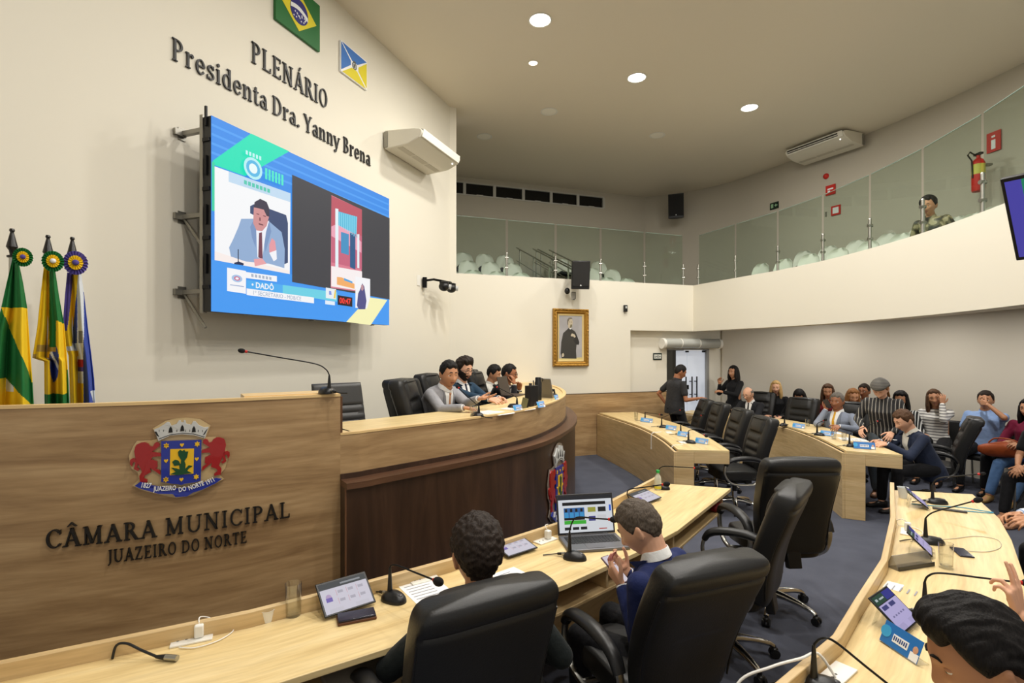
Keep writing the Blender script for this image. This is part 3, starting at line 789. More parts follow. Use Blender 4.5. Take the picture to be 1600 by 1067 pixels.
def head_point(d, female=False, fat=0.0):
    """surface of the head in direction d ; x right, y forward, z up ; eye level at z 0"""
    x, y, z = .0755*d.x, .096*d.y, (.120 if d.z > 0 else .116)*d.z
    low = sstep(0, 1, -d.z)
    x *= 1 - (.34 if female else .27)*low*(1-fat)
    if d.y < 0: y *= 1 - .42*low
    if d.y < 0 and d.z > -.3: y *= 1.03
    x *= 1+.05*sstep(.1, .6, d.z)*(1-sstep(.6, 1, d.z))
    if d.y > 0:
        f = sstep(.05, .55, d.y)
        y += f*(.010*gauss(z+.098, .016)*gauss(x, .030))                  # chin
        y -= f*.004*gauss(z+.080, .008)*gauss(x, .03)
        y += f*(.005*gauss(z-.024, .010)*gauss(abs(x)-.028, .026))        # brow
        y -= f*(.009*gauss(z-.002, .012)*gauss(abs(x)-.031, .015))        # sockets
        y += f*(.005*gauss(z+.022, .02)*gauss(abs(x)-.042, .018))         # cheekbones
        k = sstep(.012, -.040, z) if z > -.040 else max(0, 1-(-.040-z)/.010)
        wn = .009+.008*sstep(.0, -.036, z)
        y += f*(.025 if not female else .021)*k*gauss(x, wn)+f*.004*gauss(z-.004, .014)*gauss(x, .010)  # nose
        y += f*(.0075*gauss(z+.0605, .0055)+.0085*gauss(z+.074, .0060))*gauss(x, .021)                  # lips
        y -= f*.005*gauss(z+.0672, .0030)*gauss(x, .023)
        x += fat*.010*sgn(d.x)*gauss(z+.06, .04)
    return Vector((x, y, z))
def head_grid(fn, nu=56, nv=44):
    rg = []
    for j in range(nv+1):
        th = PI*j/nv; th = min(max(th, .03), PI-.03)
        rg.append([fn(Vector((math.sin(th)*math.cos(2*PI*i/nu), math.sin(th)*math.sin(2*PI*i/nu), -math.cos(th)))) for i in range(nu)])
    return rg
def ik(a, t, l1, l2, pole):
    a, t = Vector(a), Vector(t); d = t-a; L = min(d.length, (l1+l2)*.995); L = max(L, abs(l1-l2)*1.05)
    dn = d.normalized(); x = (l1*l1-l2*l2+L*L)/(2*L); hgt = math.sqrt(max(0, l1*l1-x*x))
    p = Vector(pole); p = p-dn*p.dot(dn)
    if p.length < 1e-5: p = dn.orthogonal()
    p.normalize()
    return a+dn*x+p*hgt, a+dn*L
def hand(b, w, d, pn, side, curl, spread=1.0, s=1.0, point=()):
    """w wrist, d towards the fingers, pn palm normal, side +1 right / -1 left"""
    d = Vector(d).normalized(); pn = Vector(pn); pn = (pn-d*pn.dot(d)).normalized(); across = d.cross(pn)*side      # towards the thumb
    K = []
    for i, (off, ln) in enumerate(((.030, .092), (.010, .096), (-.011, .091), (-.030, .083))):
        k = w+d*ln*s*.92+across*off*s; K.append(k)
        caps(b, w+across*off*.55*s+d*.008, k, .0145*s, .0118*s, 10)
    caps(b, w+d*.03*s+across*.018*s+pn*.006, w+d*.05*s-across*.02*s+pn*.006, .014*s, .013*s, 10)
    segs = ((.040, .026, .021), (.044, .029, .022), (.041, .027, .021), (.032, .021, .019))
    for i, k in enumerate(K):
        c = curl[i] if isinstance(curl, (list, tuple)) else curl
        ang = 0; p = k; fan = (across*(.16*(1.3-i*.87))*spread)
        dd0 = (d+fan).normalized()
        for j, L in enumerate(segs[i]):
            ang += c*(.75, 1.15, .8)[j]
            dd = dd0*math.cos(ang)+pn*math.sin(ang)
            q = p+dd*L*s; r = (.0096, .0088, .0080)[j]*s*(.9 if i == 3 else 1)
            caps(b, p, q, r, r*.93, 9); p = q
    c = curl[4] if isinstance(curl, (list, tuple)) and len(curl) > 4 else .35
    p = w+d*.018*s+across*.022*s; dd = (d*.62+across*.78+pn*.25).normalized()
    for j, L in enumerate((.042, .034, .027)):
        q = p+dd*L*s; caps(b, p, q, (.0135, .0108, .0095)[j]*s, (.0112, .010, .0086)[j]*s, 9); p = q
        dd = (dd+d*.35*(1+c)+pn*.55*c-across*.25*c).normalized()
HAIRM = {}
def hair_mat(name, c, rough=.62, scale=(220, 220, 40)):
    if name in MATS: return MATS[name]
    m, nt, bb = _new(name); N = nt.nodes; L = nt.links
    tc = N.new('ShaderNodeTexCoord'); mp = N.new('ShaderNodeMapping'); mp.inputs['Scale'].default_value = scale; L.new(tc.outputs['Object'], mp.inputs[0])
    n = N.new('ShaderNodeTexNoise'); n.inputs['Scale'].default_value = 1; n.inputs['Detail'].default_value = 4; L.new(mp.outputs[0], n.inputs['Vector'])
    cr = N.new('ShaderNodeValToRGB'); cr.color_ramp.elements[0].position = .3; cr.color_ramp.elements[1].position = .75
    cr.color_ramp.elements[0].color = (*[v*.55 for v in c], 1); cr.color_ramp.elements[1].color = (*[min(1, v*1.55) for v in c], 1)
    L.new(n.outputs['Fac'], cr.inputs[0]); L.new(cr.outputs[0], bb.inputs['Base Color']); bb.inputs['Roughness'].default_value = rough; bb.inputs['Specular IOR Level'].default_value = .22
    bp = N.new('ShaderNodeBump'); bp.inputs['Strength'].default_value = .55; bp.inputs['Distance'].default_value = .006; L.new(n.outputs['Fac'], bp.inputs['Height']); L.new(bp.outputs[0], bb.inputs['Normal'])
    return m
H_BLACK = hair_mat('hair_black', rgb(22, 19, 18)); H_DARK = hair_mat('hair_dark_brown', rgb(42, 33, 27)); H_BROWN = hair_mat('hair_brown', rgb(84, 60, 42))
H_GREYB = hair_mat('hair_grey_brown', rgb(84, 74, 64)); H_GREY = hair_mat('hair_grey', rgb(112, 106, 98)); H_BLOND = hair_mat('hair_blonde', rgb(196, 160, 104)); H_AUB = hair_mat('hair_light_brown', rgb(142, 96, 54))
def skin(name, c):
    m = mat(name, c, .48, bump=.03, bscale=300, spec=.35); return m
SK_T = skin('skin_tan', rgb(190, 138, 104)); SK_B = skin('skin_brown', rgb(156, 104, 74)); SK_L = skin('skin_light', rgb(218, 168, 138))
LIPS = mat('lip_colour', rgb(150, 84, 74), .4); EYEW = mat('eye_white', rgb(226, 220, 212), .2); IRIS = mat('eye_dark', rgb(40, 26, 18), .15)
def cloth(name, c, rough=.8, vary=.10): return mat(name, c, rough, bump=.28, bscale=26, vary=vary, vscale=9, spec=.25, sheen=.05)
def stripes(name, c1, c2, scale, axis='X', width=.5, c3=None):
    if name in MATS: return MATS[name]
    m, nt, bb = _new(name); N = nt.nodes; L = nt.links
    tc = N.new('ShaderNodeTexCoord'); w = N.new('ShaderNodeTexWave'); w.bands_direction = axis; w.inputs['Scale'].default_value = scale; w.inputs['Distortion'].default_value = 1.2; w.inputs['Detail Scale'].default_value = .8
    L.new(tc.outputs['Object'], w.inputs['Vector']); cr = N.new('ShaderNodeValToRGB'); cr.color_ramp.interpolation = 'CONSTANT'
    cr.color_ramp.elements[0].color = (*c1, 1); cr.color_ramp.elements[1].position = width; cr.color_ramp.elements[1].color = (*c2, 1)
    if c3:
        e = cr.color_ramp.elements.new(width*.45); e.color = (*c3, 1); e = cr.color_ramp.elements.new(width*.6); e.color = (*c1, 1)
    L.new(w.outputs['Fac'], cr.inputs[0]); L.new(cr.outputs[0], bb.inputs['Base Color']); bb.inputs['Roughness'].default_value = .75
    return m
def camo(name):
    m, nt, bb = _new(name); N = nt.nodes; L = nt.links
    tc = N.new('ShaderNodeTexCoord'); n = N.new('ShaderNodeTexNoise'); n.inputs['Scale'].default_value = 12; n.inputs['Detail'].default_value = 1; L.new(tc.outputs['Object'], n.inputs['Vector'])
    cr = N.new('ShaderNodeValToRGB'); cr.color_ramp.interpolation = 'CONSTANT'; e = cr.color_ramp.elements
    e[0].color = (*rgb(40, 38, 30), 1); e[1].position = .46; e[1].color = (*rgb(100, 92, 66), 1); k = e.new(.56); k.color = (*rgb(168, 156, 122), 1)
    L.new(n.outputs['Fac'], cr.inputs[0]); L.new(cr.outputs[0], bb.inputs['Base Color']); return m

def person(label, loc, f, pose='sit', lean=8, side=0, twist=0, head=(0, 0, 0), lh=None, rh=None, lel=None, rel=None, lcurl=.55, rcurl=.55, lhd=None, rhd=None, lpn=None, rpn=None,
           lf=None, rf=None, sk=None, hair=None, hstyle='short', top=None, topname='jacket', sleeve='long', legs=None, shoes=None, suit=None, tie=None, female=False, glasses=False, beard=None,
           s=1.0, hip=None, near=False, thick=.016, curls=.004, fat=0.0, name='person', feet=True, cuff=None, lspread=1.0, rspread=1.0, girth=1.0, headwear=None, hscale=1.0):
    sk = sk or SK_T; hair = hair or H_BLACK
    root = thing(name, label, 'person', loc, yaw(*f)); Mi = (Matrix.Translation(Vector(loc)) @ Matrix.Rotation(yaw(*f), 4, 'Z')).inverted()
    W = lambda p: Mi @ Vector(p)
    hz = hip if hip else ((.555 if pose == 'sit' else .90)*s)
    la, sa = R(lean), R(side)
    T = Vector((math.sin(sa), math.sin(la)*math.cos(sa), math.cos(la)*math.cos(sa))).normalized()
    X0 = Vector((1, 0, 0)); tw = R(twist); Xa = (X0*math.cos(tw)+Vector((0, 1, 0))*math.sin(tw)); Xa = (Xa-T*Xa.dot(T)).normalized(); F = T.cross(Xa)*-1 if T.cross(Xa).y < 0 else T.cross(Xa)
    Hc = Vector((0, 0, hz)); tl = .475*s; N = Hc+T*tl
    shw = (.172 if female else .196)*s
    Sr, Sl = N-T*.062*s+Xa*shw, N-T*.062*s-Xa*shw
    if rh is None: rh = Sr+Vector((.05, .12 if pose == 'sit' else .06, -.46 if pose == 'sit' else -.54))*s if pose != 'sit' else Hc+Vector((.13, .30, .10))*s
    else: rh = W(rh)
    if lh is None: lh = Sl+Vector((-.05, .06, -.54))*s if pose != 'sit' else Hc+Vector((-.13, .30, .10))*s
    else: lh = W(lh)
    ua, fa = .285*s, .255*s
    def wdir(v): return Mi.to_3x3() @ Vector(v)
    Er, Wr = ik(Sr, rh, ua, fa, wdir(rel) if rel else Vector((.55, -.45, -.75)))
    El, Wl = ik(Sl, lh, ua, fa, wdir(lel) if lel else Vector((-.55, -.45, -.75)))
    hpr, hpl = Hc+Vector((.092, .02, -.01))*s, Hc+Vector((-.092, .02, -.01))*s
    th, cf = .425*s, .425*s
    if pose == 'sit':
        rf = W(rf) if rf else Vector((.13, .47, .085))*1.0; lf = W(lf) if lf else Vector((-.13, .45, .085))
    else:
        rf = W(rf) if rf else Vector((.10, .02, .085)); lf = W(lf) if lf else Vector((-.10, .0, .085))
    Kr, Ar = ik(hpr, rf, th, cf, Vector((.15, 1, .35))); Kl, Al = ik(hpl, lf, th, cf, Vector((-.15, 1, .35)))
    # head frame
    hy, hp, hr = (R(a) for a in head)
    HR = Matrix.Rotation(hy, 3, 'Z') @ Matrix.Rotation(-hp, 3, 'X') @ Matrix.Rotation(hr, 3, 'Y')
    nd = (T*.75+Vector((0, .0, .45))+HR @ Vector((0, .18, 0))).normalized()
    hs = s*1.09*hscale
    HC = N+nd*.058*s+HR @ Vector((0, .018, .088))*hs
    HM = Matrix.Translation(HC) @ (HR*hs).to_4x4()
    vx = .0042 if near else .0054
    # body
    b = MB()
    b.T = HM; b.rings(head_grid(lambda d: head_point(d, female, fat)))
    for sx in (-1, 1):
        b.ell((sx*.074, -.008, -.008), (.010, .021, .033), 12, 8, Matrix.Rotation(R(-12), 3, 'X') @ Matrix.Rotation(sx*R(18), 3, 'Z'))
        b.ell((sx*.078, -.014, .004), (.010, .016, .022), 12, 8, Matrix.Rotation(sx*R(24), 3, 'Z'))
    b.T = Matrix.Identity(4)
    nb = HC+HR @ Vector((0, -.022, -.062))*hs
    nr = (.050 if female else .060)*s*(1+fat*.2)
    caps(b, N-T*.03, nb, nr*1.12, nr*.96, 18)
    caps(b, N-T*.075+Xa*.05*s, Sr-T*.03, .042*s, .034*s); caps(b, N-T*.075-Xa*.05*s, Sl-T*.03, .042*s, .034*s)
    caps(b, N-T*.16, Hc+T*.05, .10*s, .10*s, 20); caps(b, N-T*.14+Xa*.07*s, Hc+Xa*.05, .085*s, .09*s); caps(b, N-T*.14-Xa*.07*s, Hc-Xa*.05, .085*s, .09*s)
    for S_, E_, W_ in ((Sr, Er, Wr), (Sl, El, Wl)):
        caps(b, S_-T*.012, E_, .040*s, .037*s); caps(b, E_, W_-(W_-E_).normalized()*.02, .037*s, .0245*s)
    for K_, A_, h_ in ((Kr, Ar, hpr), (Kl, Al, hpl)):
        caps(b, h_, K_, .078*s, .053*s); caps(b, K_, A_, .052*s, .036*s); caps(b, A_+Vector((0, -.02, -.035)), A_+Vector((0, .13, -.052)), .034*s, .026*s)
    fr = (Wr-Er).normalized(); fl = (Wl-El).normalized()
    hand(b, Wr, wdir(rhd) if rhd else fr, wdir(rpn) if rpn else Vector((-.5, 0, -.85)), 1, rcurl, rspread, s)
    hand(b, Wl, wdir(lhd) if lhd else fl, wdir(lpn) if lpn else Vector((.5, 0, -.85)), -1, lcurl, lspread, s)
    me = remesh(b, vx, 3 if near else 1, [sk, LIPS], .4)
    HMi = HM.inverted()
    for p in me.polygons:
        c = HMi @ p.center
        if c.y > .078 and abs(c.x) < .024-.25*abs(c.z+.067) and -.079 < c.z < -.0565: p.material_index = 1
    link_mesh('body', me, root)
    # face details
    for sx in (-1, 1):
        e = MB(); e.T = HM; e.use(EYEW); c = Vector((sx*.031, .0725, .001)); e.ell(c, (.0145, .0118, .0092), 14, 10)
        e.use(IRIS); e.ell(c+Vector((0, .0086, 0)), (.0068, .0040, .0068), 10, 8); e.build('eye', parent=root)
        e = MB(); e.T = HM; e.use(sk); lo_ = .0085-.0065*min(1, max(0, hp/R(30))); e.ell(c+Vector((0, .0, lo_)), (.0150, .0128, .0080), 14, 10); e.build('eyelid', parent=root)
        e = MB(); e.T = HM; e.use(hair if hstyle != 'bald' else H_GREY); pts = [head_point(Vector((sx*a, .9, q)).normalized(), female)+Vector((0, .001, 0)) for a, q in ((.14, .225), (.28, .26), (.42, .265), (.56, .22))]
        e.tube(pts, [.0028, .0042, .0036, .002], 6, flat=1); e.build('eyebrow', parent=root)
    if glasses:
        g = MB(); g.T = HM; g.use(BLACKP if glasses is True else mat('glasses_frame', glasses, .3))
        for sx in (-1, 1):
            g.tube([Vector((sx*.034+.025*math.cos(2*PI*i/14), .1-.006*abs(math.cos(2*PI*i/14)), -.002+.018*math.sin(2*PI*i/14))) for i in range(14)], .0022, 6, closed=True)
            g.tube([(sx*.058, .094, .004), (sx*.076, .06, .004), (sx*.081, -.01, .006)], .002, 6)
        g.tube([(-.010, .102, .0), (0, .106, .003), (.010, .102, 0)], .002, 6); g.build('eyeglasses', parent=root)
    # hair
    if hstyle != 'none':
        def zb(d):
            az = math.atan2(abs(d.x), d.y)/PI
            if hstyle == 'bald':
                return (.20 if az < .33 else .20 + (az-.33)*-1.5 if az < .5 else -.055)
            front = .060 if not female else .070
            if az < .28: return front+.006*math.cos(az*20)
            if az < .44: return front-(az-.28)/.16*(front+.012)
            if az < .56: return -.012+(az-.44)/.12*.012
            return 0-(az-.56)/.44*.135 if az < .8 else -.080
        seed = Vector((hash(label) % 97*.37, hash(label) % 89*.23, 0)) if False else Vector((len(label)*.37, len(label)*.61, 0))
        def hp_fn(d):
            p = head_point(d, female, fat); z = p.z
            k = sstep(-.006, .022, z-zb(d))
            if hstyle == 'bald': k = sstep(-.004, .03, z-zb(d))*sstep(.075, .045, z)
            t = thick*(.32+.85*sstep(-.04, .085, z)) 
            if hstyle == 'quiff' and d.y > 0: t += .016*sstep(.05, .1, z)*sstep(.0, .5, d.y)
            if hstyle == 'quiff': nz = curls*1.6*(noise.noise(Vector((p.x*95, p.y*20, p.z*34))+seed)+.5*noise.noise(Vector((p.x*210, p.y*40, p.z*70))+seed))
            elif near and curls > .004: nz = curls*(noise.noise(p*78+seed)*1.0+.6*abs(noise.noise(p*150+seed)))
            else: nz = curls*(noise.noise(p*60+seed)+.5*noise.noise(Vector((p.x*170, p.y*60, p.z*60))+seed))
            n3 = d.copy(); n3.y *= .9
            return p+n3*(-.008+k*(t+.008)+k*nz)
        hb = MB(); hb.T = HM
        hb.rings(head_grid(hp_fn, 150 if near else 72, 110 if near else 54))
        if hstyle in ('long', 'longfront', 'tied', 'bun'):
            hb.T = HM; n = 15
            if hstyle == 'bun': hb.ell((0, -.13, .05), (.035, .035, .035)); hb.ell((0, -.115, -.02), (.045, .04, .05))
            elif hstyle == 'tied':
                for k in range(5): caps(hb, Vector(((k-2)*.012, -.108, .0)), Vector(((k-2)*.016, -.12, -.22)), .02, .012)
            else:
                for k in range(n):
                    a = R(-118+236*k/(n-1)) if hstyle == 'long' else R(-140+280*k/(n-1)); dx, dy = math.sin(a), -math.cos(a)
                    p0 = Vector((dx*.074, dy*.088-.004, .03)); p1 = Vector((dx*.088, dy*.095-.008, -.09)); p2 = Vector((dx*.092, dy*.072-.02, -.19)); p3 = Vector((dx*.078, dy*.060-.03, -.30-.03*math.cos(k*2.1)))
                    caps(hb, p0, p1, .022, .024); caps(hb, p1, p2, .024, .022); caps(hb, p2, p3, .022, .010)
            hme = remesh(hb, .006, 2, [hair], .4); link_mesh('hair', hme, root)
        else:
            hb.use(hair); hb.build('hair', parent=root, smooth=80)
    if beard is not None:
        def bp_fn(d):
            p = head_point(d, female, fat); az = math.atan2(abs(d.x), d.y)/PI
            lim = -.047 if az < .16 else -.030+(az-.16)*.12
            k = sstep(.012, -.004, p.z-lim)*sstep(.62, .5, az)*(1-gauss(p.x, .022)*gauss(p.z+.067, .012))
            return p+d*(-.006+k*.0095+k*.0015*noise.noise(p*160))
        hb = MB(); hb.T = HM; hb.use(beard); hb.rings(head_grid(bp_fn, 64, 56)); hb.build('beard', parent=root, smooth=80)
    if headwear is not None: headwear(HM, root)
    # clothes
    g = girth
    c = MB(); rg = []
    secs = [(-.13, .165, .125), (-.02, .172, .130), (.10, .158, .120), (.24, .168, .122), (.36, .186, .118), (.41, .176, .098), (.445, .125, .080), (.478, .066, .064)]
    if female: secs = [(-.13, .165, .12), (-.02, .168, .122), (.10, .140, .105), (.24, .148, .11), (.33, .155, .122), (.41, .135, .088), (.458, .075, .062), (.478, .052, .052)]
    for v, hw, dp in secs:
        cc = Hc+T*v*s+F*(.012 if .15 < v < .4 else 0)
        rg.append([cc+Xa*hw*s*g*sup(2*PI*i/32, 2.5)[0]+F*dp*s*g*sup(2*PI*i/32, 2.5)[1] for i in range(32)])
    c.rings(rg)
    sl = 1.0 if sleeve == 'long' else .62
    for S_, E_, W_ in ((Sr, Er, Wr), (Sl, El, Wl)):
        caps(c, S_-(S_-N)*.42-T*.020, S_-T*.018, .050*s, .057*s); caps(c, S_, S_+(E_-S_)*(1.0 if sl == 1 else sl), .058*s, .054*s*(1 if sl == 1 else 1.06))
        if sl == 1: caps(c, E_, E_+(W_-E_)*.89, .052*s, .038*s)
    tm = top or cloth('cloth_black', rgb(24, 24, 26))
    jme = remesh(c, .007 if near else .0095, 11 if near else 8, [tm])
    jo = link_mesh(topname, jme, root)
    bvh = None
    if suit is not None:
        tb = MB(); tb.rings(rg)
        for S_ in (Sr, Sl): caps(tb, S_-(S_-N)*.42-T*.020, S_-T*.018, .050*s, .057*s)
        tme = remesh(tb, .0095, 6, []); bvh = BVHTree.FromPolygons([v.co for v in tme.vertices], [p.vertices for p in tme.polygons]); bpy.data.meshes.remove(tme)
        bvj = BVHTree.FromPolygons([v.co for v in jme.vertices], [p.vertices for p in jme.polygons])
    def onto(u, v, off):
        o_ = Hc+T*v*s+Xa*u*s+F*.6; h_ = bvh.ray_cast(o_, -F); j_ = bvj.ray_cast(o_, -F)
        if h_[0] and j_[0] and h_[3]-.035 < j_[3] < h_[3]: h_ = j_
        return (h_[0]+h_[1]*off) if h_[0] else Hc+T*v*s+Xa*u*s+F*(.10+off)
    def strip(nm, m, L, Rr, off, rows=14, cols=4):
        q = MB().use(m); G_ = []
        for i in range(rows):
            t_ = i/(rows-1); l = L(t_); r = Rr(t_)
            G_.append([onto(l[0]+(r[0]-l[0])*j/(cols-1), l[1]+(r[1]-l[1])*j/(cols-1), off*(1 if 0 < j < cols-1 else .75)) for j in range(cols)])
        V = [[q.v(p) for p in r] for r in G_]; V2 = [[q.v(p-F*(off+.004)) for p in r] for r in G_]
        for i in range(rows-1):
            for j in range(cols-1):
                q.face([V[i][j], V[i][j+1], V[i+1][j+1], V[i+1][j]]); q.face([V2[i][j], V2[i+1][j], V2[i+1][j+1], V2[i][j+1]])
            q.face([V[i][0], V[i+1][0], V2[i+1][0], V2[i][0]]); q.face([V[i][-1], V2[i][-1], V2[i+1][-1], V[i+1][-1]])
        for j in range(cols-1):
            q.face([V[0][j], V2[0][j], V2[0][j+1], V[0][j+1]]); q.face([V[-1][j], V[-1][j+1], V2[-1][j+1], V2[-1][j]])
        return q.build(nm, parent=root, smooth=60)
    ca = (nb-N).normalized()
    if suit is not None:
        vt, vb = .472, .10
        strip('shirt_front', suit if not isinstance(suit, str) else MATS['shirt_white'], lambda t: (-.064*(1-t)**.8-.004, vt+(vb-vt)*t), lambda t: (.064*(1-t)**.8+.004, vt+(vb-vt)*t), .009)
        bc = tm.node_tree.nodes['Principled BSDF'].inputs['Base Color']; mxn = [n_ for n_ in tm.node_tree.nodes if n_.type == 'MIX']
        c0_ = mxn[0].inputs['A'].default_value if mxn else bc.default_value; lapm = cloth(tm.name+'_lapel', tuple(v*.82 for v in c0_[:3]), .7, .05)
        for sx in (-1, 1):
            strip('lapel', lapm, lambda t: (sx*(.066*(1-t)**.8+.002), vt+(vb-vt)*t), lambda t: (sx*(.068*(1-t)**.8+.010+.048*min(1, t*3)*(1-t)**.6), vt+(vb-vt)*t), .0125)
        if tie is not None:
            strip('tie', tie, lambda t: (-.013-.014*t, vt-.012+(vb-.0-vt)*t), lambda t: (.013+.014*t, vt-.012+(vb-.0-vt)*t), .013)
            q = MB().use(tie); q.ell(onto(0, vt-.008, .008), (.016*s, .012*s, .015*s), 12, 8); q.build('tie_knot', parent=root)
        q = MB().use(suit if not isinstance(suit, str) else MATS['shirt_white']); a_ = ca.orthogonal().normalized(); b_ = ca.cross(a_); rg = []
        cb = N+ca*.012*s
        for hgt, rr in ((-.01, nr*1.24), (.030*s, nr*1.13), (.034*s, nr*1.10), (.030*s, nr*1.04), (-.008, nr*1.12)):
            ring = []
            for i in range(36):
                dv = a_*math.cos(2*PI*i/36)+b_*math.sin(2*PI*i/36); fr_ = max(0, dv.dot(F)); low_ = fr_**3
                ring.append(cb+ca*(hgt*(1-.75*low_*(hgt > 0))-.018*fr_**2)+dv*rr*(1+.10*fr_**4*(hgt > 0)))
            rg.append(ring)
        q.rings(rg, True, False, False); q.build('shirt_collar', parent=root)
    elif topname in ('polo_shirt', 'shirt', 'jacket'):
        q = MB().use(tm); a_ = ca.orthogonal().normalized(); b_ = ca.cross(a_); rg = []; cb = N+ca*.010*s
        for hgt, rr in ((-.012, nr*1.30), (.018*s, nr*1.20), (.022*s, nr*1.16), (.018*s, nr*1.10), (-.008, nr*1.14)):
            rg.append([cb+ca*(hgt-.022*max(0, (a_*math.cos(2*PI*i/24)+b_*math.sin(2*PI*i/24)).dot(F))**2)+(a_*math.cos(2*PI*i/24)+b_*math.sin(2*PI*i/24))*rr for i in range(24)])
        q.rings(rg, True, False, False); q.build('collar', parent=root)
    if suit is not None or cuff is not None:
        for nm, E_, W_ in (('shirt_cuff', Er, Wr), ('shirt_cuff', El, Wl)):
            d_ = (W_-E_).normalized(); q = MB().use(cuff if cuff is not None else MATS['shirt_white']); q.cyl(W_-d_*.055, W_-d_*.004, .0315*s, .0305*s, 20); q.build(nm, parent=root)
    lm = legs or cloth('trousers_black', rgb(20, 20, 23))
    c = MB()
    c.ell(Hc+Vector((0, -.01, -.03))*s, (.165*s*g, .125*s*g, .115*s), 24, 14)
    for K_, A_, h_ in ((Kr, Ar, hpr), (Kl, Al, hpl)):
        caps(c, h_, K_, .092*s, .068*s); caps(c, K_, A_+(K_-A_)*.10, .066*s, .052*s)
    link_mesh('trousers', remesh(c, .0095, 4, [lm]), root)
    shm = shoes or mat('shoe_black', rgb(22, 20, 20), .35)
    for A_ in (Ar, Al):
        q = MB().use(shm); fwd = Vector((0, 1, 0))
        q.rings([[A_+Vector((hw_*sup(2*PI*i/20, 2.6)[0], yy, -.085+zz+zh*(.5+.5*sup(2*PI*i/20, 2.6)[1]))) for i in range(20)] for yy, hw_, zz, zh in ((-.065, .018, .01, .05), (-.055, .034, 0, .085), (-.01, .038, 0, .10), (.05, .040, 0, .075), (.11, .044, 0, .055), (.165, .036, 0, .045), (.19, .014, .008, .03))])
        q.build('shoe', parent=root, smooth=70)
    return root
MATS['shirt_white'] = None; del MATS['shirt_white']
SHIRT_W = cloth('shirt_white', rgb(236, 236, 234), .7, .03)
BLACKSUIT = cloth('suit_black', rgb(30, 31, 35)); GREENBLK = cloth('suit_black_green', rgb(22, 28, 28)); NAVY = cloth('suit_navy', rgb(30, 40, 84)); NAVY2 = cloth('suit_navy_dark', rgb(38, 46, 66)); GREYSUIT = cloth('suit_grey', rgb(148, 148, 152)); TEAL = cloth('suit_teal', rgb(34, 58, 78)); BLUEGREY = cloth('suit_blue_grey', rgb(132, 140, 156))
# ---------------------------------------------------------------- the people in the hall
GY = (1, 0, 0)
person('person with thick curly dark hair in a black suit, back to us in the foreground', (-.10, 2.11, 0), (-.50, .87), lean=8, head=(-14, 4, 0), near=True, hair=H_DARK, thick=.018, curls=.0065, hscale=1.14, top=GREENBLK, suit=SHIRT_W,
       lh=(-.40, 2.34, .60), rh=(.02, 2.42, .60), lel=(-1, -.5, -.5), s=1.0, hip=.46)
person('person in a navy suit and white collar bowed over a phone beside the laptop', (.77, 2.46, 0), (-.74, .67), lean=12, head=(14, 30, 0), near=True, hair=H_GREYB, thick=.013, curls=.004, top=NAVY, suit=SHIRT_W,
       lh=(.54, 2.58, .80), rh=(.60, 2.72, .80), lel=(.2, -.6, -1), rel=(.2, .6, -1), lcurl=(.55, .6, .65, .7, .3), rcurl=(.55, .6, .65, .7, .3), lhd=(-.45, .45, .55), rhd=(-.7, .0, .55), lpn=(.45, .6, .5), rpn=(.1, -.9, .4), hip=.49, sk=SK_L)
person('person with black hair in the bottom right corner, face in profile to the left', (1.43, 1.21, 0), (-.88, .47), lean=24, head=(8, 22, 0), near=True, hair=H_BLACK, hstyle='quiff', thick=.022, curls=.005, top=cloth('shirt_dark', rgb(40, 40, 44)), topname='shirt', sk=SK_T, hip=.605)
person('person mostly outside the frame at the right desk, raising a hand with two fingers up', (2.46, 1.93, 0), (-.80, .60), lean=22, near=True, hair=H_DARK, top=cloth('shirt_dark', rgb(40, 40, 44)), topname='shirt', sleeve='short', sk=SK_L,
       lh=(1.985, 2.06, .925), lhd=(-.12, .10, 1), lpn=(-.35, .93, 0), lcurl=(.12, .10, .9, 1.0, .1), lel=(.6, -.2, -1), hip=.54)
# podium
person('person in a light grey suit speaking at the podium with one open hand out', (-.92, 5.42, DAIS), (.88, -.48), lean=36, head=(-26, 8, 0), hair=H_BLACK, thick=.013, top=GREYSUIT, suit=SHIRT_W, tie=mat('tie_beige', rgb(190, 140, 104), .6), girth=1.12, fat=.5, hip=.62,
       rh=(-.44, 4.80, 1.43), lh=(-.32, 5.06, 1.49), lhd=(.85, -.3, .12), lpn=(.1, -.3, 1), lcurl=(.1, .15, .2, .3, .0), rcurl=.35, rhd=(.8, .1, -.1), rpn=(0, 0, -1), lel=(-.3, .5, -1))
person('person in a dark blue suit with glasses and a beard beside the speaker in grey', (-.66, 6.02, DAIS), (.80, -.60), lean=12, head=(-6, 10, 0), hair=H_DARK, hstyle='quiff', thick=.022, curls=.006, top=TEAL, suit=SHIRT_W, tie=mat('tie_navy', rgb(24, 32, 58), .6), glasses=True, beard=H_DARK, sk=SK_L,
       rh=(-.22, 5.56, 1.43), lh=(-.14, 5.78, 1.43), rhd=(.8, -.4, -.1), lhd=(.7, -.6, -.1))
person('young person with black hair seated against the wall behind the podium', (-.44, 7.75, DAIS), (.95, -.3), lean=16, head=(0, 14, 0), hair=H_BLACK, thick=.020, curls=.006, top=cloth('shirt_pale', rgb(206, 204, 196)), topname='shirt', sk=SK_T, s=.95, hip=.47)
person('person in a black suit at the podium end, chin resting on a hand', (-.30, 7.26, DAIS), (.93, -.36), lean=28, head=(8, 6, 0), hair=H_BLACK, thick=.010, top=BLACKSUIT, suit=SHIRT_W, tie=mat('tie_navy', rgb(24, 32, 58), .6), glasses=True, sk=SK_B, girth=1.08, fat=.6, hip=.50,
       rh=(.03, 7.02, 1.50), lh=(.10, 7.2, 1.42), rhd=(-.15, .15, 1), rpn=(-.8, .5, .1), rcurl=.8, rel=(.2, -.2, -1))
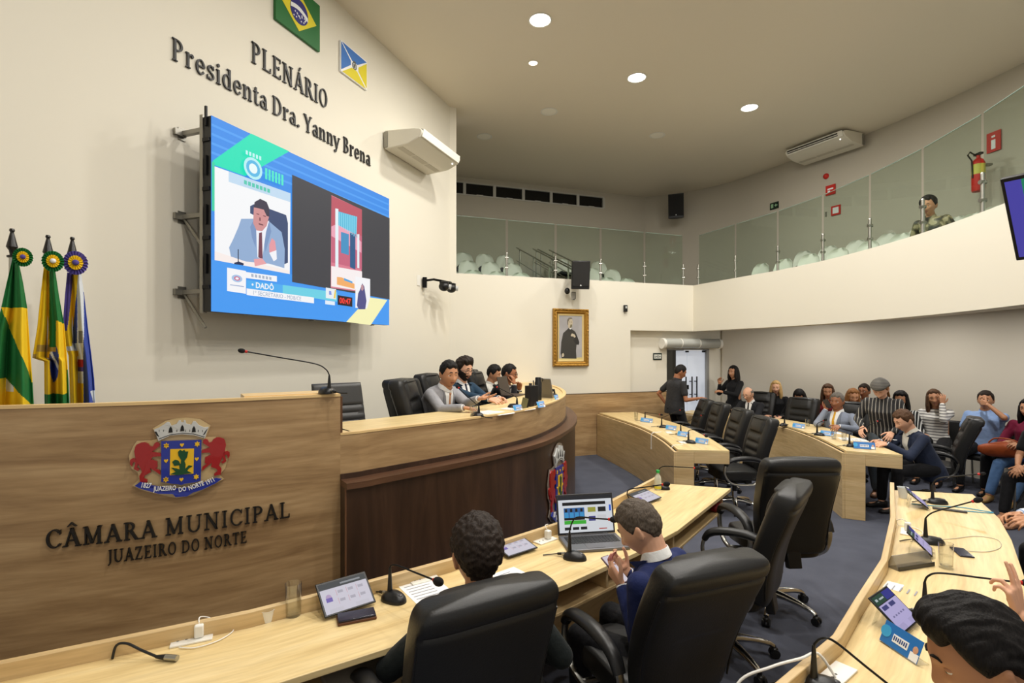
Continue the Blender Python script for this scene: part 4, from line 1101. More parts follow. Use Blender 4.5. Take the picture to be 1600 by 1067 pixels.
# far right
person('person standing in a black polo shirt by the glass door, back half turned', (2.98, 9.62, 0), (.93, .30), pose='stand', lean=5, head=(-10, 22, 0), hair=H_BLACK, thick=.009, top=cloth('cloth_charcoal', rgb(44, 44, 46)), topname='polo_shirt', sleeve='short', sk=SK_B, s=1.03, girth=1.12,
       rh=(3.36, 9.40, 1.10), lh=(2.92, 9.90, .93), rhd=(.9, -.2, -.1), rcurl=.4, rel=(0, -.3, -1))
person('person standing in black beside the door with hands at the chest, long dark hair', (4.50, 10.62, 0), (-.93, -.36), pose='stand', lean=0, head=(10, 0, 0), hair=H_BLACK, hstyle='long', female=True, top=cloth('cloth_black', rgb(24, 24, 26)), legs=cloth('cloth_black', rgb(24, 24, 26)), topname='jacket', sk=SK_T, s=.99,
       rh=(4.22, 10.66, 1.28), lh=(4.20, 10.45, 1.13), rhd=(-.2, -.2, 1), rel=(0, .6, -1), lel=(0, -.6, -1))
person('balding person with glasses in a dark suit at the far end of the far desk', (4.60, 9.92, 0), (-.82, -.57), lean=20, head=(-4, 18, 0), hair=H_GREY, hstyle='bald', thick=.010, top=BLACKSUIT, suit=SHIRT_W, tie=mat('tie_black', rgb(16, 16, 18), .6), glasses=True, sk=SK_L,
       rh=(4.10, 9.72, .84), lh=(4.22, 9.55, .84))
person('blonde person in black seated against the back wall under the gallery', (5.17, 10.27, 0), (-.6, -.8), lean=2, head=(6, 2, 0), hair=H_BLOND, hstyle='long', female=True, top=cloth('cloth_black', rgb(24, 24, 26)), topname='sweater', sk=SK_L, hip=.60)
person('dark-haired person in black with bowed head beside the blonde person', (5.52, 9.98, 0), (-.6, -.8), lean=30, head=(0, 45, 0), hair=H_BLACK, hstyle='long', female=True, top=cloth('cloth_black', rgb(24, 24, 26)), topname='sweater', hip=.60)
person('person in a blue-grey suit with a yellow tie holding a phone to the mouth', (4.97, 7.97, 0), (-.86, -.51), lean=4, head=(6, 0, 0), hair=H_GREY, thick=.014, curls=.005, top=BLUEGREY, suit=SHIRT_W, tie=mat('tie_yellow', rgb(214, 160, 30), .6), sk=SK_B, girth=1.12, fat=.4,
       rh=(4.77, 7.97, 1.06), lh=(4.72, 7.58, .86), rhd=(.05, -.15, 1), rpn=(.8, .5, 0), rcurl=.9, rel=(-.2, .5, -1), lhd=(-.6, -.4, -.1), lcurl=.8, lel=(.2, -.8, -.6))
person('brown-haired person looking left behind the person with the yellow tie', (5.77, 9.52, 0), (-.8, -.6), lean=10, head=(20, 8, 0), hair=H_BROWN, hstyle='long', female=True, top=cloth('top_wine', rgb(120, 34, 40)), topname='blouse', sk=SK_T, hip=.60)
person('person with long light brown hair in an orange top seated near the wall', (5.88, 9.02, 0), (-.75, -.66), lean=14, head=(32, 14, 0), hair=H_AUB, hstyle='long', female=True, top=cloth('top_orange', rgb(204, 126, 52)), topname='blouse', sk=SK_T, hip=.57)
person('person with glasses seated behind the standing person in stripes', (6.32, 9.38, 0), (-.75, -.66), lean=4, head=(-8, 0, 0), hair=H_DARK, thick=.012, female=False, glasses=True, top=cloth('top_grey', rgb(88, 86, 86)), topname='shirt', sk=SK_B, hip=.60)
def wrap_scarf(HM, root):
    q = MB(); q.T = HM; q.use(stripes('scarf_grey', rgb(54, 52, 50), rgb(120, 116, 108), 22, 'Z', .55))
    q.rings(head_grid(lambda d: head_point(d, True)+d*(.036*sstep(.04, .06, head_point(d, True).z+.05*sstep(.2, -.6, d.y))-.006), 60, 40)); q.build('head_scarf', parent=root)
person('person standing in a black and white striped shirt leaning over the far right desk', (4.98, 7.00, 0), (-.72, -.70), pose='stand', lean=20, head=(-4, 38, 0), hair=H_AUB, hstyle='tied', female=True, top=stripes('stripe_black_white', rgb(30, 30, 32), rgb(206, 200, 188), 7.5, 'X', .965, rgb(84, 82, 78)), topname='shirt', legs=cloth('trousers_grey_sheen', rgb(84, 92, 98), .45), shoes=mat('shoe_brown', rgb(92, 60, 38), .5), sk=SK_L, s=.99, girth=1.2, headwear=wrap_scarf,
       rh=(4.62, 6.92, .95), lh=(4.78, 6.60, .92), rhd=(-.5, -.4, -.6), lhd=(-.6, -.3, -.5))
person('person with black hair and a striped collar behind the person in navy', (6.12, 8.22, 0), (-.8, -.6), lean=8, head=(10, 10, 0), hair=H_BLACK, thick=.02, female=True, hstyle='long', top=stripes('stripe_collar', rgb(24, 24, 26), rgb(220, 220, 216), 9, 'X', .7), topname='shirt', hip=.57)
person('person in a navy suit and pale shirt reading papers at the far right desk end', (5.06, 6.36, 0), (-1, .12), lean=26, head=(6, 24, 0), hair=H_BROWN, thick=.016, curls=.006, top=NAVY2, suit=cloth('shirt_cream', rgb(226, 222, 210)), sk=SK_L,
       rh=(4.55, 6.50, .835), lh=(4.50, 6.30, .835), rhd=(-.9, .1, -.1), lhd=(-.9, .2, -.1), rcurl=.6, lcurl=.6, hip=.54)
person('smiling person in a white striped top leaning head on hand by the right wall', (6.42, 7.92, 0), (-.80, -.60), lean=-4, side=4, head=(14, 0, 6), hair=H_BROWN, hstyle='long', female=True, top=stripes('stripe_white_grey', rgb(228, 226, 220), rgb(120, 118, 118), 7.5, 'Z', .72), topname='sweater', sk=SK_T,
       lh=(6.36, 7.76, 1.17), lhd=(.25, .2, 1), lpn=(.3, 1, 0), lcurl=.4, lel=(-.4, -.5, -1), hip=.60)
person('person in a light blue shirt with an arm across the face by the right wall', (6.70, 7.42, 0), (-.86, -.50), lean=0, head=(10, -4, 0), hair=H_DARK, thick=.013, top=cloth('shirt_blue', rgb(146, 174, 220)), topname='shirt', sleeve='short', sk=SK_T, girth=1.15,
       lh=(6.53, 7.22, 1.22), lhd=(.1, .9, .15), lpn=(.86, .5, 0), lel=(-.7, -.7, .1), lcurl=.5, hip=.62)
person('person with long black hair in a burgundy top and jeans at the right edge', (6.80, 6.88, 0), (-.90, -.44), lean=0, head=(-6, 2, 0), hair=H_BLACK, hstyle='long', female=True, top=cloth('top_burgundy', rgb(116, 26, 56)), topname='blouse', legs=cloth('jeans_blue', rgb(88, 122, 168)), sk=SK_T, shoes=mat('sandal_tan', rgb(176, 140, 84), .5),
       lf=(6.20, 6.52, .085), rf=(6.18, 6.80, .085), lh=(6.46, 6.64, .76), rh=(6.44, 6.86, .76), hip=.56)
person('person in black trousers at the right frame edge, hands clasped over the knee', (6.20, 6.05, 0), (-.95, -.3), lean=8, hair=H_DARK, female=True, top=cloth('cloth_black', rgb(24, 24, 26)), topname='sweater', sleeve='short', sk=SK_T, shoes=mat('sandal_nude', rgb(170, 122, 92), .5),
       lf=(5.55, 5.78, .085), rf=(5.62, 6.0, .085), lh=(5.78, 5.94, .62), rh=(5.80, 6.02, .63))
person('person outside the right frame edge whose forearms with pale blue cuffs reach the desk', (4.12, 3.52, 0), (-.95, .25), lean=14, hair=H_DARK, top=cloth('shirt_pale_blue', rgb(206, 214, 226)), topname='shirt', sk=SK_T, cuff=cloth('cuff_blue', rgb(150, 178, 224)),
       lh=(3.58, 3.58, .795), rh=(3.60, 3.72, .795), lhd=(-.95, .2, -.1), rhd=(-.95, .1, -.1))
person('person in a camouflage jacket seated up in the right-hand gallery behind glass', (5.88, 7.22, 2.78), (-.92, -.38), lean=24, head=(10, 12, 0), hair=H_BLACK, thick=.02, female=True, top=camo('camouflage'), topname='jacket', sk=SK_T)
# ---------------------------------------------------------------- measured outlines and spots (metres)
SCR = {'green': [(0.391, 1.593), (0.839, 1.595), (0.328, 1.199), (0.014, 1.195), (0.014, 1.227)], 'green_strip': [(0.003, 1.217), (0.029, 1.216), (0.029, 0.819), (0.003, 0.817)], 'video': [(0.029, 1.185), (0.853, 1.196), (0.844, 0.418), (0.029, 0.422)], 'cloudband': [(0.162, 1.185), (0.853, 1.196), (0.853, 1.11), (0.162, 1.099)], 'grey': [(0.869, 1.38), (2.506, 1.345), (2.506, 0.324), (0.869, 0.344)], 'photo': [(1.428, 1.337), (1.941, 1.312), (1.941, 0.524), (1.824, 0.356), (1.418, 0.35)], 'interp': [(1.824, 0.523), (2.098, 0.529), (2.098, 0.309), (2.037, 0.176), (1.824, 0.167)], 'logo_card': [(0.138, 0.375), (0.328, 0.373), (0.328, 0.175), (0.138, 0.179)], 'card1': [(0.328, 0.364), (0.674, 0.374), (0.674, 0.321), (0.328, 0.312)], 'namebar': [(0.334, 0.296), (1.51, 0.31), (1.51, 0.21), (0.334, 0.226)], 'namebar2': [(0.744, 0.301), (1.51, 0.31), (1.51, 0.21), (0.744, 0.22)], 'whitebar': [(0.334, 0.223), (1.16, 0.221), (1.16, 0.162), (0.334, 0.165)], 'clock': [(1.52, 0.282), (1.768, 0.278), (1.768, 0.174), (1.52, 0.178)], 'yellow': [(2.073, 0.311), (2.451, 0.314), (2.11, -0.015), (1.665, -0.001)], 'v_chair': [(0.381, 0.951), (0.419, 0.977), (0.591, 0.981), (0.797, 0.973), (0.82, 0.901), (0.82, 0.522), (0.763, 0.496), (0.591, 0.849), (0.381, 0.888)], 'v_suit': [(0.287, 0.818), (0.259, 0.742), (0.205, 0.624), (0.165, 0.548), (0.183, 0.475), (0.333, 0.457), (0.591, 0.478), (0.775, 0.464), (0.78, 0.644), (0.741, 0.798), (0.591, 0.865), (0.509, 0.765), (0.429, 0.852)], 'v_lap1': [(0.419, 0.842), (0.449, 0.768), (0.439, 0.598), (0.4, 0.678), (0.381, 0.769)], 'v_lap2': [(0.591, 0.857), (0.617, 0.78), (0.549, 0.578), (0.529, 0.672), (0.549, 0.774)], 'v_shirt': [(0.444, 0.775), (0.591, 0.873), (0.555, 0.759), (0.511, 0.506), (0.459, 0.514)], 'v_tie': [(0.476, 0.734), (0.509, 0.749), (0.517, 0.507), (0.467, 0.515)], 'v_face': [(0.419, 0.953), (0.412, 0.808), (0.449, 0.752), (0.509, 0.757), (0.562, 0.817), (0.591, 0.915), (0.549, 0.97), (0.479, 0.992)], 'v_hair': [(0.419, 0.949), (0.427, 0.999), (0.489, 1.044), (0.562, 1.035), (0.593, 0.981), (0.593, 0.907), (0.562, 0.908), (0.529, 0.957), (0.449, 0.953)], 'v_hand': [(0.591, 0.651), (0.622, 0.719), (0.66, 0.697), (0.674, 0.616), (0.633, 0.563), (0.591, 0.585)], 'v_cuff': [(0.591, 0.577), (0.676, 0.617), (0.681, 0.534), (0.644, 0.507)], 'v_desk': [(0.029, 0.493), (0.169, 0.477), (0.371, 0.467), (0.591, 0.457), (0.843, 0.448), (0.843, 0.417), (0.029, 0.42)], 'v_hand2': [(0.419, 0.491), (0.509, 0.514), (0.56, 0.473), (0.429, 0.429)], 'v_mic': [(0.25, 0.548), (0.259, 0.55), (0.259, 0.442), (0.25, 0.44)], 'v_mic2': [(0.214, 0.427), (0.259, 0.446), (0.314, 0.435), (0.305, 0.418), (0.214, 0.416)], 'b_pink': [(1.427, 1.33), (1.948, 1.314), (1.948, 1.008), (1.427, 1.004)], 'b_wall': [(1.427, 1.202), (1.948, 1.259), (1.948, 0.62), (1.427, 0.621)], 'b_roofband': [(1.427, 1.004), (1.562, 1.073), (1.786, 1.002), (1.937, 0.937), (1.937, 0.812), (1.427, 0.902)], 'b_col': [(1.488, 1.211), (1.538, 1.218), (1.538, 0.534), (1.488, 0.54)], 'b_col2': [(1.861, 1.011), (1.898, 1.019), (1.898, 0.626), (1.861, 0.627)], 'b_gate': [(1.538, 1.192), (1.861, 1.21), (1.85, 1.002), (1.538, 1.042)], 'b_door': [(1.734, 1.005), (1.828, 0.998), (1.828, 0.602), (1.734, 0.615)], 'b_win': [(1.581, 0.979), (1.713, 0.98), (1.713, 0.746), (1.581, 0.75)], 'b_white': [(1.423, 0.582), (1.948, 0.599), (1.948, 0.522), (1.818, 0.369), (1.423, 0.365)], 'b_sign': [(1.513, 0.479), (1.591, 0.483), (1.811, 0.437), (1.811, 0.382), (1.513, 0.395)], 'b_sign2': [(1.631, 0.481), (1.775, 0.459), (1.775, 0.439), (1.631, 0.455)], 'i_body': [(1.904, 0.379), (1.948, 0.46), (1.986, 0.429), (2.027, 0.265), (2.004, 0.165), (1.882, 0.156), (1.85, 0.195), (1.872, 0.334)], 'i_face': [(1.926, 0.436), (1.964, 0.448), (1.977, 0.401), (1.948, 0.37), (1.926, 0.388)]}
SCR_BARS = [[(1.552, 1.186), (1.564, 1.187), (1.564, 1.034), (1.552, 1.034)], [(1.585, 1.188), (1.597, 1.19), (1.597, 1.026), (1.585, 1.026)], [(1.619, 1.191), (1.631, 1.192), (1.631, 1.018), (1.619, 1.018)], [(1.654, 1.193), (1.666, 1.195), (1.666, 1.009), (1.654, 1.009)], [(1.688, 1.195), (1.7, 1.197), (1.7, 1.001), (1.688, 1.001)], [(1.723, 1.198), (1.736, 1.199), (1.736, 0.992), (1.723, 0.992)], [(1.759, 1.2), (1.771, 1.202), (1.771, 0.983), (1.759, 0.983)], [(1.794, 1.203), (1.807, 1.205), (1.807, 0.974), (1.794, 0.974)], [(1.831, 1.205), (1.843, 1.207), (1.843, 0.965), (1.831, 0.965)]]
SPOT = {'m1': (-0.577, 2.515), 'm2': (0.342, 3.012), 'm3': (0.834, 3.696), 'm4': (1.279, 4.539), 'tab1a': (-0.82, 2.301), 'tab1b': (-0.634, 2.452), 'wal1': (-0.782, 2.323), 'wal2': (-0.618, 2.368), 'glass1': (-0.985, 2.363), 'cup1': (-1.077, 2.312), 'tab2a': (0.071, 2.904), 'tab2b': (0.144, 3.108), 'tab2c': (0.02, 3.286), 'tab2d': (-0.049, 3.069), 'out1': (-1.316, 2.159), 'out2': (0.208, 3.286), 'out3': (-0.459, 2.726), 'pap1': (-0.47, 2.659), 'pap2': (0.027, 2.772), 'lapA': (0.334, 3.108), 'lapB': (0.749, 3.148), 'lapC': (0.702, 3.388), 'lapD': (0.364, 3.388), 'tab4': (1.205, 4.117), 'bot1': (1.25, 4.497), 'con1': (-1.55, 2.024), 'con2': (-1.285, 2.008), 'rcup': (3.161, 4.243), 'rtab1a': (3.24, 4.299), 'rtab1b': (3.106, 3.919), 'rm1': (3.3, 4.1), 'rout1': (2.59, 3.436), 'rm2': (2.578, 3.253), 'rtab2a': (2.372, 3.179), 'rtab2b': (2.417, 3.012), 'rglass': (2.38, 2.878), 'rplA': (2.065, 2.87), 'rplB': (2.323, 2.939), 'rcard': (1.927, 2.652), 'rtab3a': (1.587, 2.323), 'rtab3b': (1.632, 2.159), 'rtab3c': (1.786, 2.285), 'rnpA': (1.555, 2.168), 'rnpB': (1.531, 1.967), 'rout2': (1.181, 1.898), 'rm3': (1.868, 2.357), 'rm4': (1.079, 1.852), 'rphone': (2.647, 3.088), 'rfold1': (3.189, 3.951), 'rfold2': (3.321, 3.857), 'rlan': (3.518, 3.872), 'rcab': (2.826, 3.049), 'rpen': (1.674, 2.112), 'd1m1': (2.204, 8.647), 'd1m2': (2.272, 7.927), 'd1m3': (2.329, 7.206), 'd1m4': (2.231, 6.606), 'd1n1': (2.195, 8.569), 'd1n2': (2.339, 7.733), 'd1n3': (2.329, 7.152), 'd1n4': (2.32, 6.606), 'd1gl': (2.084, 8.807), 'd1pl': (2.129, 6.515), 'd1pl2': (2.195, 7.317), 'd2m1': (4.214, 8.13), 'd2m2': (4.201, 7.206), 'd2m3': (4.091, 6.341), 'd2n1': (4.311, 7.927), 'd2n2': (4.306, 7.206), 'd2n3': (4.105, 6.177), 'd2g1': (4.542, 8.061), 'd2g2': (4.228, 6.893), 'd2g3': (4.248, 6.843), 'd2p1': (4.513, 7.431), 'd2pap': (4.428, 6.699), 'pg': (-0.327, 4.465), 'pm1': (-0.289, 4.465), 'ppap': (-0.139, 4.556), 'pn1': (0.059, 4.849), 'pn2': (0.291, 5.184), 'pn3': (0.507, 5.934), 'pbook': (0.243, 5.244), 'pbook2': (0.098, 5.369), 'pm2': (0.038, 5.184), 'ptherm': (0.377, 6.178), 'plap': (0.204, 6.443), 'pm3': (0.519, 6.443)}
# ---------------------------------------------------------------- serif lettering (own stroke glyphs, cap height 1)
def gl_arc(cx, cy, rx, ry, a0, a1, tk, tn, n=14):
    o, i_ = [], []
    for k in range(n+1):
        a = R(a0+(a1-a0)*k/n); c, s = math.cos(a), math.sin(a)
        w = tn+(tk-tn)*abs(c)**1.3
        o.append((cx+rx*c, cy+ry*s)); i_.append((cx+(rx-w)*c, cy+(ry-w*.95)*s))
    return [[o[k], o[k+1], i_[k+1], i_[k]] for k in range(n)]
def gl_line(x0, y0, x1, y1, w):
    if abs(y1-y0) < 1e-6: return [[(x0, y0-w/2), (x1, y0-w/2), (x1, y0+w/2), (x0, y0+w/2)]]
    L = math.hypot(x1-x0, y1-y0); k = w/2*L/abs(y1-y0)
    return [[(x0-k, y0), (x0+k, y0), (x1+k, y1), (x1-k, y1)]]
TK, TN, SH = .125, .058, .052
def V(x, y0, y1, w=TK): return [[(x-w/2, y0), (x+w/2, y0), (x+w/2, y1), (x-w/2, y1)]]
def S(x, y, h=.15, up=True): return [[(x-h, y), (x+h, y), (x+h*.9, y+SH), (x-h*.9, y+SH)]] if up else [[(x-h*.9, y-SH), (x+h*.9, y-SH), (x+h, y), (x-h, y)]]
def HL(x0, x1, y, w=TN): return [[(x0, y-w/2), (x1, y-w/2), (x1, y+w/2), (x0, y+w/2)]]
def st(x, y0=0, y1=1, w=TK): return V(x, y0, y1, w)+S(x, y0)+S(x, y1, up=False)
XH = .70
GL = {
 'P': (st(.20)+gl_arc(.34, .74, .30, .26, -90, 90, TK, TN)+HL(.2, .36, .97)+HL(.2, .36, .51), .72),
 'L': (st(.20)+HL(.2, .64, .03)+[[(.60, 0), (.66, 0), (.66, .24), (.63, .24)]], .72),
 'E': (st(.20)+HL(.2, .62, .97)+HL(.2, .52, .51)+HL(.2, .64, .03)+[[(.58, 1), (.63, 1), (.63, .78), (.605, .78)]]+[[(.60, 0), (.66, 0), (.66, .23), (.63, .23)]]+V(.52, .42, .60, .045), .74),
 'N': (V(.18, 0, 1, .075)+S(.18, 0)+S(.16, 1, up=False)+gl_line(.17, 1, .72, 0, .15)+V(.72, 0, 1, .075)+S(.72, 1, up=False), .92),
 'A': (gl_line(.12, 0, .40, 1, .075)+gl_line(.40, 1, .72, 0, .145)+HL(.22, .60, .33)+S(.10, 0, .13)+S(.72, 0, .15), .84),
 'R': (st(.20)+gl_arc(.32, .75, .28, .25, -90, 90, TK, TN)+HL(.2, .34, .97)+HL(.2, .36, .53)+gl_line(.70, 0, .40, .53, .14)+S(.74, 0, .10), .82),
 'I': (st(.20), .40),
 'O': (gl_arc(.43, .5, .37, .51, 0, 360, TK, TN, 26), .86),
 'D': (st(.20)+gl_arc(.34, .5, .46, .5, -90, 90, TK, TN, 18)+HL(.2, .36, .97)+HL(.2, .36, .03), .86),
 'Y': (gl_line(.40, .46, .10, 1, .14)+gl_line(.40, .46, .68, 1, .07)+V(.40, 0, .50)+S(.40, 0)+S(.10, 1, .13, False)+S(.68, 1, .11, False), .78),
 'B': (st(.20)+gl_arc(.34, .755, .25, .245, -90, 90, TK*.9, TN)+gl_arc(.34, .27, .31, .27, -90, 90, TK, TN)+HL(.2, .36, .97)+HL(.2, .36, .52)+HL(.2, .36, .03), .74),
 'C': (gl_arc(.44, .5, .38, .51, 42, 318, TK, TN, 22)+[[(.68, .72), (.745, .72), (.745, .98), (.70, .90)]]+[[(.70, .16), (.74, .12), (.76, .22), (.72, .20)]], .80),
 'M': (V(.19, 0, 1, .08)+S(.19, 0)+S(.16, 1, .11, False)+gl_line(.20, 1, .50, .06, .13)+gl_line(.50, .06, .82, 1, .07)+V(.84, 0, 1, .135)+S(.84, 0)+S(.86, 1, .11, False), 1.04),
 'U': (V(.20, .32, 1)+S(.20, 1, up=False)+gl_arc(.46, .34, .325, .355, 180, 360, TK, TN)+V(.745, .32, 1, .08)+S(.745, 1, up=False), .92),
 'J': (V(.30, .12, 1)+S(.30, 1, up=False)+gl_arc(.16, .10, .205, .30, 250, 360, TK, TN), .48),
 'Z': (HL(.08, .66, .97)+HL(.06, .68, .03)+gl_line(.13, .03, .60, .97, .14)+V(.10, .78, .98, .05)+V(.65, .02, .23, .05), .76),
 'T': (V(.38, 0, 1)+S(.38, 0)+HL(.05, .71, .97)+V(.075, .76, .99, .05)+V(.685, .76, .99, .05), .76),
 'r': (V(.18, 0, XH)+S(.18, 0, .14)+[[(.05, XH-SH), (.2, XH-SH), (.2, XH), (.05, XH)]]+gl_arc(.40, .42, .22, .28, 70, 180, TN, TN*1.6)+gl_arc(.44, .60, .075, .075, 0, 360, .07, .07, 10), .54),
 'e': (gl_arc(.34, .35, .28, .36, 8, 325, TK, TN, 22)+HL(.10, .60, .38), .64),
 's': (gl_arc(.29, .52, .20, .185, 30, 270, TN*1.7, TN*1.3)+gl_arc(.29, .18, .22, .19, -150, 90, TN*1.7, TN*1.3)+V(.46, .50, .70, .05)+V(.085, .0, .2, .05), .55),
 'i': (V(.19, 0, XH)+S(.19, 0, .14)+[[(.06, XH-SH), (.2, XH-SH), (.2, XH), (.06, XH)]]+gl_arc(.18, .90, .085, .085, 0, 360, .08, .08, 12), .36),
 'd': (gl_arc(.33, .35, .27, .36, 0, 360, TK, TN, 22)+V(.53, 0, 1.0)+S(.58, 0, .10)+[[(.36, 1-SH), (.55, 1-SH), (.55, 1), (.36, 1)]], .70),
 'n': (V(.18, 0, XH)+S(.18, 0, .14)+[[(.05, XH-SH), (.2, XH-SH), (.2, XH), (.05, XH)]]+gl_arc(.40, .42, .235, .285, 0, 170, TK, TN)+V(.57, 0, .44)+S(.57, 0, .14), .76),
 't': (V(.20, .12, .90)+HL(.04, .40, XH-.03)+gl_arc(.33, .16, .20, .17, 180, 320, TN*1.6, TN*1.3), .44),
 'a': (gl_arc(.30, .42, .24, .285, 0, 150, TK, TN)+V(.48, .06, .44)+gl_arc(.28, .20, .225, .21, 0, 360, TK*.9, TN, 18)+S(.54, 0, .10), .62),
 'y': (gl_line(.34, .0, .08, XH, .13)+gl_line(.22, -.28, .60, XH, .065)+S(.08, XH, .12, False)+S(.60, XH, .10, False)+gl_arc(.14, -.22, .085, .085, 0, 360, .08, .08, 10), .66),
 '.': (gl_arc(.15, .075, .09, .09, 0, 360, .085, .085, 12), .30),
}
GL['\u00c1'] = (GL['A'][0]+[[(.38, 1.08), (.46, 1.08), (.60, 1.30), (.48, 1.30)]], .84)
GL['\u00c2'] = (GL['A'][0]+[[(.18, 1.10), (.26, 1.10), (.42, 1.25), (.38, 1.34)]]+[[(.66, 1.10), (.38, 1.34), (.42, 1.25), (.58, 1.10)]], .84)
LETTERM = mat('letter_black', rgb(22, 20, 18), .45)
def lettering(name, label, text, width, height, place, depth, m, loc, track=.06):
    t = thing(name, label, 'lettering', loc)
    adv = sum((GL[c][1]+track) if c != ' ' else .34 for c in text); kx = width/(adv*height); x = 0
    inv = Matrix.Translation(-Vector(loc))
    for ch in text:
        if ch == ' ': x += .34; continue
        q = MB().use(m)
        for poly in GL[ch][0]:
            pp = [((x+a)*height*kx, b_*height) for a, b_ in poly]
            ar = sum(pp[i-1][0]*pp[i][1]-pp[i][0]*pp[i-1][1] for i in range(len(pp)))
            q.prism(pp if ar > 0 else pp[::-1], 0, depth)
        for v in q.bm.verts: v.co = inv @ place(v.co)
        q.build('letter', parent=t, smooth=None)
        x += GL[ch][1]+track
    return t
def on_left_wall(s0, z0):
    return lambda p: wl(s0-p.x, .004+p.z, z0+p.y)
lettering('wall_lettering', 'upper black serif lettering PLENÁRIO high on the white wall', 'PLENÁRIO', 4.125-3.035, .205, on_left_wall(4.125, 4.745), .014, LETTERM, tuple(wl(4.12, 0, 4.745)))
lettering('wall_lettering', 'lower black serif lettering Presidenta Dra. Yanny Brena above the screen', 'Presidenta Dra. Yanny Brena', 4.925-2.222, .185, on_left_wall(4.925, 4.357), .014, LETTERM, tuple(wl(4.92, 0, 4.357)))
# the podium's long face as a path: place by distance along it
def path_place(P, s0, z0, off):
    P = [Vector(p) for p in P]; acc = [0]
    for a, c in zip(P, P[1:]): acc.append(acc[-1]+(c-a).length)
    def fn(p):
        s = s0+p.x; i = 0
        while i < len(acc)-2 and acc[i+1] < s: i += 1
        d = (P[i+1]-P[i]).normalized(); q = P[i]+d*(s-acc[i]); n = Vector((d.y, -d.x))
        # blend the normal for a smooth bend
        j = min(i+1, len(P)-2); d2 = (P[j+1]-P[j]).normalized(); f = min(1, max(0, (s-acc[i])/max(1e-6, acc[i+1]-acc[i]))); n2 = Vector((d2.y, -d2.x)); n = (n*(1-f)+n2*f).normalized()
        q = q+n*(off+p.z); return Vector((q.x, q.y, z0+p.y))
    return fn
def s_at_x(P, x):
    acc = 0
    for a, c in zip(P, P[1:]):
        if (a[0]-x)*(c[0]-x) <= 0 and a[0] != c[0]: return acc+math.dist(a, c)*(x-a[0])/(c[0]-a[0])
        acc += math.dist(a, c)
    return acc
sa, sb = s_at_x(S1, -2.49), s_at_x(S1, -1.408)
lettering('podium_lettering', 'large raised lettering CÂMARA MUNICIPAL on the oak podium panel', 'CÂMARA MUNICIPAL', sb-sa, .098, path_place(S1, sa, .895, .003), .016, LETTERM, (-2.0, 3.0, .9))
sa, sb = s_at_x(S1, -2.232), s_at_x(S1, -1.617)
lettering('podium_lettering', 'small raised lettering JUAZEIRO DO NORTE on the oak podium panel', 'JUAZEIRO DO NORTE', sb-sa, .070, path_place(S1, sa, .782, .003), .014, LETTERM, (-1.9, 3.0, .78))

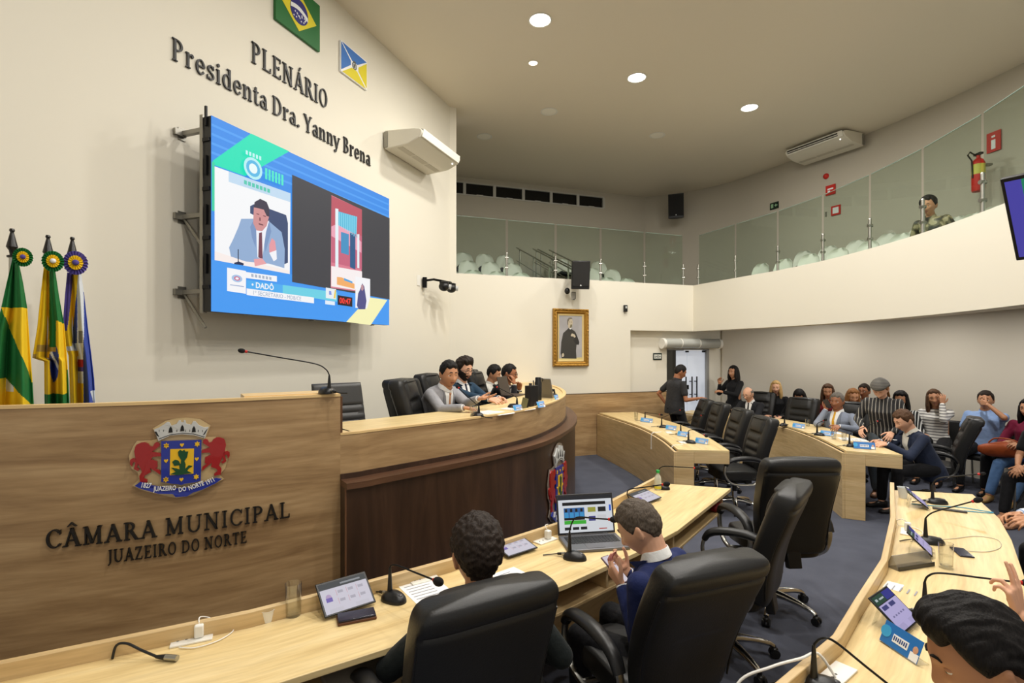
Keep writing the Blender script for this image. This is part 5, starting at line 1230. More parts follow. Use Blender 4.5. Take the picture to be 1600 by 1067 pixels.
# ---------------------------------------------------------------- the coat of arms
C_BLUE = mat('crest_blue', rgb(24, 44, 150), .3, coat=.4); C_RED = mat('crest_red', rgb(158, 14, 16), .3, coat=.4); C_YEL = mat('crest_yellow', rgb(238, 190, 34), .35); C_GRN = mat('crest_green', rgb(16, 74, 40), .4)
C_SIL = mat('crest_silver', rgb(200, 202, 200), .4); C_BACK = mat('crest_backing', rgb(196, 170, 122), .25, coat=.5); C_BLK = mat('crest_black', rgb(16, 18, 16), .5); C_WHT = mat('crest_white', rgb(236, 238, 240), .5)
def crest(name, label, place, loc, sx, sy, backm):
    t = thing(name, label, 'coat of arms', loc); inv = Matrix.Translation(-Vector(loc))
    def rect(x, y): return ((x-657)*sx, (572-(y+(x-657)*((640+y/7.624)-552)*.00056))*sy)
    def fin(q, nm):
        for v in q.bm.verts: v.co = inv @ place(v.co)
        return q.build(nm, parent=t, smooth=None)
    def poly(q, P, z0, z1, raw=False):
        pp = P if raw else [rect(*p) for p in P]
        ar = sum(pp[i-1][0]*pp[i][1]-pp[i][0]*pp[i-1][1] for i in range(len(pp)))
        q.prism(pp if ar > 0 else pp[::-1], z0, z1)
    back = [(60, 560), (110, 440), (150, 380), (300, 370), (385, 350), (325, 230), (470, 140), (600, 105), (720, 100), (870, 115), (1000, 190), (945, 325), (1060, 320), (1170, 400), (1225, 540), (1180, 690), (1110, 770), (1170, 815), (1000, 900), (780, 1010), (600, 1045), (400, 1010), (200, 960), (100, 910), (170, 830), (160, 760), (80, 700)]
    q = MB().use(backm); poly(q, back, 0, .008); fin(q, 'backing_plate')
    q = MB().use(C_BLUE); poly(q, [(425, 375), (890, 355), (882, 830), (800, 852), (690, 868), (655, 884), (610, 872), (530, 868), (425, 850)], .009, .022); sh = fin(q, 'shield')
    q = MB().use(C_YEL); poly(q, [(528, 465), (802, 455), (795, 748), (522, 770)], .022, .025)
    for x, y in ((483, 425), (840, 403), (478, 822), (828, 785)):
        cx, cy = rect(x, y); r = 36*sx
        for f in (1, -1): poly(q, [(cx+r*math.cos(PI/2*f+2*PI*k/3), cy+r*1.15*math.sin(PI/2*f+2*PI*k/3)) for k in range(3)], .022, .025, True)
    for x, y in ((662, 415), (480, 603), (834, 577), (655, 818)):
        cx, cy = rect(x, y); r = 25*sx
        poly(q, [(cx, cy-r*1.15), (cx+r*.8, cy-r*.1), (cx+r, cy+r*.5), (cx+r*.5, cy+r*.95), (cx, cy+r*.5), (cx-r*.5, cy+r*.95), (cx-r, cy+r*.5), (cx-r*.8, cy-r*.1)], .022, .025, True)
    fin(q, 'gold_charges')
    q = MB().use(C_GRN); poly(q, [(640, 470), (665, 485), (690, 468), (700, 490), (735, 490), (722, 555), (690, 600), (705, 640), (700, 690), (740, 650), (785, 658), (738, 690), (722, 715), (775, 740), (700, 752), (620, 766), (530, 755), (590, 728), (540, 680), (600, 688), (635, 700), (630, 650), (575, 660), (550, 612), (580, 588), (605, 590), (625, 600), (645, 640), (652, 590), (622, 540), (616, 495)], .025, .028); fin(q, 'tree')
    lion = [(150, 420), (200, 395), (240, 390), (280, 405), (300, 435), (330, 440), (350, 400), (375, 385), (405, 400), (408, 430), (360, 470), (320, 500), (418, 515), (424, 550), (330, 560), (310, 590), (380, 610), (385, 680), (360, 690), (412, 720), (418, 770), (390, 750), (330, 710), (300, 690), (310, 740), (240, 780), (230, 810), (270, 830), (270, 860), (190, 860), (180, 790), (210, 740), (190, 690), (165, 640), (140, 590), (125, 500), (135, 450)]
    tail = [(80, 600), (110, 580), (150, 588), (168, 640), (155, 690), (185, 705), (165, 730), (120, 708), (132, 660), (138, 625), (112, 630), (100, 680), (78, 650)]
    for f in (0, 1):
        q = MB().use(C_RED)
        for P in (lion, tail):
            pp = [rect(*p) for p in P]
            if f: pp = [(-a, c) for a, c in pp]
            poly(q, pp, .009, .021, True)
        fin(q, 'lion')
    q = MB().use(C_SIL); poly(q, [(345, 240), (400, 215), (455, 178), (490, 150), (515, 150), (540, 195), (600, 170), (625, 130), (645, 128), (650, 150), (680, 150), (684, 126), (700, 128), (710, 168), (770, 180), (790, 140), (820, 140), (860, 185), (920, 210), (975, 205), (930, 335), (800, 300), (665, 290), (530, 305), (395, 370)], .009, .024)
    fin(q, 'crown')
    q = MB().use(C_BLK)
    for x, y in ((532, 232), (665, 214), (800, 226)): poly(q, [(x-24, y+40), (x+24, y+36), (x+16, y-10), (x, y-34), (x-16, y-8)], .024, .026)
    for P in ([(352, 262), (372, 262), (404, 322), (378, 310)], [(965, 222), (945, 240), (908, 298), (930, 288)]): poly(q, P, .024, .026)
    for k in range(11):                                             # masonry joints and the band under the battlements
        x = 400+k*50
        if abs(x-532) > 34 and abs(x-665) > 34 and abs(x-800) > 34: poly(q, [(x, 235-.0002*(x-665)**2*-1), (x+6, 235), (x+6, 262), (x, 262)], .024, .025)
    poly(q, [(398, 344), (530, 292), (665, 274), (800, 282), (928, 318), (926, 324), (800, 289), (665, 281), (530, 299), (400, 351)], .024, .025); fin(q, 'crown_detail')
    q = MB().use(C_BLUE); poly(q, [(135, 900), (195, 852), (330, 890), (480, 912), (600, 918), (720, 908), (830, 880), (940, 838), (1065, 795), (1135, 805), (1060, 856), (900, 930), (790, 965), (720, 1010), (590, 1020), (560, 985), (400, 985), (200, 930)], .022, .034); fin(q, 'ribbon')
    q = MB().use(C_WHT)
    for body, x, y, ang, sz in (('1827', 255, 915, -14, 62), ('JUAZEIRO', 470, 944, -6, 60), ('DO', 672, 950, 4, 60), ('NORTE', 835, 905, 13, 60), ('1911', 1005, 850, 21, 62)):
        cx, cy = rect(x, y); q.text(body, sz*sy*1.25, Matrix.Translation((cx, cy, .035)) @ Matrix.Rotation(R(ang+3), 4, 'Z'), .003, 'CENTER', .0008, .70*sx/sy*1.08)
    fin(q, 'ribbon_text')
    return t
sc_ = s_at_x(S1, -1.912)
crest('coat_of_arms', 'raised coat of arms with red lions on the light oak panel', path_place(S1, sc_, 1.332, .006), (-1.91, 3.0, 1.33), .000419, .000492, C_BACK)
OB = out(S2, .124); acc_ = 0; best_ = None
for a, c in zip(OB, OB[1:]):
    if best_ is None and c[0]/c[1] > .0885: best_ = acc_
    acc_ += math.dist(a, c)
crest('coat_of_arms', 'tall coat of arms on the dark brown podium base, seen at a slant', path_place(OB, best_, .585, .006), (.45, 5.7, .58), .00056, .00090, mat('crest_backing_clear', rgb(132, 122, 112), .2, coat=.5))

# ---------------------------------------------------------------- the LED screen
SM = frame(wl(4.858, .38, 2.27), (.357, .934, 0))
scrn = thing('led_screen', 'large LED video screen on steel brackets on the white wall', 'screen', tuple(wl(4.858, .38, 2.27)), 0)
scrn.matrix_world = SM
EM = .72
def ec(r, g, b_): return emis('led_%d_%d_%d' % (r, g, b_), rgb(r, g, b_), EM)
cab = MB().use(BLACKP); cab.box((1.253, .795, -.045), (2.506, 1.59, .085)); cab.build('cabinet', parent=scrn, bevel=.004)
for k in range(4):
    q = MB().use(BLACKM); q.box((-.006, .20+.40*k, -.05), (.012, .03, .075)); q.box((-.008, .39+.40*k-.2+.2, -.05), (.014, .16, .02)); q.build('cabinet_latch', parent=scrn)
d = MB(); z = 0.0005
d.use(ec(58, 146, 240)); d.prism([(0, 0), (2.506, 0), (2.506, 1.59), (0, 1.59)], -.002, .0005)
def dp(col, pts, raw=False):
    global z
    z += .00022; d.use(col); ar = sum(pts[i-1][0]*pts[i][1]-pts[i][0]*pts[i-1][1] for i in range(len(pts)))
    d.prism(pts if ar > 0 else pts[::-1], z-.0001, z)
dp(ec(70, 158, 248), [(0, 0), (2.506, 0), (2.506, .42), (0, .42)])
for k in range(4): dp(ec(82, 166, 250), [(0, 1.28+.075*k), (2.506, 1.28+.075*k), (2.506, 1.30+.075*k), (0, 1.30+.075*k)])
dp(ec(20, 232, 190), SCR['green']); dp(ec(60, 214, 170), SCR['green_strip'])
dp(ec(252, 253, 255), SCR['video']); dp(ec(200, 226, 248), SCR['cloudband'])
for k, c in (('v_chair', (60, 78, 118)), ('v_desk', (255, 244, 240)), ('v_suit', (150, 178, 216)), ('v_lap1', (126, 154, 198)), ('v_lap2', (126, 154, 198)), ('v_shirt', (246, 248, 255)), ('v_tie', (120, 66, 84)), ('v_face', (214, 150, 150)), ('v_hair', (62, 56, 76)), ('v_hand', (236, 160, 168)), ('v_cuff', (250, 250, 255)), ('v_hand2', (238, 168, 172)), ('v_mic', (30, 34, 60)), ('v_mic2', (30, 40, 80))): dp(ec(*c), SCR[k])
fx = SCR['v_face']; fcx = sum(p[0] for p in fx)/len(fx); fcy = sum(p[1] for p in fx)/len(fx)
for ddx, ddy, w, h in ((-.035, .03, .03, .008), (.04, .03, .03, .008), (.0, -.055, .05, .012), (-.012, -.01, .014, .03)): dp(ec(120, 70, 80), [(fcx+ddx-w/2, fcy+ddy-h/2), (fcx+ddx+w/2, fcy+ddy-h/2), (fcx+ddx+w/2, fcy+ddy+h/2), (fcx+ddx-w/2, fcy+ddy+h/2)])
dp(ec(66, 66, 72), SCR['grey'])
for k, c in (('photo', (226, 130, 150)), ('b_wall', (206, 104, 130)), ('b_pink', (196, 88, 104)), ('b_roofband', (244, 170, 190)), ('b_gate', (90, 190, 224)), ('b_win', (70, 150, 200)), ('b_door', (44, 92, 140)), ('b_col', (236, 250, 255)), ('b_col2', (236, 250, 255)), ('b_white', (255, 246, 246)), ('b_sign', (250, 180, 110)), ('b_sign2', (90, 170, 230))): dp(ec(*c), SCR[k])
for bq in SCR_BARS: dp(ec(150, 226, 248), bq)
dp(ec(254, 250, 190), SCR['yellow'])
dp(ec(252, 252, 255), SCR['interp']); dp(ec(84, 84, 140), SCR['i_body']); dp(ec(196, 150, 160), SCR['i_face'])
dp(ec(252, 252, 255), SCR['logo_card']); dp(ec(252, 252, 255), SCR['card1']); dp(ec(80, 178, 248), SCR['namebar']); dp(ec(112, 214, 236), SCR['namebar2']); dp(ec(252, 252, 255), SCR['whitebar']); dp(ec(44, 22, 30), SCR['clock'])
def cen(k): P = SCR[k]; return sum(p[0] for p in P)/len(P), sum(p[1] for p in P)/len(P)
def dt(col, body, size, x, y, bold=.0, align='CENTER', sq=1.0):
    global z
    z += .0003; d.use(col); d.text(body, size, Matrix.Translation((x, y, z)), .0002, align, bold, sq)
cx, cy = cen('clock'); dt(ec(255, 60, 50), '00:47', .085, cx, cy-.028, .003)
P = SCR['namebar']; dt(ec(245, 250, 255), '\u2022 DAD\u00d4', .07, P[0][0]+.05, (P[0][1]+P[3][1])/2-.022, .002, 'LEFT')
cx, cy = cen('whitebar'); dt(ec(150, 170, 200), '1\u00ba SECRET\u00c1RIO - MDB/CE', .052, cx-.06, cy-.018, 0)
cx, cy = cen('card1')
for k in range(6): dp(ec(176, 186, 204), [(cx-.12+.04*k, cy-.012), (cx-.095+.04*k, cy-.014), (cx-.095+.04*k, cy+.012), (cx-.12+.04*k, cy+.014)])
cx, cy = cen('logo_card')
for r_, c in ((.045, (170, 200, 236)), (.026, (214, 120, 150)), (.014, (250, 250, 255))): dp(ec(*c), [(cx+r_*1.2*math.cos(2*PI*k/18), cy+.02+r_*.7*math.sin(2*PI*k/18)) for k in range(18)])
dp(ec(150, 170, 210), [(cx-.07, cy-.045), (cx+.07, cy-.045), (cx+.07, cy-.038), (cx-.07, cy-.038)])
# small sponsor mark right of the name bar and the crest mark at the top
x0, y0 = SCR['clock'][0]; dp(ec(240, 246, 250), [(x0-.19, y0-.05), (x0-.03, y0-.05), (x0-.03, y0+.06), (x0-.19, y0+.06)]); dp(ec(246, 210, 80), [(x0-.07, y0-.04), (x0-.04, y0-.04), (x0-.03, y0+.05), (x0-.05, y0+.05)]); dp(ec(130, 150, 230), [(x0-.14, y0-.01), (x0-.10, y0-.01), (x0-.11, y0+.03), (x0-.14, y0+.03)])
dp(ec(235, 245, 255), [(x0-.20, y0-.115), (x0-.05, y0-.115), (x0-.05, y0-.075), (x0-.20, y0-.075)])
gx, gy = SCR['green'][2]; ex, ey = .40, 1.285
for r_, c in ((.10, (190, 246, 250)), (.075, (90, 190, 236)), (.045, (240, 255, 255))): dp(ec(*c), [(ex+r_*math.cos(2*PI*k/20), ey+r_*.95*math.sin(2*PI*k/20)) for k in range(20)])
for k in range(5): dp(ec(200, 250, 250), [(ex-.08+.036*k, ey+.10), (ex-.058+.036*k, ey+.10), (ex-.058+.036*k, ey+.135), (ex-.08+.036*k, ey+.135)])
for k in range(6): dp(ec(80, 240, 208), [(ex+.13+.038*k, ey-.05), (ex+.155+.038*k, ey-.05), (ex+.155+.038*k, ey+.05), (ex+.13+.038*k, ey+.05)])
for k in range(7): dp(ec(86, 206, 182), [(ex-.10+.042*k, ey-.165), (ex-.07+.042*k, ey-.165), (ex-.07+.042*k, ey-.130), (ex-.10+.042*k, ey-.130)])
d.build('display', parent=scrn, smooth=None, recalc=False)
for k, zz in enumerate((1.50, .80, .17)):
    q = MB().use(GREYM); q.box((.03, zz, -.225), (.04, .035, .31)); q.box((.03, zz, -.375), (.07, .10, .01)); q.box((.0, zz+.0, -.36), (.10, .05, .03)); q.build('mount_arm', parent=scrn)
    if k: q = MB().use(GREYM); q.tube([(.03, zz, -.36), (.03, zz-.30, -.10)], .012, 6); q.build('mount_brace', parent=scrn)
for x in (.012, 1.25, 2.3):
    q = MB().use(GREYM); q.box((x, .80, -.105), (.04, 1.62, .035)); q.build('mount_post', parent=scrn)
# ---------------------------------------------------------------- flag boards on the wall
def board(name, label, s0, s1, z0, z1, fn):
    M = frame(wl(s0, .004, z0), (.357, .934, 0)); t = thing(name, label, 'flag board', tuple(M.translation)); t.matrix_world = M
    fn(t, s0-s1, z1-z0); return t
def brazil(t, w, h):
    q = MB().use(mat('flag_green', rgb(22, 104, 44), .5)); q.box((w/2, h/2, .015), (w, h, .03)); q.build('panel', parent=t)
    q = MB().use(mat('flag_yellow', rgb(222, 206, 32), .5)); q.prism([(w*.09, h/2), (w/2, h*.10), (w*.91, h/2), (w/2, h*.90)], .03, .033); q.build('rhombus', parent=t)
    q = MB().use(mat('flag_blue', rgb(42, 38, 120), .5)); r_ = h*.25; q.prism([(w/2+r_*math.cos(2*PI*k/32), h/2+r_*math.sin(2*PI*k/32)) for k in range(32)], .033, .036); dsk = q.build('disc', parent=t)
    q = MB().use(C_WHT); ar = [(w/2+r_*math.cos(R(a))*1.0, h/2+r_*math.sin(R(a))) for a in (168, 12)]
    up = [(w/2-r_*.96+r_*1.92*k/10, h/2+r_*(.30*math.sin(PI*k/10)*.9+.10-.30*k/10)) for k in range(11)]
    q.prism([(a, c-.022) for a, c in up]+[(a, c+.022) for a, c in up[::-1]], .036, .038)
    rnd = random.Random(4)
    for k in range(20):
        a, rr = rnd.uniform(PI*1.02, PI*1.98), r_*rnd.uniform(.25, .85); sx_, sy_ = w/2+rr*math.cos(a), h/2+rr*math.sin(a)-.01
        q.prism([(sx_+.009*math.cos(PI/2+2*PI*j/5*2), sy_+.009*math.sin(PI/2+2*PI*j/5*2)) for j in (0, 3, 1, 4, 2)], .036, .038)
    q.build('stars_and_band', parent=t)
board('flag_board', 'green and yellow Brazilian flag board high on the white wall', 3.84, 3.20, 5.325, 5.845, brazil)
def cityflag(t, w, h):
    q = MB().use(C_WHT); q.box((w/2, h/2, .012), (w, h, .024)); q.build('panel', parent=t)
    e = .008
    q = MB().use(mat('flag_sky_blue', rgb(52, 112, 190), .5)); q.prism([(e, h-e*2), (e, e*3), (w*.36, h*.44), (w*.36, h*.58)], .024, .027); q.prism([(e*3, h-e), (w*.42, h*.62), (w*.62, h*.62), (w-e, h-e*2)], .024, .027); q.build('blue_fields', parent=t)
    q = MB().use(MATS['flag_yellow']); q.prism([(w-e, h-e*4), (w*.66, h*.56), (w*.66, h*.42), (w-e, e*3)], .024, .027); q.prism([(e*3, e), (w-e*3, e), (w*.60, h*.38), (w*.40, h*.38)], .024, .027); q.build('yellow_fields', parent=t)
    q = MB().use(mat('emblem_grey', rgb(96, 96, 84), .5)); q.lathe([(.045, 0), (.045, .004), (.034, .004), (.034, .001)], (w/2, h/2, .024), 20, False, False); q.box((w/2, h/2, .026), (.035, .045, .004)); q.box((w/2, h/2+.05, .026), (.05, .016, .004)); q.build('emblem', parent=t)
board('flag_board', 'small blue and yellow municipal flag board beside the ceiling edge', 2.835, 2.328, 5.295, 5.665, cityflag)
# ---------------------------------------------------------------- air conditioners
def aircon(name, label, M, L, D, H, slots=False):
    t = thing(name, label, 'air conditioner', tuple(M.translation)); t.matrix_world = M   # x along, y up, z out from the wall
    prof = [(0, H), (D*.80, H*.86), (D*.93, H*.80), (D, H*.70), (D*1.0, H*.55), (D*.93, H*.32), (D*.62, H*.02), (D*.5, 0), (0, -.02)]
    q = MB().use(mat('aircon_white', rgb(222, 217, 202), .4)); q.rings([[Vector((x, y_, z_)) for z_, y_ in prof] for x in (0, L)]); q.build('casing', parent=t, bevel=.012, smooth=30)
    q = MB().use(mat('aircon_flap', rgb(236, 233, 222), .35)); a, c = Vector((0, H*.735, D*1.012)), Vector((0, H*.36, D*.965))
    q.rings([[a+Vector((x, 0, 0)), a+Vector((x, .01, .006)), c+Vector((x, 0, .012)), c+Vector((x, -.006, .0))] for x in (.03, L-.03)]); q.build('front_flap', parent=t)
    q = MB().use(mat('aircon_slot', rgb(40, 40, 38), .6)); q.rings([[Vector((x, H*.76, D*.985)), Vector((x, H*.79, D*.975)), Vector((x, H*.79, D*.9)), Vector((x, H*.76, D*.9))] for x in (.03, L-.03)]); q.build('outlet_slot', parent=t)
    if slots:
        for y0, y1 in ((.40, .50), (.58, .68)):
            q = MB().use(MATS['aircon_slot']); f_ = lambda y_: D*(1.0 if y_ > .55 else .93+.07*(y_-.32)/.23)+.012; q.rings([[Vector((x, H*y0, f_(y0)-.004)), Vector((x, H*y0, f_(y0)+.003)), Vector((x, H*y1, f_(y1)+.003)), Vector((x, H*y1, f_(y1)-.004))] for x in (.05, L-.12)]); q.build('outlet_slot', parent=t)
    q = MB().use(mat('aircon_grille', rgb(196, 190, 174), .6))
    for k in range(3):
        x0, x1 = L*(.04+.31*k), L*(.33+.31*k); q.rings([[Vector((x, -.012, D*.06)), Vector((x, -.004, D*.06)), Vector((x, .006, D*.44)), Vector((x, -.006, D*.44))] for x in (x0, x1)])
        g_ = q.build('intake_grille', parent=t); q = MB().use(MATS['aircon_grille'])
    q.bm.free()
    q = MB().use(emis('led_white', (1, 1, 1), 3)); q.ell((L*.9, H*.22, D*.87), .009, 8, 6); q.build('indicator_light', parent=t)
    for x in (-.006, L+.006):
        q = MB().use(GREYM); q.box((x, H*.45, .025), (.012, H*.9, .05)); q.build('wall_bracket', parent=t)
    return t
aircon('air_conditioner', 'white air conditioner on the lettered wall near its right end', frame(wl(1.93, .02, 4.705), (.357, .934, 0)), 1.13, .58, .235)
# ceiling unit by the right gallery wall: face down, hung under the ceiling
pa, pb_ = Vector((6.16, 11.05, 5.865)), Vector((6.70, 9.98, 5.865)); dd = (pb_-pa).normalized()
aircon('air_conditioner', 'white ceiling air conditioner over the right-hand gallery', frame(pa, dd), 1.19, .62, .23, True)
# ---------------------------------------------------------------- portrait
MP = frame(bw(1.795, .004, 1.662), tuple(BWD)+(0,)); pt = thing('framed_portrait', 'gilt framed portrait of a person in a long black robe on the far wall', 'painting', tuple(MP.translation)); pt.matrix_world = MP
pw, ph = .721, 1.06
prof = [(0, 0), (0, .05), (.02, .065), (.045, .05), (.06, .055), (.085, .03), (.095, .022), (.095, 0)]
def frame_ring(w, h, prof, x0=0, y0=0):
    q = MB(); rg = []
    for cx_, cy_, sx_, sy_ in ((x0, y0, 1, 1), (x0+w, y0, -1, 1), (x0+w, y0+h, -1, -1), (x0, y0+h, 1, -1), (x0, y0, 1, 1)):
        rg.append([Vector((cx_+sx_*a, cy_+sy_*a, c)) for a, c in prof])
    q.rings(rg, True, False, False); return q
q = frame_ring(pw, ph, prof); q.mats = [GOLD]; q.build('gilt_frame', parent=pt)
q = MB().use(GOLD)
n_ = 17
for k in range(n_): q.ell((.022, ph*(k+.5)/n_, .06), (.014, .026, .012), 10, 6); q.ell((pw-.022, ph*(k+.5)/n_, .06), (.014, .026, .012), 10, 6)
for k in range(11): q.ell((pw*(k+.5)/11, .022, .06), (.028, .014, .012), 10, 6); q.ell((pw*(k+.5)/11, ph-.022, .06), (.028, .014, .012), 10, 6)
q.build('carved_beading', parent=pt)
q = frame_ring(pw-.19, ph-.19, [(0, 0), (0, .028), (.03, .02), (.03, 0)], .095, .095); q.mats = [GOLDL]; q.build('inner_slip', parent=pt)
iw, ih = pw-.25, ph-.25; q = MB().use(mat('canvas_grey', rgb(166, 164, 166), .7, vary=.14, vscale=4)); q.box((pw/2, ph/2, .008), (iw, ih, .012)); zz = .014
def pa_(c, P, nm='paint_'+'x'):
    global zz
    zz += .0006; q.use(c); pp = [(.125+iw*x, .125+ih*y) for x, y in P]; ar = sum(pp[i-1][0]*pp[i][1]-pp[i][0]*pp[i-1][1] for i in range(len(pp))); q.prism(pp if ar > 0 else pp[::-1], zz-.0008, zz)
CAS = mat('paint_black', rgb(58, 56, 52), .6); FLS = mat('paint_flesh', rgb(196, 184, 160), .6); HRP = mat('paint_hair', rgb(120, 112, 100), .6); TBL = mat('paint_table', rgb(206, 190, 130), .6)
pa_(TBL, [(0, 0), (1, 0), (1, .05), (0, .03)])
pa_(CAS, [(.12, .03), (.07, .14), (.10, .40), (.18, .60), (.30, .66), (.42, .72), (.54, .70), (.70, .64), (.80, .52), (.88, .40), (.86, .34), (.76, .34), (.74, .20), (.76, .02)])
pa_(mat('paint_robe_dark', rgb(44, 42, 40), .6), [(.72, .62), (.80, .52), (.88, .40), (.86, .34), (.70, .36), (.62, .44), (.68, .50)])
pa_(FLS, [(.40, .74), (.37, .82), (.38, .90), (.46, .94), (.56, .93), (.60, .86), (.57, .77), (.50, .71), (.44, .71)])
pa_(HRP, [(.36, .80), (.35, .90), (.42, .955), (.54, .96), (.58, .93), (.46, .92), (.40, .86), (.39, .78)])
pa_(mat('paint_shadow', rgb(120, 112, 84), .6), [(.46, .735), (.50, .80), (.565, .80), (.56, .75), (.51, .725)])
pa_(C_WHT, [(.43, .70), (.50, .69), (.55, .71), (.50, .72)])
pa_(FLS, [(.50, .55), (.56, .60), (.68, .57), (.72, .52), (.66, .50), (.62, .53), (.53, .53)])
pa_(FLS, [(.12, .06), (.12, .13), (.19, .15), (.22, .10), (.18, .06)])
pa_(CAS, [(.44, .852), (.48, .852), (.48, .862), (.44, .862)]); pa_(CAS, [(.52, .852), (.56, .852), (.56, .862), (.52, .862)])
q.build('canvas', parent=pt, smooth=None, recalc=False)
# ---------------------------------------------------------------- loudspeakers
def speaker(name, label, loc, f, tilt, w, h, dpt, wallvec):
    t = thing(name, label, 'loudspeaker', loc, rot=(R(-tilt), 0, yaw(*f)))
    q = MB().use(BLACKP); q.rings([[Vector((x_*w/2*k, y_*1.0, 0)) for x_, y_ in ()] for k in ()]) if False else None
    P = [(-w/2, dpt/2), (w/2, dpt/2), (w*.36, -dpt/2), (-w*.36, -dpt/2)]; q.prism(P, -h/2, h/2); q.build('cabinet', parent=t, bevel=.012)
    q = MB().use(mat('speaker_grille', rgb(34, 33, 32), .7, bump=.6, bscale=600)); q.box((0, dpt/2+.004, .02), (w*.92, .012, h*.86)); q.build('grille', parent=t, bevel=.004)
    q = MB().use(C_WHT); q.prism([(-.016, 0), (.016, 0), (0, .028)], 0, .002, Matrix.Translation((.0, dpt/2+.0101, -h*.38)) @ Matrix.Rotation(R(90), 4, 'X') @ Matrix.Rotation(R(180), 4, 'Y')); q.build('maker_badge', parent=t)
    q = MB().use(BLACKM); q.tube([(0, -dpt/2, -.02), (0, -dpt/2-wallvec, -.02)], .018, 8); q.box((0, -dpt/2-wallvec, -.02), (.08, .012, .14)); q.build('wall_bracket', parent=t)
    return t
c_ = bw(2.19, .30, 3.31); speaker('loudspeaker', 'black loudspeaker on the parapet above the gilt portrait', tuple(c_), (.10, -1), 8, .33, .50, .27, .14)
speaker('loudspeaker', 'black loudspeaker in the gallery corner close to the ceiling', (4.18, 13.35, 5.62), (-.35, -.95), 10, .38, .60, .30, .30)
t = thing('wall_camera', 'small white and black security camera below the parapet loudspeaker', 'camera', tuple(bw(2.10, .10, 2.98)))
q = MB().use(BLACKP); q.ell((-.05, -.03, .06), (.05, .04, .06), 14, 10); q.build('dome', parent=t)
q = MB().use(mat('cam_grey', rgb(170, 168, 160), .4)); q.box((.06, .0, -.03), (.07, .06, .14)); q.box((.06, .06, -.03), (.03, .12, .03)); q.build('mount', parent=t, bevel=.006)
q = MB().use(BLACKP); q.tube([(.03, -.03, .04), (.10, -.03, .04), (.10, -.03, -.08), (.05, -.03, -.10)], .006, 6); q.build('cable', parent=t)
# PTZ cameras on the left wall
t = thing('video_camera', 'pair of black video cameras on a bracket right of the screen', 'camera', tuple(wl(.62, 0, 2.98)))
def L_(s, o, z_): return wl(s, o, z_)-wl(.62, 0, 2.98)
q = MB().use(BLACKM); q.tube([L_(.9, .05, 3.03), L_(.9, .2, 3.04), L_(.45, .26, 3.04)], .018, 8); q.box(L_(.9, .045, 3.0), (.06, .06, .16)); q.build('bracket', parent=t)
for s_, nm in ((.72, 'camera_head'), (.48, 'camera_head')):
    q = MB().use(BLACKP); q.ell(L_(s_, .28, 2.95), (.085, .085, .075), 16, 10); q.lathe([(.07, 0), (.075, .03), (.05, .04)], L_(s_, .28, 2.99), 16); q.use(C_SIL); q.cyl(L_(s_-.02, .33, 2.95), L_(s_-.04, .38, 2.94), .035, .04, 14); q.build(nm, parent=t)
t = thing('wall_plate', 'tiny white switch plate on the wall left of the cameras', 'switch plate', tuple(wl(1.02, .003, 3.02))); q = MB().use(WHITEP); q.box((0, 0, 0), (.012, .09, .16), (0, 0, R(0))); q.build('plate', parent=t)
t.rotation_euler = (0, 0, math.atan2(.934, .357)-PI/2)
# small items on the far wall
t = thing('wall_sensor', 'small black sensor box on the far wall right of the portrait', 'sensor', tuple(bw(3.318, .0, 2.763)), math.atan2(BWD.y, BWD.x)); q = MB().use(BLACKP); q.box((0, -.03, 0), (.07, .05, .13)); q.build('housing', parent=t, bevel=.008); q = MB().use(C_SIL); q.box((0, -.057, .02), (.03, .004, .04)); q.build('lens', parent=t)
def sign(name, label, loc, rz, w, h, bg, fg, body=None, size=.06, border=None, gly=None):
    t = thing(name, label, 'sign', loc, rz); q = MB().use(bg); q.box((0, -.006, 0), (w, .012, h)); q.build('plate', parent=t)
    M = Matrix.Translation((0, -.0125, 0)) @ Matrix.Rotation(R(90), 4, 'X')
    if border is not None: q = MB().use(border); q.box((0, -.0125, 0), (w*.84, .002, h*.60)); q.build('field', parent=t)
    q = MB().use(fg)
    if body: q.text(body, size, M @ Matrix.Translation((0, -size*.35, .003)), .001, 'CENTER', .001)
    if gly: gly(q, M)
    q.build('lettering' if body else 'pictogram', parent=t); return t
SG = mat('sign_green', rgb(18, 36, 26), .5); SR = mat('sign_red', rgb(196, 40, 30), .5)
p = bw(4.17, -.156, 1.835); sign('exit_sign', 'small dark exit sign with white field left of the glass door', tuple(p), math.atan2(BWD.y, BWD.x), .20, .135, SG, SG, 'SA\u00cdDA', .055, mat('sign_white', rgb(226, 228, 220), .5))
t = thing('air_curtain', 'long white and grey air curtain unit over the glass door', 'air curtain', tuple(bw(4.2, -.155, 2.10)), math.atan2(BWD.y, BWD.x))
q = MB().use(mat('curtain_grey', rgb(176, 178, 172), .35)); q.rings([[Vector((x, -.10+.10*math.cos(2*PI*k/20), .10*math.sin(2*PI*k/20)*.95)) for k in range(20)] for x in (.06, 1.38)]); q.build('housing', parent=t)
for x in (0.0, 1.38): q = MB().use(WHITEP); q.rings([[Vector((xx, -.10+.108*math.cos(2*PI*k/20), .105*math.sin(2*PI*k/20)-.004)) for k in range(20)] for xx in (x, x+.06)]); q.build('end_cap', parent=t)
for x in (.43, .87): q = MB().use(WHITEP); q.rings([[Vector((xx, -.10+.104*math.cos(2*PI*k/20), .10*math.sin(2*PI*k/20))) for k in range(20)] for xx in (x, x+.02)]); q.build('seam_band', parent=t)
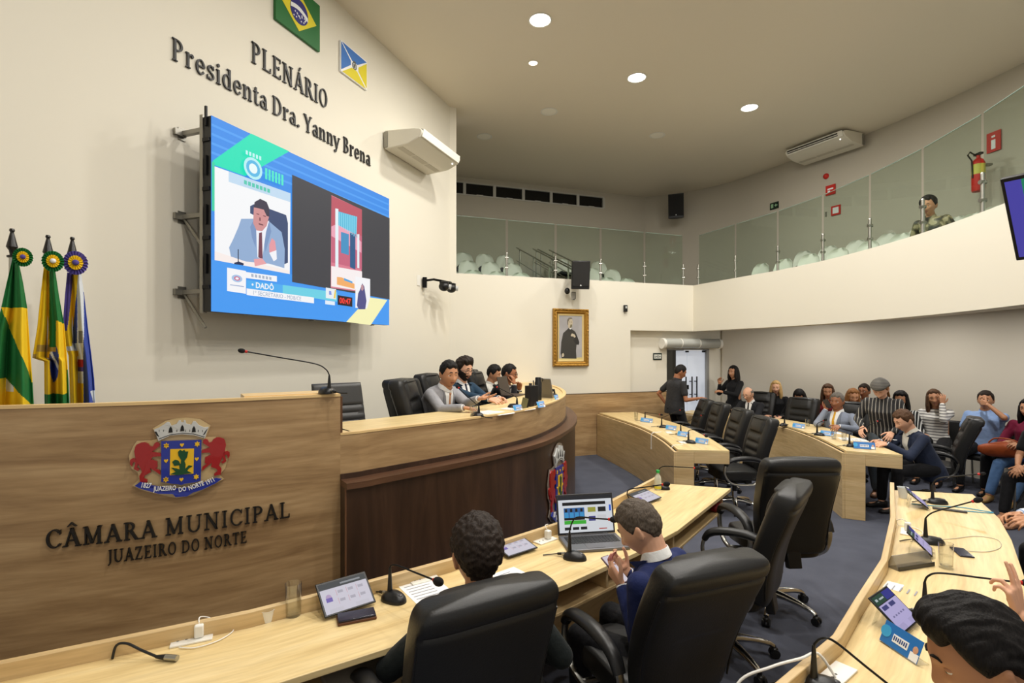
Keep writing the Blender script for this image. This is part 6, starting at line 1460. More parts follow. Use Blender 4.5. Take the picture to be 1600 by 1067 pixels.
# gallery right wall items
def gwall(px):                                                      # point of the upper wall on that bearing
    k = (px-800)/820.; i = min(range(len(GW)), key=lambda i: abs(GW[i][0]/GW[i][1]-k)); d_ = Vector(GW[min(i+1, len(GW)-1)])-Vector(GW[max(i-1, 0)]); d_.normalize()
    return Vector((*GW[i], 0)), math.atan2(d_.y, d_.x)+0*PI, Vector((d_.y, -d_.x, 0))
def gsign(name, label, x, y, z_, w, h, bg, fg, **k):
    i = min(range(len(GW)), key=lambda i: math.dist(GW[i], (x, y))); a_, c_ = Vector(GW[max(i-1, 0)]), Vector(GW[min(i+1, len(GW)-1)]); d_ = (c_-a_).normalized(); rz = math.atan2(d_.y, d_.x)
    nn = Vector((d_.y, -d_.x)); pp = a_+d_*((Vector((x, y))-a_).dot(d_))+nn*.012
    return sign(name, label, (pp.x, pp.y, z_), rz, w, h, bg, fg, **k)
gsign('exit_sign', 'small black exit pictogram sign on the right gallery wall', 5.95, 11.85, 5.22, .22, .15, SG, mat('sign_lit_green', rgb(150, 190, 150), .5), gly=lambda q, M: (q.prism([(-.08, -.045), (-.02, -.045), (-.02, .045), (-.08, .045)], .001, .002, M), q.prism([(.01, 0), (.05, .04), (.05, .012), (.085, .012), (.085, -.012), (.05, -.012), (.05, -.04)], .001, .002, M)))
gsign('fire_sign', 'upper red fire alarm sign below the ceiling air conditioner', 6.58, 10.72, 5.22, .20, .20, SR, C_WHT, gly=lambda q, M: (q.box((M @ Vector((0, .02, .002))), (.12, .002, .03)), q.box((M @ Vector((-.03, -.03, .002))), (.05, .002, .04))))
gsign('fire_sign', 'lower red square fire sign seen through the gallery glass', 6.62, 10.62, 4.78, .19, .19, SR, C_WHT, gly=lambda q, M: q.lathe([(.06, 0), (.06, .003), (.045, .003), (.045, 0)], (0, -.0125, 0), 18, False, False) if False else (q.box((M @ Vector((0, 0, .002))), (.12, .002, .12))))
t = thing('conduit_pipe', 'grey conduit pipe with red alarm sounder below the ceiling unit', 'pipe', (6.50, 10.82, 4.75)); q = MB().use(GREYM); q.tube([(0, 0, 0), (0, 0, 1.30)], .022, 8); q.build('pipe', parent=t)
q = MB().use(SR); q.ell((-.05, -.05, .78), (.06, .06, .06), 12, 8); q.build('sounder', parent=t); q = MB().use(GREYM); q.box((0, -.02, 0), (.12, .08, .10)); q.build('junction_box', parent=t)
t = thing('fire_extinguisher', 'red fire extinguisher hanging on the right gallery wall', 'fire extinguisher', (7.02, 7.90, 4.35)); q = MB().use(SR)
q.lathe([(.001, 0), (.075, .0), (.082, .02), (.082, .42), (.06, .47), (.025, .50), (.025, .54), (.001, .54)], n=20, cap0=False, cap1=False); q.build('cylinder', parent=t)
q = MB().use(mat('label_yellow', rgb(206, 200, 90), .5)); q.lathe([(.083, .25), (.083, .40)], n=20, cap0=False, cap1=False); q.build('label_band', parent=t)
q = MB().use(BLACKP); q.box((0, 0, .56), (.05, .12, .03)); q.tube([(0, .03, .54), (-.10, .03, .60), (-.16, .0, .54), (-.10, .0, .46), (-.085, 0, .2)], .011, 8); q.build('valve_and_hose', parent=t)
q = MB().use(GREYM); q.box((.10, 0, .40), (.18, .06, .03)); q.build('wall_hook', parent=t)
gsign('fire_sign', 'red sign board above the fire extinguisher', 7.26, 7.95, 5.12, .20, .30, SR, C_WHT, gly=lambda q, M: (q.box((M @ Vector((0, -.04, .002))), (.06, .002, .14)), q.box((M @ Vector((0, .08, .002))), (.05, .002, .03))))
# monitor at the right edge, hung from the parapet
t = thing('hung_monitor', 'flat monitor at the right edge in front of the white parapet', 'monitor', (3.56, 3.06, 2.82), rot=(R(-30), 0, yaw(-.86, -.51)))
q = MB().use(BLACKP); q.box((0, 0, 0), (1.0, .04, .58)); q.build('casing', parent=t, bevel=.006)
q = MB(); 
for col, x0, x1 in (((86, 80, 190), .40, .48), ((40, 150, 110), .24, .40), ((90, 90, 200), -.48, .24)): q.use(emis('mon_%d' % col[0], rgb(*col), .5)); q.box(((x0+x1)/2, .0215, 0), (x1-x0, .003, .53))
q.build('display', parent=t); q = MB().use(BLACKM); q.tube([(0, -.02, 0), (0, -.30, .05)], .02, 8); q.build('wall_arm', parent=t)
# ---------------------------------------------------------------- standing flags behind the podium
FG = mat('cloth_flag_green', rgb(20, 110, 50), .75, bump=.1, bscale=30); FY = mat('cloth_flag_yellow', rgb(236, 196, 20), .75, bump=.1, bscale=30); FB = mat('cloth_flag_blue', rgb(46, 70, 160), .75); FV = mat('cloth_flag_violet', rgb(84, 72, 150), .75); FW = mat('cloth_flag_white', rgb(214, 220, 226), .75); FR = mat('cloth_flag_red', rgb(170, 40, 40), .75); FRG = mat('fringe_gold', rgb(176, 146, 70), .6)
def pole_flag(label, x, y, ztop, left, right, classify, ros, kx):
    t = thing('flag', label, 'flag', (x, y, DAIS), math.atan2(-x, y))
    q = MB().use(STEEL); q.tube([(0, 0, .04), (0, 0, ztop-DAIS-.16)], .014, 10); q.build('pole', parent=t)
    q = MB().use(BLACKP); q.lathe([(.16, 0), (.16, .03), (.05, .05), (.02, .07)], n=20); q.build('base', parent=t)
    h = ztop-DAIS
    q = MB().use(mat('finial_black', rgb(30, 27, 24), .3)); q.lathe([(.022, h-.165), (.024, h-.155), (.010, h-.148), (.014, h-.125), (.026, h-.105), (.010, h-.03), (.008, h-.022), (.013, h-.012), (.010, h-.002), (.001, h)], n=14); q.build('finial', parent=t)
    # cloth: crop rows are mapped to height, crop columns to a lateral offset
    q = MB(); NU, NV = 84, 130; V_ = []
    ys = [left[0][1]+(1100-left[0][1])*j/NV for j in range(NV+1)]
    def interp(P, yy):
        if yy <= P[0][1]: return P[0][0]
        for (x0, y0), (x1, y1) in zip(P, P[1:]):
            if yy <= y1: return x0+(x1-x0)*(yy-y0)/(y1-y0)
        (x0, y0), (x1, y1) = P[-2:]; return x1+(x1-x0)*(yy-y1)/max(1, (y1-y0))*.5
    for yy in ys:
        row = []; l, r = interp(left, yy), interp(right, yy)
        for i in range(NU+1):
            u = i/NU; xx = l+(r-l)*u; amp = .012+.05*min(1, max(0, (yy-200)/700))
            fold = amp*(math.sin(u*PI*3.2+.6)+.5*math.sin(u*PI*7+1.7+yy*.002)); 
            row.append((xx, yy, q.v(((xx-kx[0])*kx[1]*.74, -.06+fold*-.8+.02*math.cos(u*PI), (kx[2]-yy)*kx[1]+h))))
        V_.append(row)
    for j in range(NV):
        for i in range(NU):
            a = V_[j][i]; c = V_[j+1][i+1]; m = classify((a[0]+c[0])/2, (a[1]+c[1])/2); q.use(m); q.face([V_[j][i][2], V_[j][i+1][2], V_[j+1][i+1][2], V_[j+1][i][2]])
    o = q.build('cloth', parent=t, smooth=70); so = o.modifiers.new('thick', 'SOLIDIFY'); so.thickness = .004; so.offset = 0
    cxr, cyr, rr, c_out, c_in, c_mid = ros; C = Vector(((cxr-kx[0])*kx[1]*.74, -.14, (kx[2]-cyr)*kx[1]+h)); rr *= kx[1]
    q = MB().use(c_out); N_ = 44
    def disc(q, r0, r1, yo, pl, n):
        A = [q.v(C+Vector((math.cos(2*PI*k/n)*r0*.82, yo+pl*.5*(-1)**k, math.sin(2*PI*k/n)*r0))) for k in range(n)]; B = [q.v(C+Vector((math.cos(2*PI*k/n)*r1*.82*(1+.05*(-1)**k), yo+pl*(-1)**k, math.sin(2*PI*k/n)*r1))) for k in range(n)]
        A2 = [q.v(v.co+Vector((0, .012, 0))) for v in A]; B2 = [q.v(v.co+Vector((0, .012, 0))) for v in B]
        for k in range(n):
            j = (k+1) % n; q.face([A[k], A[j], B[j], B[k]]); q.face([A2[j], A2[k], B2[k], B2[j]]); q.face([B[k], B[j], B2[j], B2[k]]); q.face([A[j], A[k], A2[k], A2[j]])
    disc(q, rr*.42, rr, .0, .006, N_); ro = q.build('rosette', parent=t, smooth=None)
    q = MB().use(c_in); disc(q, rr*.14, rr*.60, -.012, .004, 30); q.build('rosette_ring', parent=ro, smooth=None); q = MB().use(c_mid); q.ell(C+Vector((0, -.018, 0)), (rr*.24, .012, rr*.24), 16, 8); q.build('rosette_centre', parent=ro)
    return t
k0 = 1/3.68*2.96/820
def f1(x, y):
    if y < 482: return FG
    if y > 885 and x < 34+(y-885)*.9: return FY if not (34 < x < 75 and y < 960) else FW
    xl = 5+(y-485)*.42 if y < 740 else 112+(y-740)*.40
    return FY if x > xl else FG
pole_flag('leftmost flag behind the podium, green over yellow, dark green rosette', -2.82, 2.96, 2.64, [(72, 190), (40, 330), (5, 500), (-25, 620), (-60, 1000)], [(95, 190), (125, 330), (150, 480), (165, 700), (180, 900), (188, 1040)], f1, (125, 203, 52, FG, FY, FV), (66, k0, 25))
k1 = 1/3.68*3.15/820
def f2(x, y):
    if y < 775 and x < 262-(y-260)*.09+0 and x > 196: return FY if y < 752 else FRG
    if y < 715 and x < 252+40-(y-300)*.0: return FY if y < 700 else FRG
    if y < 735 and 290 < x < 330: return FG if y < 712 else FRG
    if y < 735 and x <= 290: return FRG
    if y < 560+(x-330)*.35: return FG
    if (x-318)**2/28**2+(y-800)**2/110**2 < 1: return FB if not (abs(y-760-(x-310)*2) < 16) else FW
    if y > 975: return FG
    if x > 395: return FG
    return FY
pole_flag('middle flag behind the podium with yellow and green ribbons and gold fringe', -2.785, 3.15, 2.645, [(258, 255), (240, 420), (222, 600), (195, 770), (262, 790), (262, 1040)], [(320, 255), (345, 420), (375, 580), (390, 750), (400, 900), (405, 1040)], f2, (310, 231, 58, FG, FY, C_WHT), (282, k1, 65))
k2 = 1/3.68*3.30/820
def f3(x, y):
    xs = 428-(y-310)*.10
    if y < 620 and x < xs-8: return FV
    if y < 705 and x < xs+26: return FY
    if y < 690 and x < 448: return FB
    if 690 <= y < 735 and x < 452: return FW
    if 735 <= y < 765 and x < 456: return FY
    if x > 484+(y-300)*.002: return FB if not (y > 960 and x > 545-(1040-y)*.3) else FW
    if y > 920: return FY
    if 780 < y < 850 and x > 452: return FR if abs(y-805) < 22 else FV
    if y > 765 and x < 450: return FY
    if 620 < y < 690 and 455 < x < 480: return mat('cloth_flag_grey', rgb(120, 124, 130), .75)
    return FW
pole_flag('rightmost flag behind the podium, blue and white with a violet rosette', -2.765, 3.30, 2.666, [(388, 290), (375, 430), (363, 600), (372, 690), (398, 760), (408, 1040)], [(470, 290), (490, 430), (510, 600), (530, 750), (548, 900), (556, 1040)], f3, (437, 242, 66, FV, FY, FV), (418, k2, 78))
# ---------------------------------------------------------------- things on the desks
RED = mat('mic_ring_red', rgb(196, 30, 24), .4); FOAM = mat('mic_foam', rgb(20, 20, 21), .9, bump=.5, bscale=500)
def mic(label, base, z, tip, bend=None, rz=None, stem=.10, low=False, headr=.017):
    b3 = Vector((base[0], base[1], z)); tip = Vector(tip)-b3
    yw = rz if rz is not None else math.atan2(-tip.x, tip.y)
    t = thing('gooseneck_microphone', label, 'microphone', tuple(b3), 0, 'gooseneck microphones')
    Rz = Matrix.Rotation(yw, 4, 'Z')
    q = MB(); q.T = Rz; q.use(BLACKP); rg = []
    for j in range(11):
        v = j/10; hw = .050*(1-.35*v)*(1-abs(2*v-1)**5*.0); k = math.sqrt(max(0, 1-v**2.4))
        rg.append([Vector((.047*k*sup(2*PI*i/28, 2.4)[0]*(1-.18*sup(2*PI*i/28, 2.4)[1]), .02+.068*k*sup(2*PI*i/28, 2.4)[1], .044*v)) for i in range(28)])
    q.rings(rg); q.use(mat('mic_button', rgb(70, 70, 74), .3)); q.ell((0, .055, .034), (.013, .016, .006), 12, 6); q.build('base', parent=t)
    q = MB(); q.T = Rz; q.use(BLACKP); q.lathe([(.014, .030), (.012, .05), (.0085, .05+stem*.6), (.0055, .05+stem)], (0, -.012, 0), 14); q.build('stem', parent=t)
    s0 = Rz @ Vector((0, -.012, .05+stem)); bd = (Vector(bend)-b3) if bend else s0+Vector((0, 0, .05))+(tip-s0)*.10
    pts = spline([s0, s0*.4+bd*.6, bd+(tip-bd)*.12, bd+(tip-bd)*.6, tip], 7)
    q = MB().use(BLACKM); q.tube(pts, .0042, 8); q.build('gooseneck', parent=t)
    d = (pts[-1]-pts[-3]).normalized()
    q = MB().use(RED); q.cyl(tip-d*.006, tip+d*.008, .0085, n=14); q.build('red_ring', parent=t)
    Mh = d.to_track_quat('Z', 'Y').to_matrix(); q = MB().use(FOAM); q.ell(tip+d*.026, (headr, headr, headr*1.45), 16, 12, Mh); q.build('foam_windscreen', parent=t)
    q = MB().use(BLACKP); q.cyl(Rz @ Vector((0, -.045, .018)), Rz @ Vector((0, -.085, .012)), .009, .007, 12); q.use(STEEL); q.cyl(Rz @ Vector((0, -.04, .018)), Rz @ Vector((0, -.058, .016)), .0105, n=12)
    q.use(BLACKP); q.tube(spline([Rz @ Vector((0, -.085, .012)), Rz @ Vector((.01, -.12, .007)), Rz @ Vector((.04, -.16, .006))], 5), .0035, 6); q.build('plug_cable', parent=t)
    return t
SP = SPOT; ZT_ = .76; Z1 = .79; ZK = 1.386
mic('gooseneck microphone at front left with a round head, left of the curly-haired person', SP['m1'], ZT_, (-.340, 2.30, .945), (-.565, 2.50, .935), rz=-2.2, headr=.020)
mic('gooseneck microphone before the laptop, its round head over the laptop screen', SP['m2'], ZT_, (.535, 2.88, 1.025), (.352, 3.0, 1.00), rz=-2.0)
mic('gooseneck microphone behind the head of the person in navy', SP['m3'], ZT_, (1.015, 3.53, 1.05), (.80, 3.68, .975), rz=-2.2)
mic('gooseneck microphone at the far end of the foreground desk beside the green-capped bottle', SP['m4'], ZT_, (1.52, 4.37, .975), (1.29, 4.53, .955), rz=-2.2)
mic('gooseneck microphone farthest along the middle desk, near the oak wainscot', SP['d1m1'], Z1, (2.40, 8.52, .915), (2.205, 8.64, .935))
mic('gooseneck microphone second from the wall on the middle desk', SP['d1m2'], Z1, (2.50, 7.80, 1.07), (2.28, 7.92, .945))
mic('gooseneck microphone second from the open end of the middle desk', SP['d1m3'], Z1, (2.56, 7.10, 1.075), (2.34, 7.2, .95))
mic('gooseneck microphone at the open end of the middle desk, arching low', SP['d1m4'], Z1, (2.36, 6.44, .915), (2.26, 6.58, .965))
mic('gooseneck microphone on the far right desk before the empty chair', SP['d2m1'], Z1, (4.09, 8.06, .95), (4.2, 8.12, .94))
mic('gooseneck microphone standing upright before the person with the yellow tie', SP['d2m2'], Z1, (4.24, 7.14, 1.0), (4.2, 7.2, .96))
mic('gooseneck microphone at the end of the far right desk, long neck before the stripes', SP['d2m3'], Z1, (4.36, 6.26, 1.11), (4.11, 6.33, .97))
mic('gooseneck microphone at the far end of the bottom right desk, neck rising right', SP['rm1'], ZT_, (3.52, 3.96, 1.02), (3.31, 4.09, .96), rz=-1.9, headr=.012)
mic('gooseneck microphone in the middle of the bottom right desk, red-ringed black head', SP['rm2'], ZT_, (2.74, 3.12, 1.055), (2.585, 3.24, .95), rz=-1.9)
mic('gooseneck microphone behind the corner person, neck running level to the right', SP['rm3'], ZT_, (2.18, 2.25, .957), (1.875, 2.35, .96), rz=-1.9)
mic('gooseneck microphone cut by the bottom frame edge, neck arching over', SP['rm4'], ZT_, (1.30, 1.78, .80), (1.10, 1.84, .955), rz=-1.9)
mic('gooseneck microphone before the mouth of the speaker in grey', SP['pm1'], ZK, (-.478, 4.72, 1.615), (-.30, 4.47, 1.49), stem=.05)
mic('gooseneck microphone at the podium centre pointing at the person in blue', SP['pm2'], ZK, (-.15, 5.28, 1.585), (.03, 5.19, 1.50), stem=.05)
mic('gooseneck microphone at the right end of the podium counter', SP['pm3'], ZK, (.50, 6.36, 1.47), (.52, 6.43, 1.46), stem=.04)
mic('long gooseneck microphone on top of the tall podium panel, reaching left', (-1.215, 3.47), 1.669, (-1.63, 3.22, 1.945), (-1.24, 3.45, 1.855), rz=.9, stem=.07, headr=.015)
# ---- tablets on clear stands
def tablet(label, a, c, screen, z=ZT_, tilt=35, w=None, depth=.165):
    """a, c: left and right ends of the near edge"""
    a, c = Vector((*a, z)), Vector((*c, z)); x = (c-a).normalized(); up = Vector((-x.y, x.x, 0)); w = w or (c-a).length
    nrm = up*math.cos(R(tilt))+Vector((0, 0, math.sin(R(tilt))))
    M = frame(a+Vector((0, 0, .018)), x, nrm)
    t = thing('tablet', label, 'tablet', tuple(M.translation), 0, 'tablets on the desks'); t.matrix_world = M
    q = MB().use(BLACKP); q.box((w/2, depth/2, -.004), (w, depth, .008)); q.build('casing', parent=t, bevel=.003)
    q = MB(); screen(q, w, depth); q.build('display', parent=t, smooth=None, recalc=False)
    s = thing('tablet_stand', 'clear acrylic stand under the '+label[:label.index(' showing')] if ' showing' in label else 'clear acrylic tablet stand', 'stand', tuple(a), 0, 'acrylic tablet stands'); s.matrix_world = frame(a, x, up)
    top = depth*math.cos(R(tilt)); ht = depth*math.sin(R(tilt))
    q = MB().use(ACRYL); p0 = Vector((.02, .0, .004)); 
    for x0 in (w*.12, w*.62):
        q.rings([[Vector((xx, -.012, .002)), Vector((xx, -.012, .016)), Vector((xx, top*.8, ht*.8+.003)), Vector((xx, top*.98, .0)), Vector((xx, top*.95, .0)), Vector((xx, top*.78, ht*.72)), Vector((xx, -.0, .002))] for xx in (x0, x0+w*.26)])
        q.build('support_leg', parent=s, smooth=None); q = MB().use(ACRYL)
    q.bm.free()
    return t
SW = .55
def scr_a(q, w, h):
    L = lambda c, P, zz: (q.use(emis('tab_%d_%d_%d' % c, rgb(*c), SW)), q.prism([(x*w, y*h) for x, y in P], zz-.0002, zz))
    bx = lambda x0, y0, x1, y1: [(x0, y0), (x1, y0), (x1, y1), (x0, y1)]
    L((226, 222, 236), bx(.04, .05, .96, .76), .0006); L((52, 58, 64), bx(.04, .76, .96, .94), .0006); L((150, 154, 160), bx(.45, .82, .85, .87), .001)
    L((196, 170, 210), [(.17+.055*math.cos(2*PI*k/14), .52+.085*math.sin(2*PI*k/14)) for k in range(14)], .001); L((120, 100, 190), bx(.11, .38, .23, .50), .0012)
    for i in range(3):
        for j in range(2): L((224, 130, 140), bx(.33+.2*i, .26+.25*j, .335+.2*i, .44+.25*j), .001); L((190, 186, 200), bx(.36+.2*i, .32+.25*j, .46+.2*i, .40+.25*j), .001)
def scr_b(q, w, h):
    L = lambda c, P, zz: (q.use(emis('tab_%d_%d_%d' % c, rgb(*c), SW)), q.prism([(x*w, y*h) for x, y in P], zz-.0002, zz))
    bx = lambda x0, y0, x1, y1: [(x0, y0), (x1, y0), (x1, y1), (x0, y1)]
    L((198, 188, 236), bx(.04, .05, .96, .72), .0006); L((22, 70, 52), bx(.04, .74, .55, .95), .0006); L((44, 50, 150), bx(.55, .74, .96, .95), .0006)
    for k in range(2): L((60, 64, 128), bx(.10+.36*k, .58, .36+.36*k, .68), .001)
    for k in range(5): L((130, 124, 170), bx(.20+.13*k, .36, .27+.13*k, .40), .001)
    L((196, 206, 210), bx(.10, .82, .20, .88), .001); L((196, 206, 210), bx(.28, .82, .50, .86), .001)
tablet('tablet in the foreground on a clear stand showing a roll-call page with a portrait', SP['tab1a'], SP['tab1b'], scr_a, tilt=38)
tablet('tablet right of the curly-haired head showing a white page', (-.02, 2.985), (.155, 3.13), scr_a, tilt=12, depth=.17)
tablet('tablet near the far microphone of the foreground desk showing a white page', (1.02, 4.02), (1.20, 4.20), scr_a, tilt=16, depth=.16)
tablet('tablet at the bottom right showing a green and blue header', (1.615, 2.165), (1.80, 2.30), scr_b, tilt=40, w=.20)
tablet('tablet in the middle of the bottom right desk showing a lilac page', (2.395, 2.985), (2.50, 3.12), scr_b, tilt=45)
tablet('tablet at the far end of the bottom right desk showing a lilac page', (3.10, 3.90), (3.20, 4.06), scr_b, tilt=40)
# ---- laptop
def page(q, w, h):
    L = lambda c, x0, y0, x1, y1, zz: (q.use(emis('lap_%d_%d_%d' % c, rgb(*c), SW)), q.prism([(x0*w, y0*h), (x1*w, y0*h), (x1*w, y1*h), (x0*w, y1*h)], zz-.0002, zz))
    L((236, 240, 246), .03, .06, .97, .95, .0008); L((40, 42, 48), .03, .86, .97, .95, .0012); L((24, 24, 26), .10, .72, .86, .80, .0012)
    L((60, 110, 170), .12, .40, .48, .66, .0012); 
    for k in range(4): L((30, 24, 28), .14+.09*k, .56, .18+.09*k, .64, .0016); L((70, 160, 220), .13+.09*k, .42, .20+.09*k, .55, .0016)
    L((20, 20, 22), .12, .36, .48, .42, .002); L((70, 190, 60), .12, .26, .50, .35, .0016)
    L((170, 170, 70), .54, .54, .68, .66, .0014); L((30, 30, 32), .72, .54, .86, .66, .0014); L((70, 70, 140), .55, .32, .67, .44, .0014); L((50, 100, 220), .92, .55, .955, .70, .0014); L((226, 226, 230), .70, .34, .86, .46, .0014)
    for k in range(3): L((40, 40, 44), .12+.14*k, .12, .23+.14*k, .19, .0014)
    L((200, 90, 80), .72, .11, .86, .135, .0014)
t = thing('laptop', 'open grey laptop with a news page on the foreground desk', 'laptop', (.40, 3.06, ZT_)); x = Vector((.985, .17, 0)).normalized(); t.matrix_world = frame(Vector((.335, 3.075, ZT_)), x, Vector((-x.y, x.x, 0)))
q = MB().use(mat('laptop_grey', rgb(112, 112, 116), .4, metal=.5)); q.box((.19, .125, .010), (.38, .25, .018)); q.build('base', parent=t, bevel=.004)
q = MB().use(mat('key_black', rgb(34, 34, 36), .5))
for r_ in range(5):
    for k in range(15): q.box((.036+.022*k, .108+.024*r_, .0200), (.0185, .020, .003))
q.build('keyboard', parent=t)
q = MB().use(mat('touchpad', rgb(96, 96, 100), .35)); q.box((.175, .05, .0195), (.11, .07, .0015)); q.build('touchpad', parent=t)
lid = frame(Vector((0, .25, .018)), (1, 0, 0), (0, math.sin(R(14)), math.cos(R(14))))
q = MB(); q.T = lid; q.use(mat('laptop_lid', rgb(40, 40, 43), .4)); q.box((.19, .125, -.004), (.38, .25, .007)); lo = q.build('lid', parent=t, bevel=.003)
q = MB(); q.T = lid; page(q, .38, .25); q.build('display', parent=lo, smooth=None, recalc=False)
q = MB().use(BLACKP); q.cyl((.05, .252, .016), (.33, .252, .016), .008, n=10); q.build('hinge', parent=t)
# ---- glasses, cups, bottle
def glass(label, p, z, r=.031, h=.14, fill=.55, water=True):
    t = thing('drinking_glass', label, 'glass', (p[0], p[1], z), 0)
    q = MB().use(GLASSM); q.lathe([(.001, 0), (r*.90, 0), (r*.92, .004), (r, h), (r-.0022, h), (r*.92-.0022, .014), (.001, .012)], n=28, cap0=False, cap1=False); q.build('tumbler', parent=t, recalc=True)
    if water: q = MB().use(WATER); q.lathe([(.001, .0135), (r*.90-.0012, .0145), (r-.004, h*fill), (.001, h*fill)], n=28, cap0=False, cap1=False); q.build('water', parent=t)
    return t
glass('tall glass of water on the foreground desk left of the tablet', SP['glass1'], ZT_, .036, .145, .72)
glass('glass of water on the bottom right desk beside the lilac tablet', SP['rglass'], ZT_, .034, .135, .5)
glass('water glass on the podium counter next to the speaker in grey', SP['pg'], ZK, .034, .10, .5)
glass('water glass on the far right desk left of the person with the yellow tie', SP['d2g1'], Z1, .032, .11, .4)
glass('left one of two glasses on the far right desk before the papers', SP['d2g2'], Z1, .030, .11, .4)
glass('right one of two glasses on the far right desk before the papers', (4.29, 6.78), Z1, .030, .11, .4)
glass('glass on the far wall end of the middle desk', SP['d1gl'], Z1, .032, .13, .5)
def cup(label, p, r=.03, h=.05, m=None):
    t = thing('plastic_cup', label, 'cup', (p[0], p[1], ZT_)); q = MB().use(m or WHITEP); q.lathe([(.001, 0), (r*.72, 0), (r*.98, h), (r*1.05, h), (r*1.05, h+.002), (r*.94, h+.001), (r*.68, .002), (.001, .002)], n=24, cap0=False, cap1=False); q.build('cup', parent=t); return t
cup('small white plastic cup left of the tall glass of water', SP['cup1'])
cup('translucent plastic cup at the far end of the bottom right desk', SP['rcup'], .038, .085, mat('cup_clear', rgb(226, 230, 230), .3, alpha=.75))
t = thing('water_bottle', 'small plastic bottle with green cap at the end of the foreground desk', 'bottle', (*SP['bot1'], ZT_)); q = MB().use(mat('bottle_clear', rgb(222, 226, 214), .2, alpha=.6)); q.lathe([(.001, 0), (.026, 0), (.029, .01), (.029, .09), (.024, .115), (.012, .135), (.012, .15), (.001, .15)], n=20, cap0=False, cap1=False); q.build('body', parent=t)
q = MB().use(mat('cap_green', rgb(40, 170, 80), .4)); q.cyl((0, 0, .145), (0, 0, .168), .015, n=18); q.build('cap', parent=t); q = MB().use(mat('juice_yellow', rgb(206, 196, 60), .4)); q.lathe([(.0295, .012), (.0295, .035)], n=20, cap0=False, cap1=False); q.build('label_band', parent=t)
# ---- outlets with chargers and white cables
CABLE = mat('white_cable', rgb(232, 230, 224), .45)
def outlet(label, p, rz, plug=True, z=ZT_, cab=()):
    t = thing('desk_outlet', label, 'power outlet', (p[0], p[1], z), rz, 'white desk outlets')
    q = MB().use(WHITEP); q.box((0, 0, .004), (.15, .075, .008)); q.build('plate', parent=t, bevel=.002)
    q = MB().use(mat('outlet_dark', rgb(60, 60, 60), .5))
    for x_ in (-.05, -.02): q.cyl((x_, 0, .0075), (x_, 0, .0088), .005, n=10)
    q.build('sockets', parent=t)
    if plug:
        c = thing('charger', 'white plug charger in the '+label.replace('white desk outlet ', 'outlet '), 'charger', (p[0], p[1], z), rz, 'plug chargers')
        q = MB().use(WHITEP); q.box((.025, 0, .035), (.034, .036, .052)); q.build('adapter', parent=c, bevel=.006)
        q = MB().use(CABLE); q.tube(spline(cab or [(.025, 0, .06), (.025, .03, .075), (.06, .06, .05), (.12, .05, .006), (.15, 0, .005), (.10, -.06, .005), (.02, -.08, .005), (-.04, -.05, .005)], 6), .0025, 6); q.build('cable', parent=c)
    return t
outlet('white desk outlet at the left of the foreground desk', SP['out1'], .45)
outlet('white desk outlet by the dark podium base, left of the laptop', SP['out2'], .75, cab=[(.025, 0, .06), (.02, .02, .085), (.06, .03, .08), (.09, .05, .03), (.06, .07, .006), (-.05, .06, .006), (-.16, .02, .006)])
outlet('white desk outlet right of the front left microphone', SP['out3'], .6, False)
outlet('white desk outlet on the bottom right desk behind the lilac tablet', SP['rout1'], .9)
outlet('white desk outlet at the bottom frame edge', (1.20, 1.93), .65, False)
t = thing('white_cable', 'thick white cable looping over the lip of the bottom right desk', 'cable', (.90, 1.80, .83)); q = MB().use(CABLE); q.tube(spline([(.27, .10, -.06), (.22, .12, .012), (.14, .09, .012), (.02, .06, .0), (-.10, .06, -.06), (-.16, 0, -.20), (-.12, -.06, -.35)], 8), .005, 8); q.build('cord', parent=t)
for i, (n_, dx) in enumerate((('left', 0), ('right', 1))):
    p = SP['d1pl2'] if i == 0 else SP['d1pl']; t = thing('hanging_cable', '%s one of two white cables hanging over the edge of the middle desk' % n_, 'cable', (1.985 if i else 2.005, p[1]+(-.10 if i else .1), .79)); q = MB().use(CABLE); q.tube(spline([(.12, .05, .004), (.05, .02, .004), (-.012, 0, .002), (-.035, 0, -.04), (-.038, .0, -.20)], 6), .006, 6); q.box((-.038, 0, -.215), (.014, .014, .03)); q.build('cord', parent=t)
    outlet('white outlet %s on the middle desk' % ('near its open end' if i else 'half way along'), (p[0]+.02, p[1]+.1), 1.5, False, Z1)
# ---- papers, wallet, phones, connector lead
def paper(label, p, rz, w=.21, h=.297, z=ZT_, n=1, tilt=0):
    t = thing('paper_sheet', label, 'paper', (p[0], p[1], z+.001), rz, rot=(R(tilt), 0, rz)); q = MB().use(WHITEPAPER)
    for k in range(n): q.box((0+.006*k, .004*k, .0015*k), (w, h, .0012), (0, 0, .06*k))
    q.use(mat('print_grey', rgb(150, 152, 160), .7))
    for k in range(7): q.box((-.02, h*.36-.03*k, .0015*n), (w*.62, .006, .0006))
    q.build('sheet', parent=t); return t
paper('sheet of paper beside the front left microphone, half behind the curly head', (-.42, 2.60), .6, .20, .26)
paper('sheet of paper right of the curly-haired person under the tablet', (.02, 2.72), .7, .20, .27)
paper('stack of papers on the podium before the speaker in grey', (-.16, 4.74), .9, .22, .30, ZK, 3)
paper('loose white papers on the podium left of the black notebook stand', (.06, 5.08), 1.0, .21, .28, ZK, 2)
paper('papers on the desk corner held up by the person in navy', (4.36, 6.56), 1.5, .22, .30, Z1+.03, 2, 14)
paper('papers on the far right desk before the person with the yellow tie', (4.50, 7.42), 1.4, .22, .26, Z1, 1)
paper('papers on the far right desk under the hand of the striped shirt', (4.46, 6.86), 1.2, .22, .30, Z1, 2)
paper('small white card on the bottom right desk', SP['rcard'], .75, .105, .07)
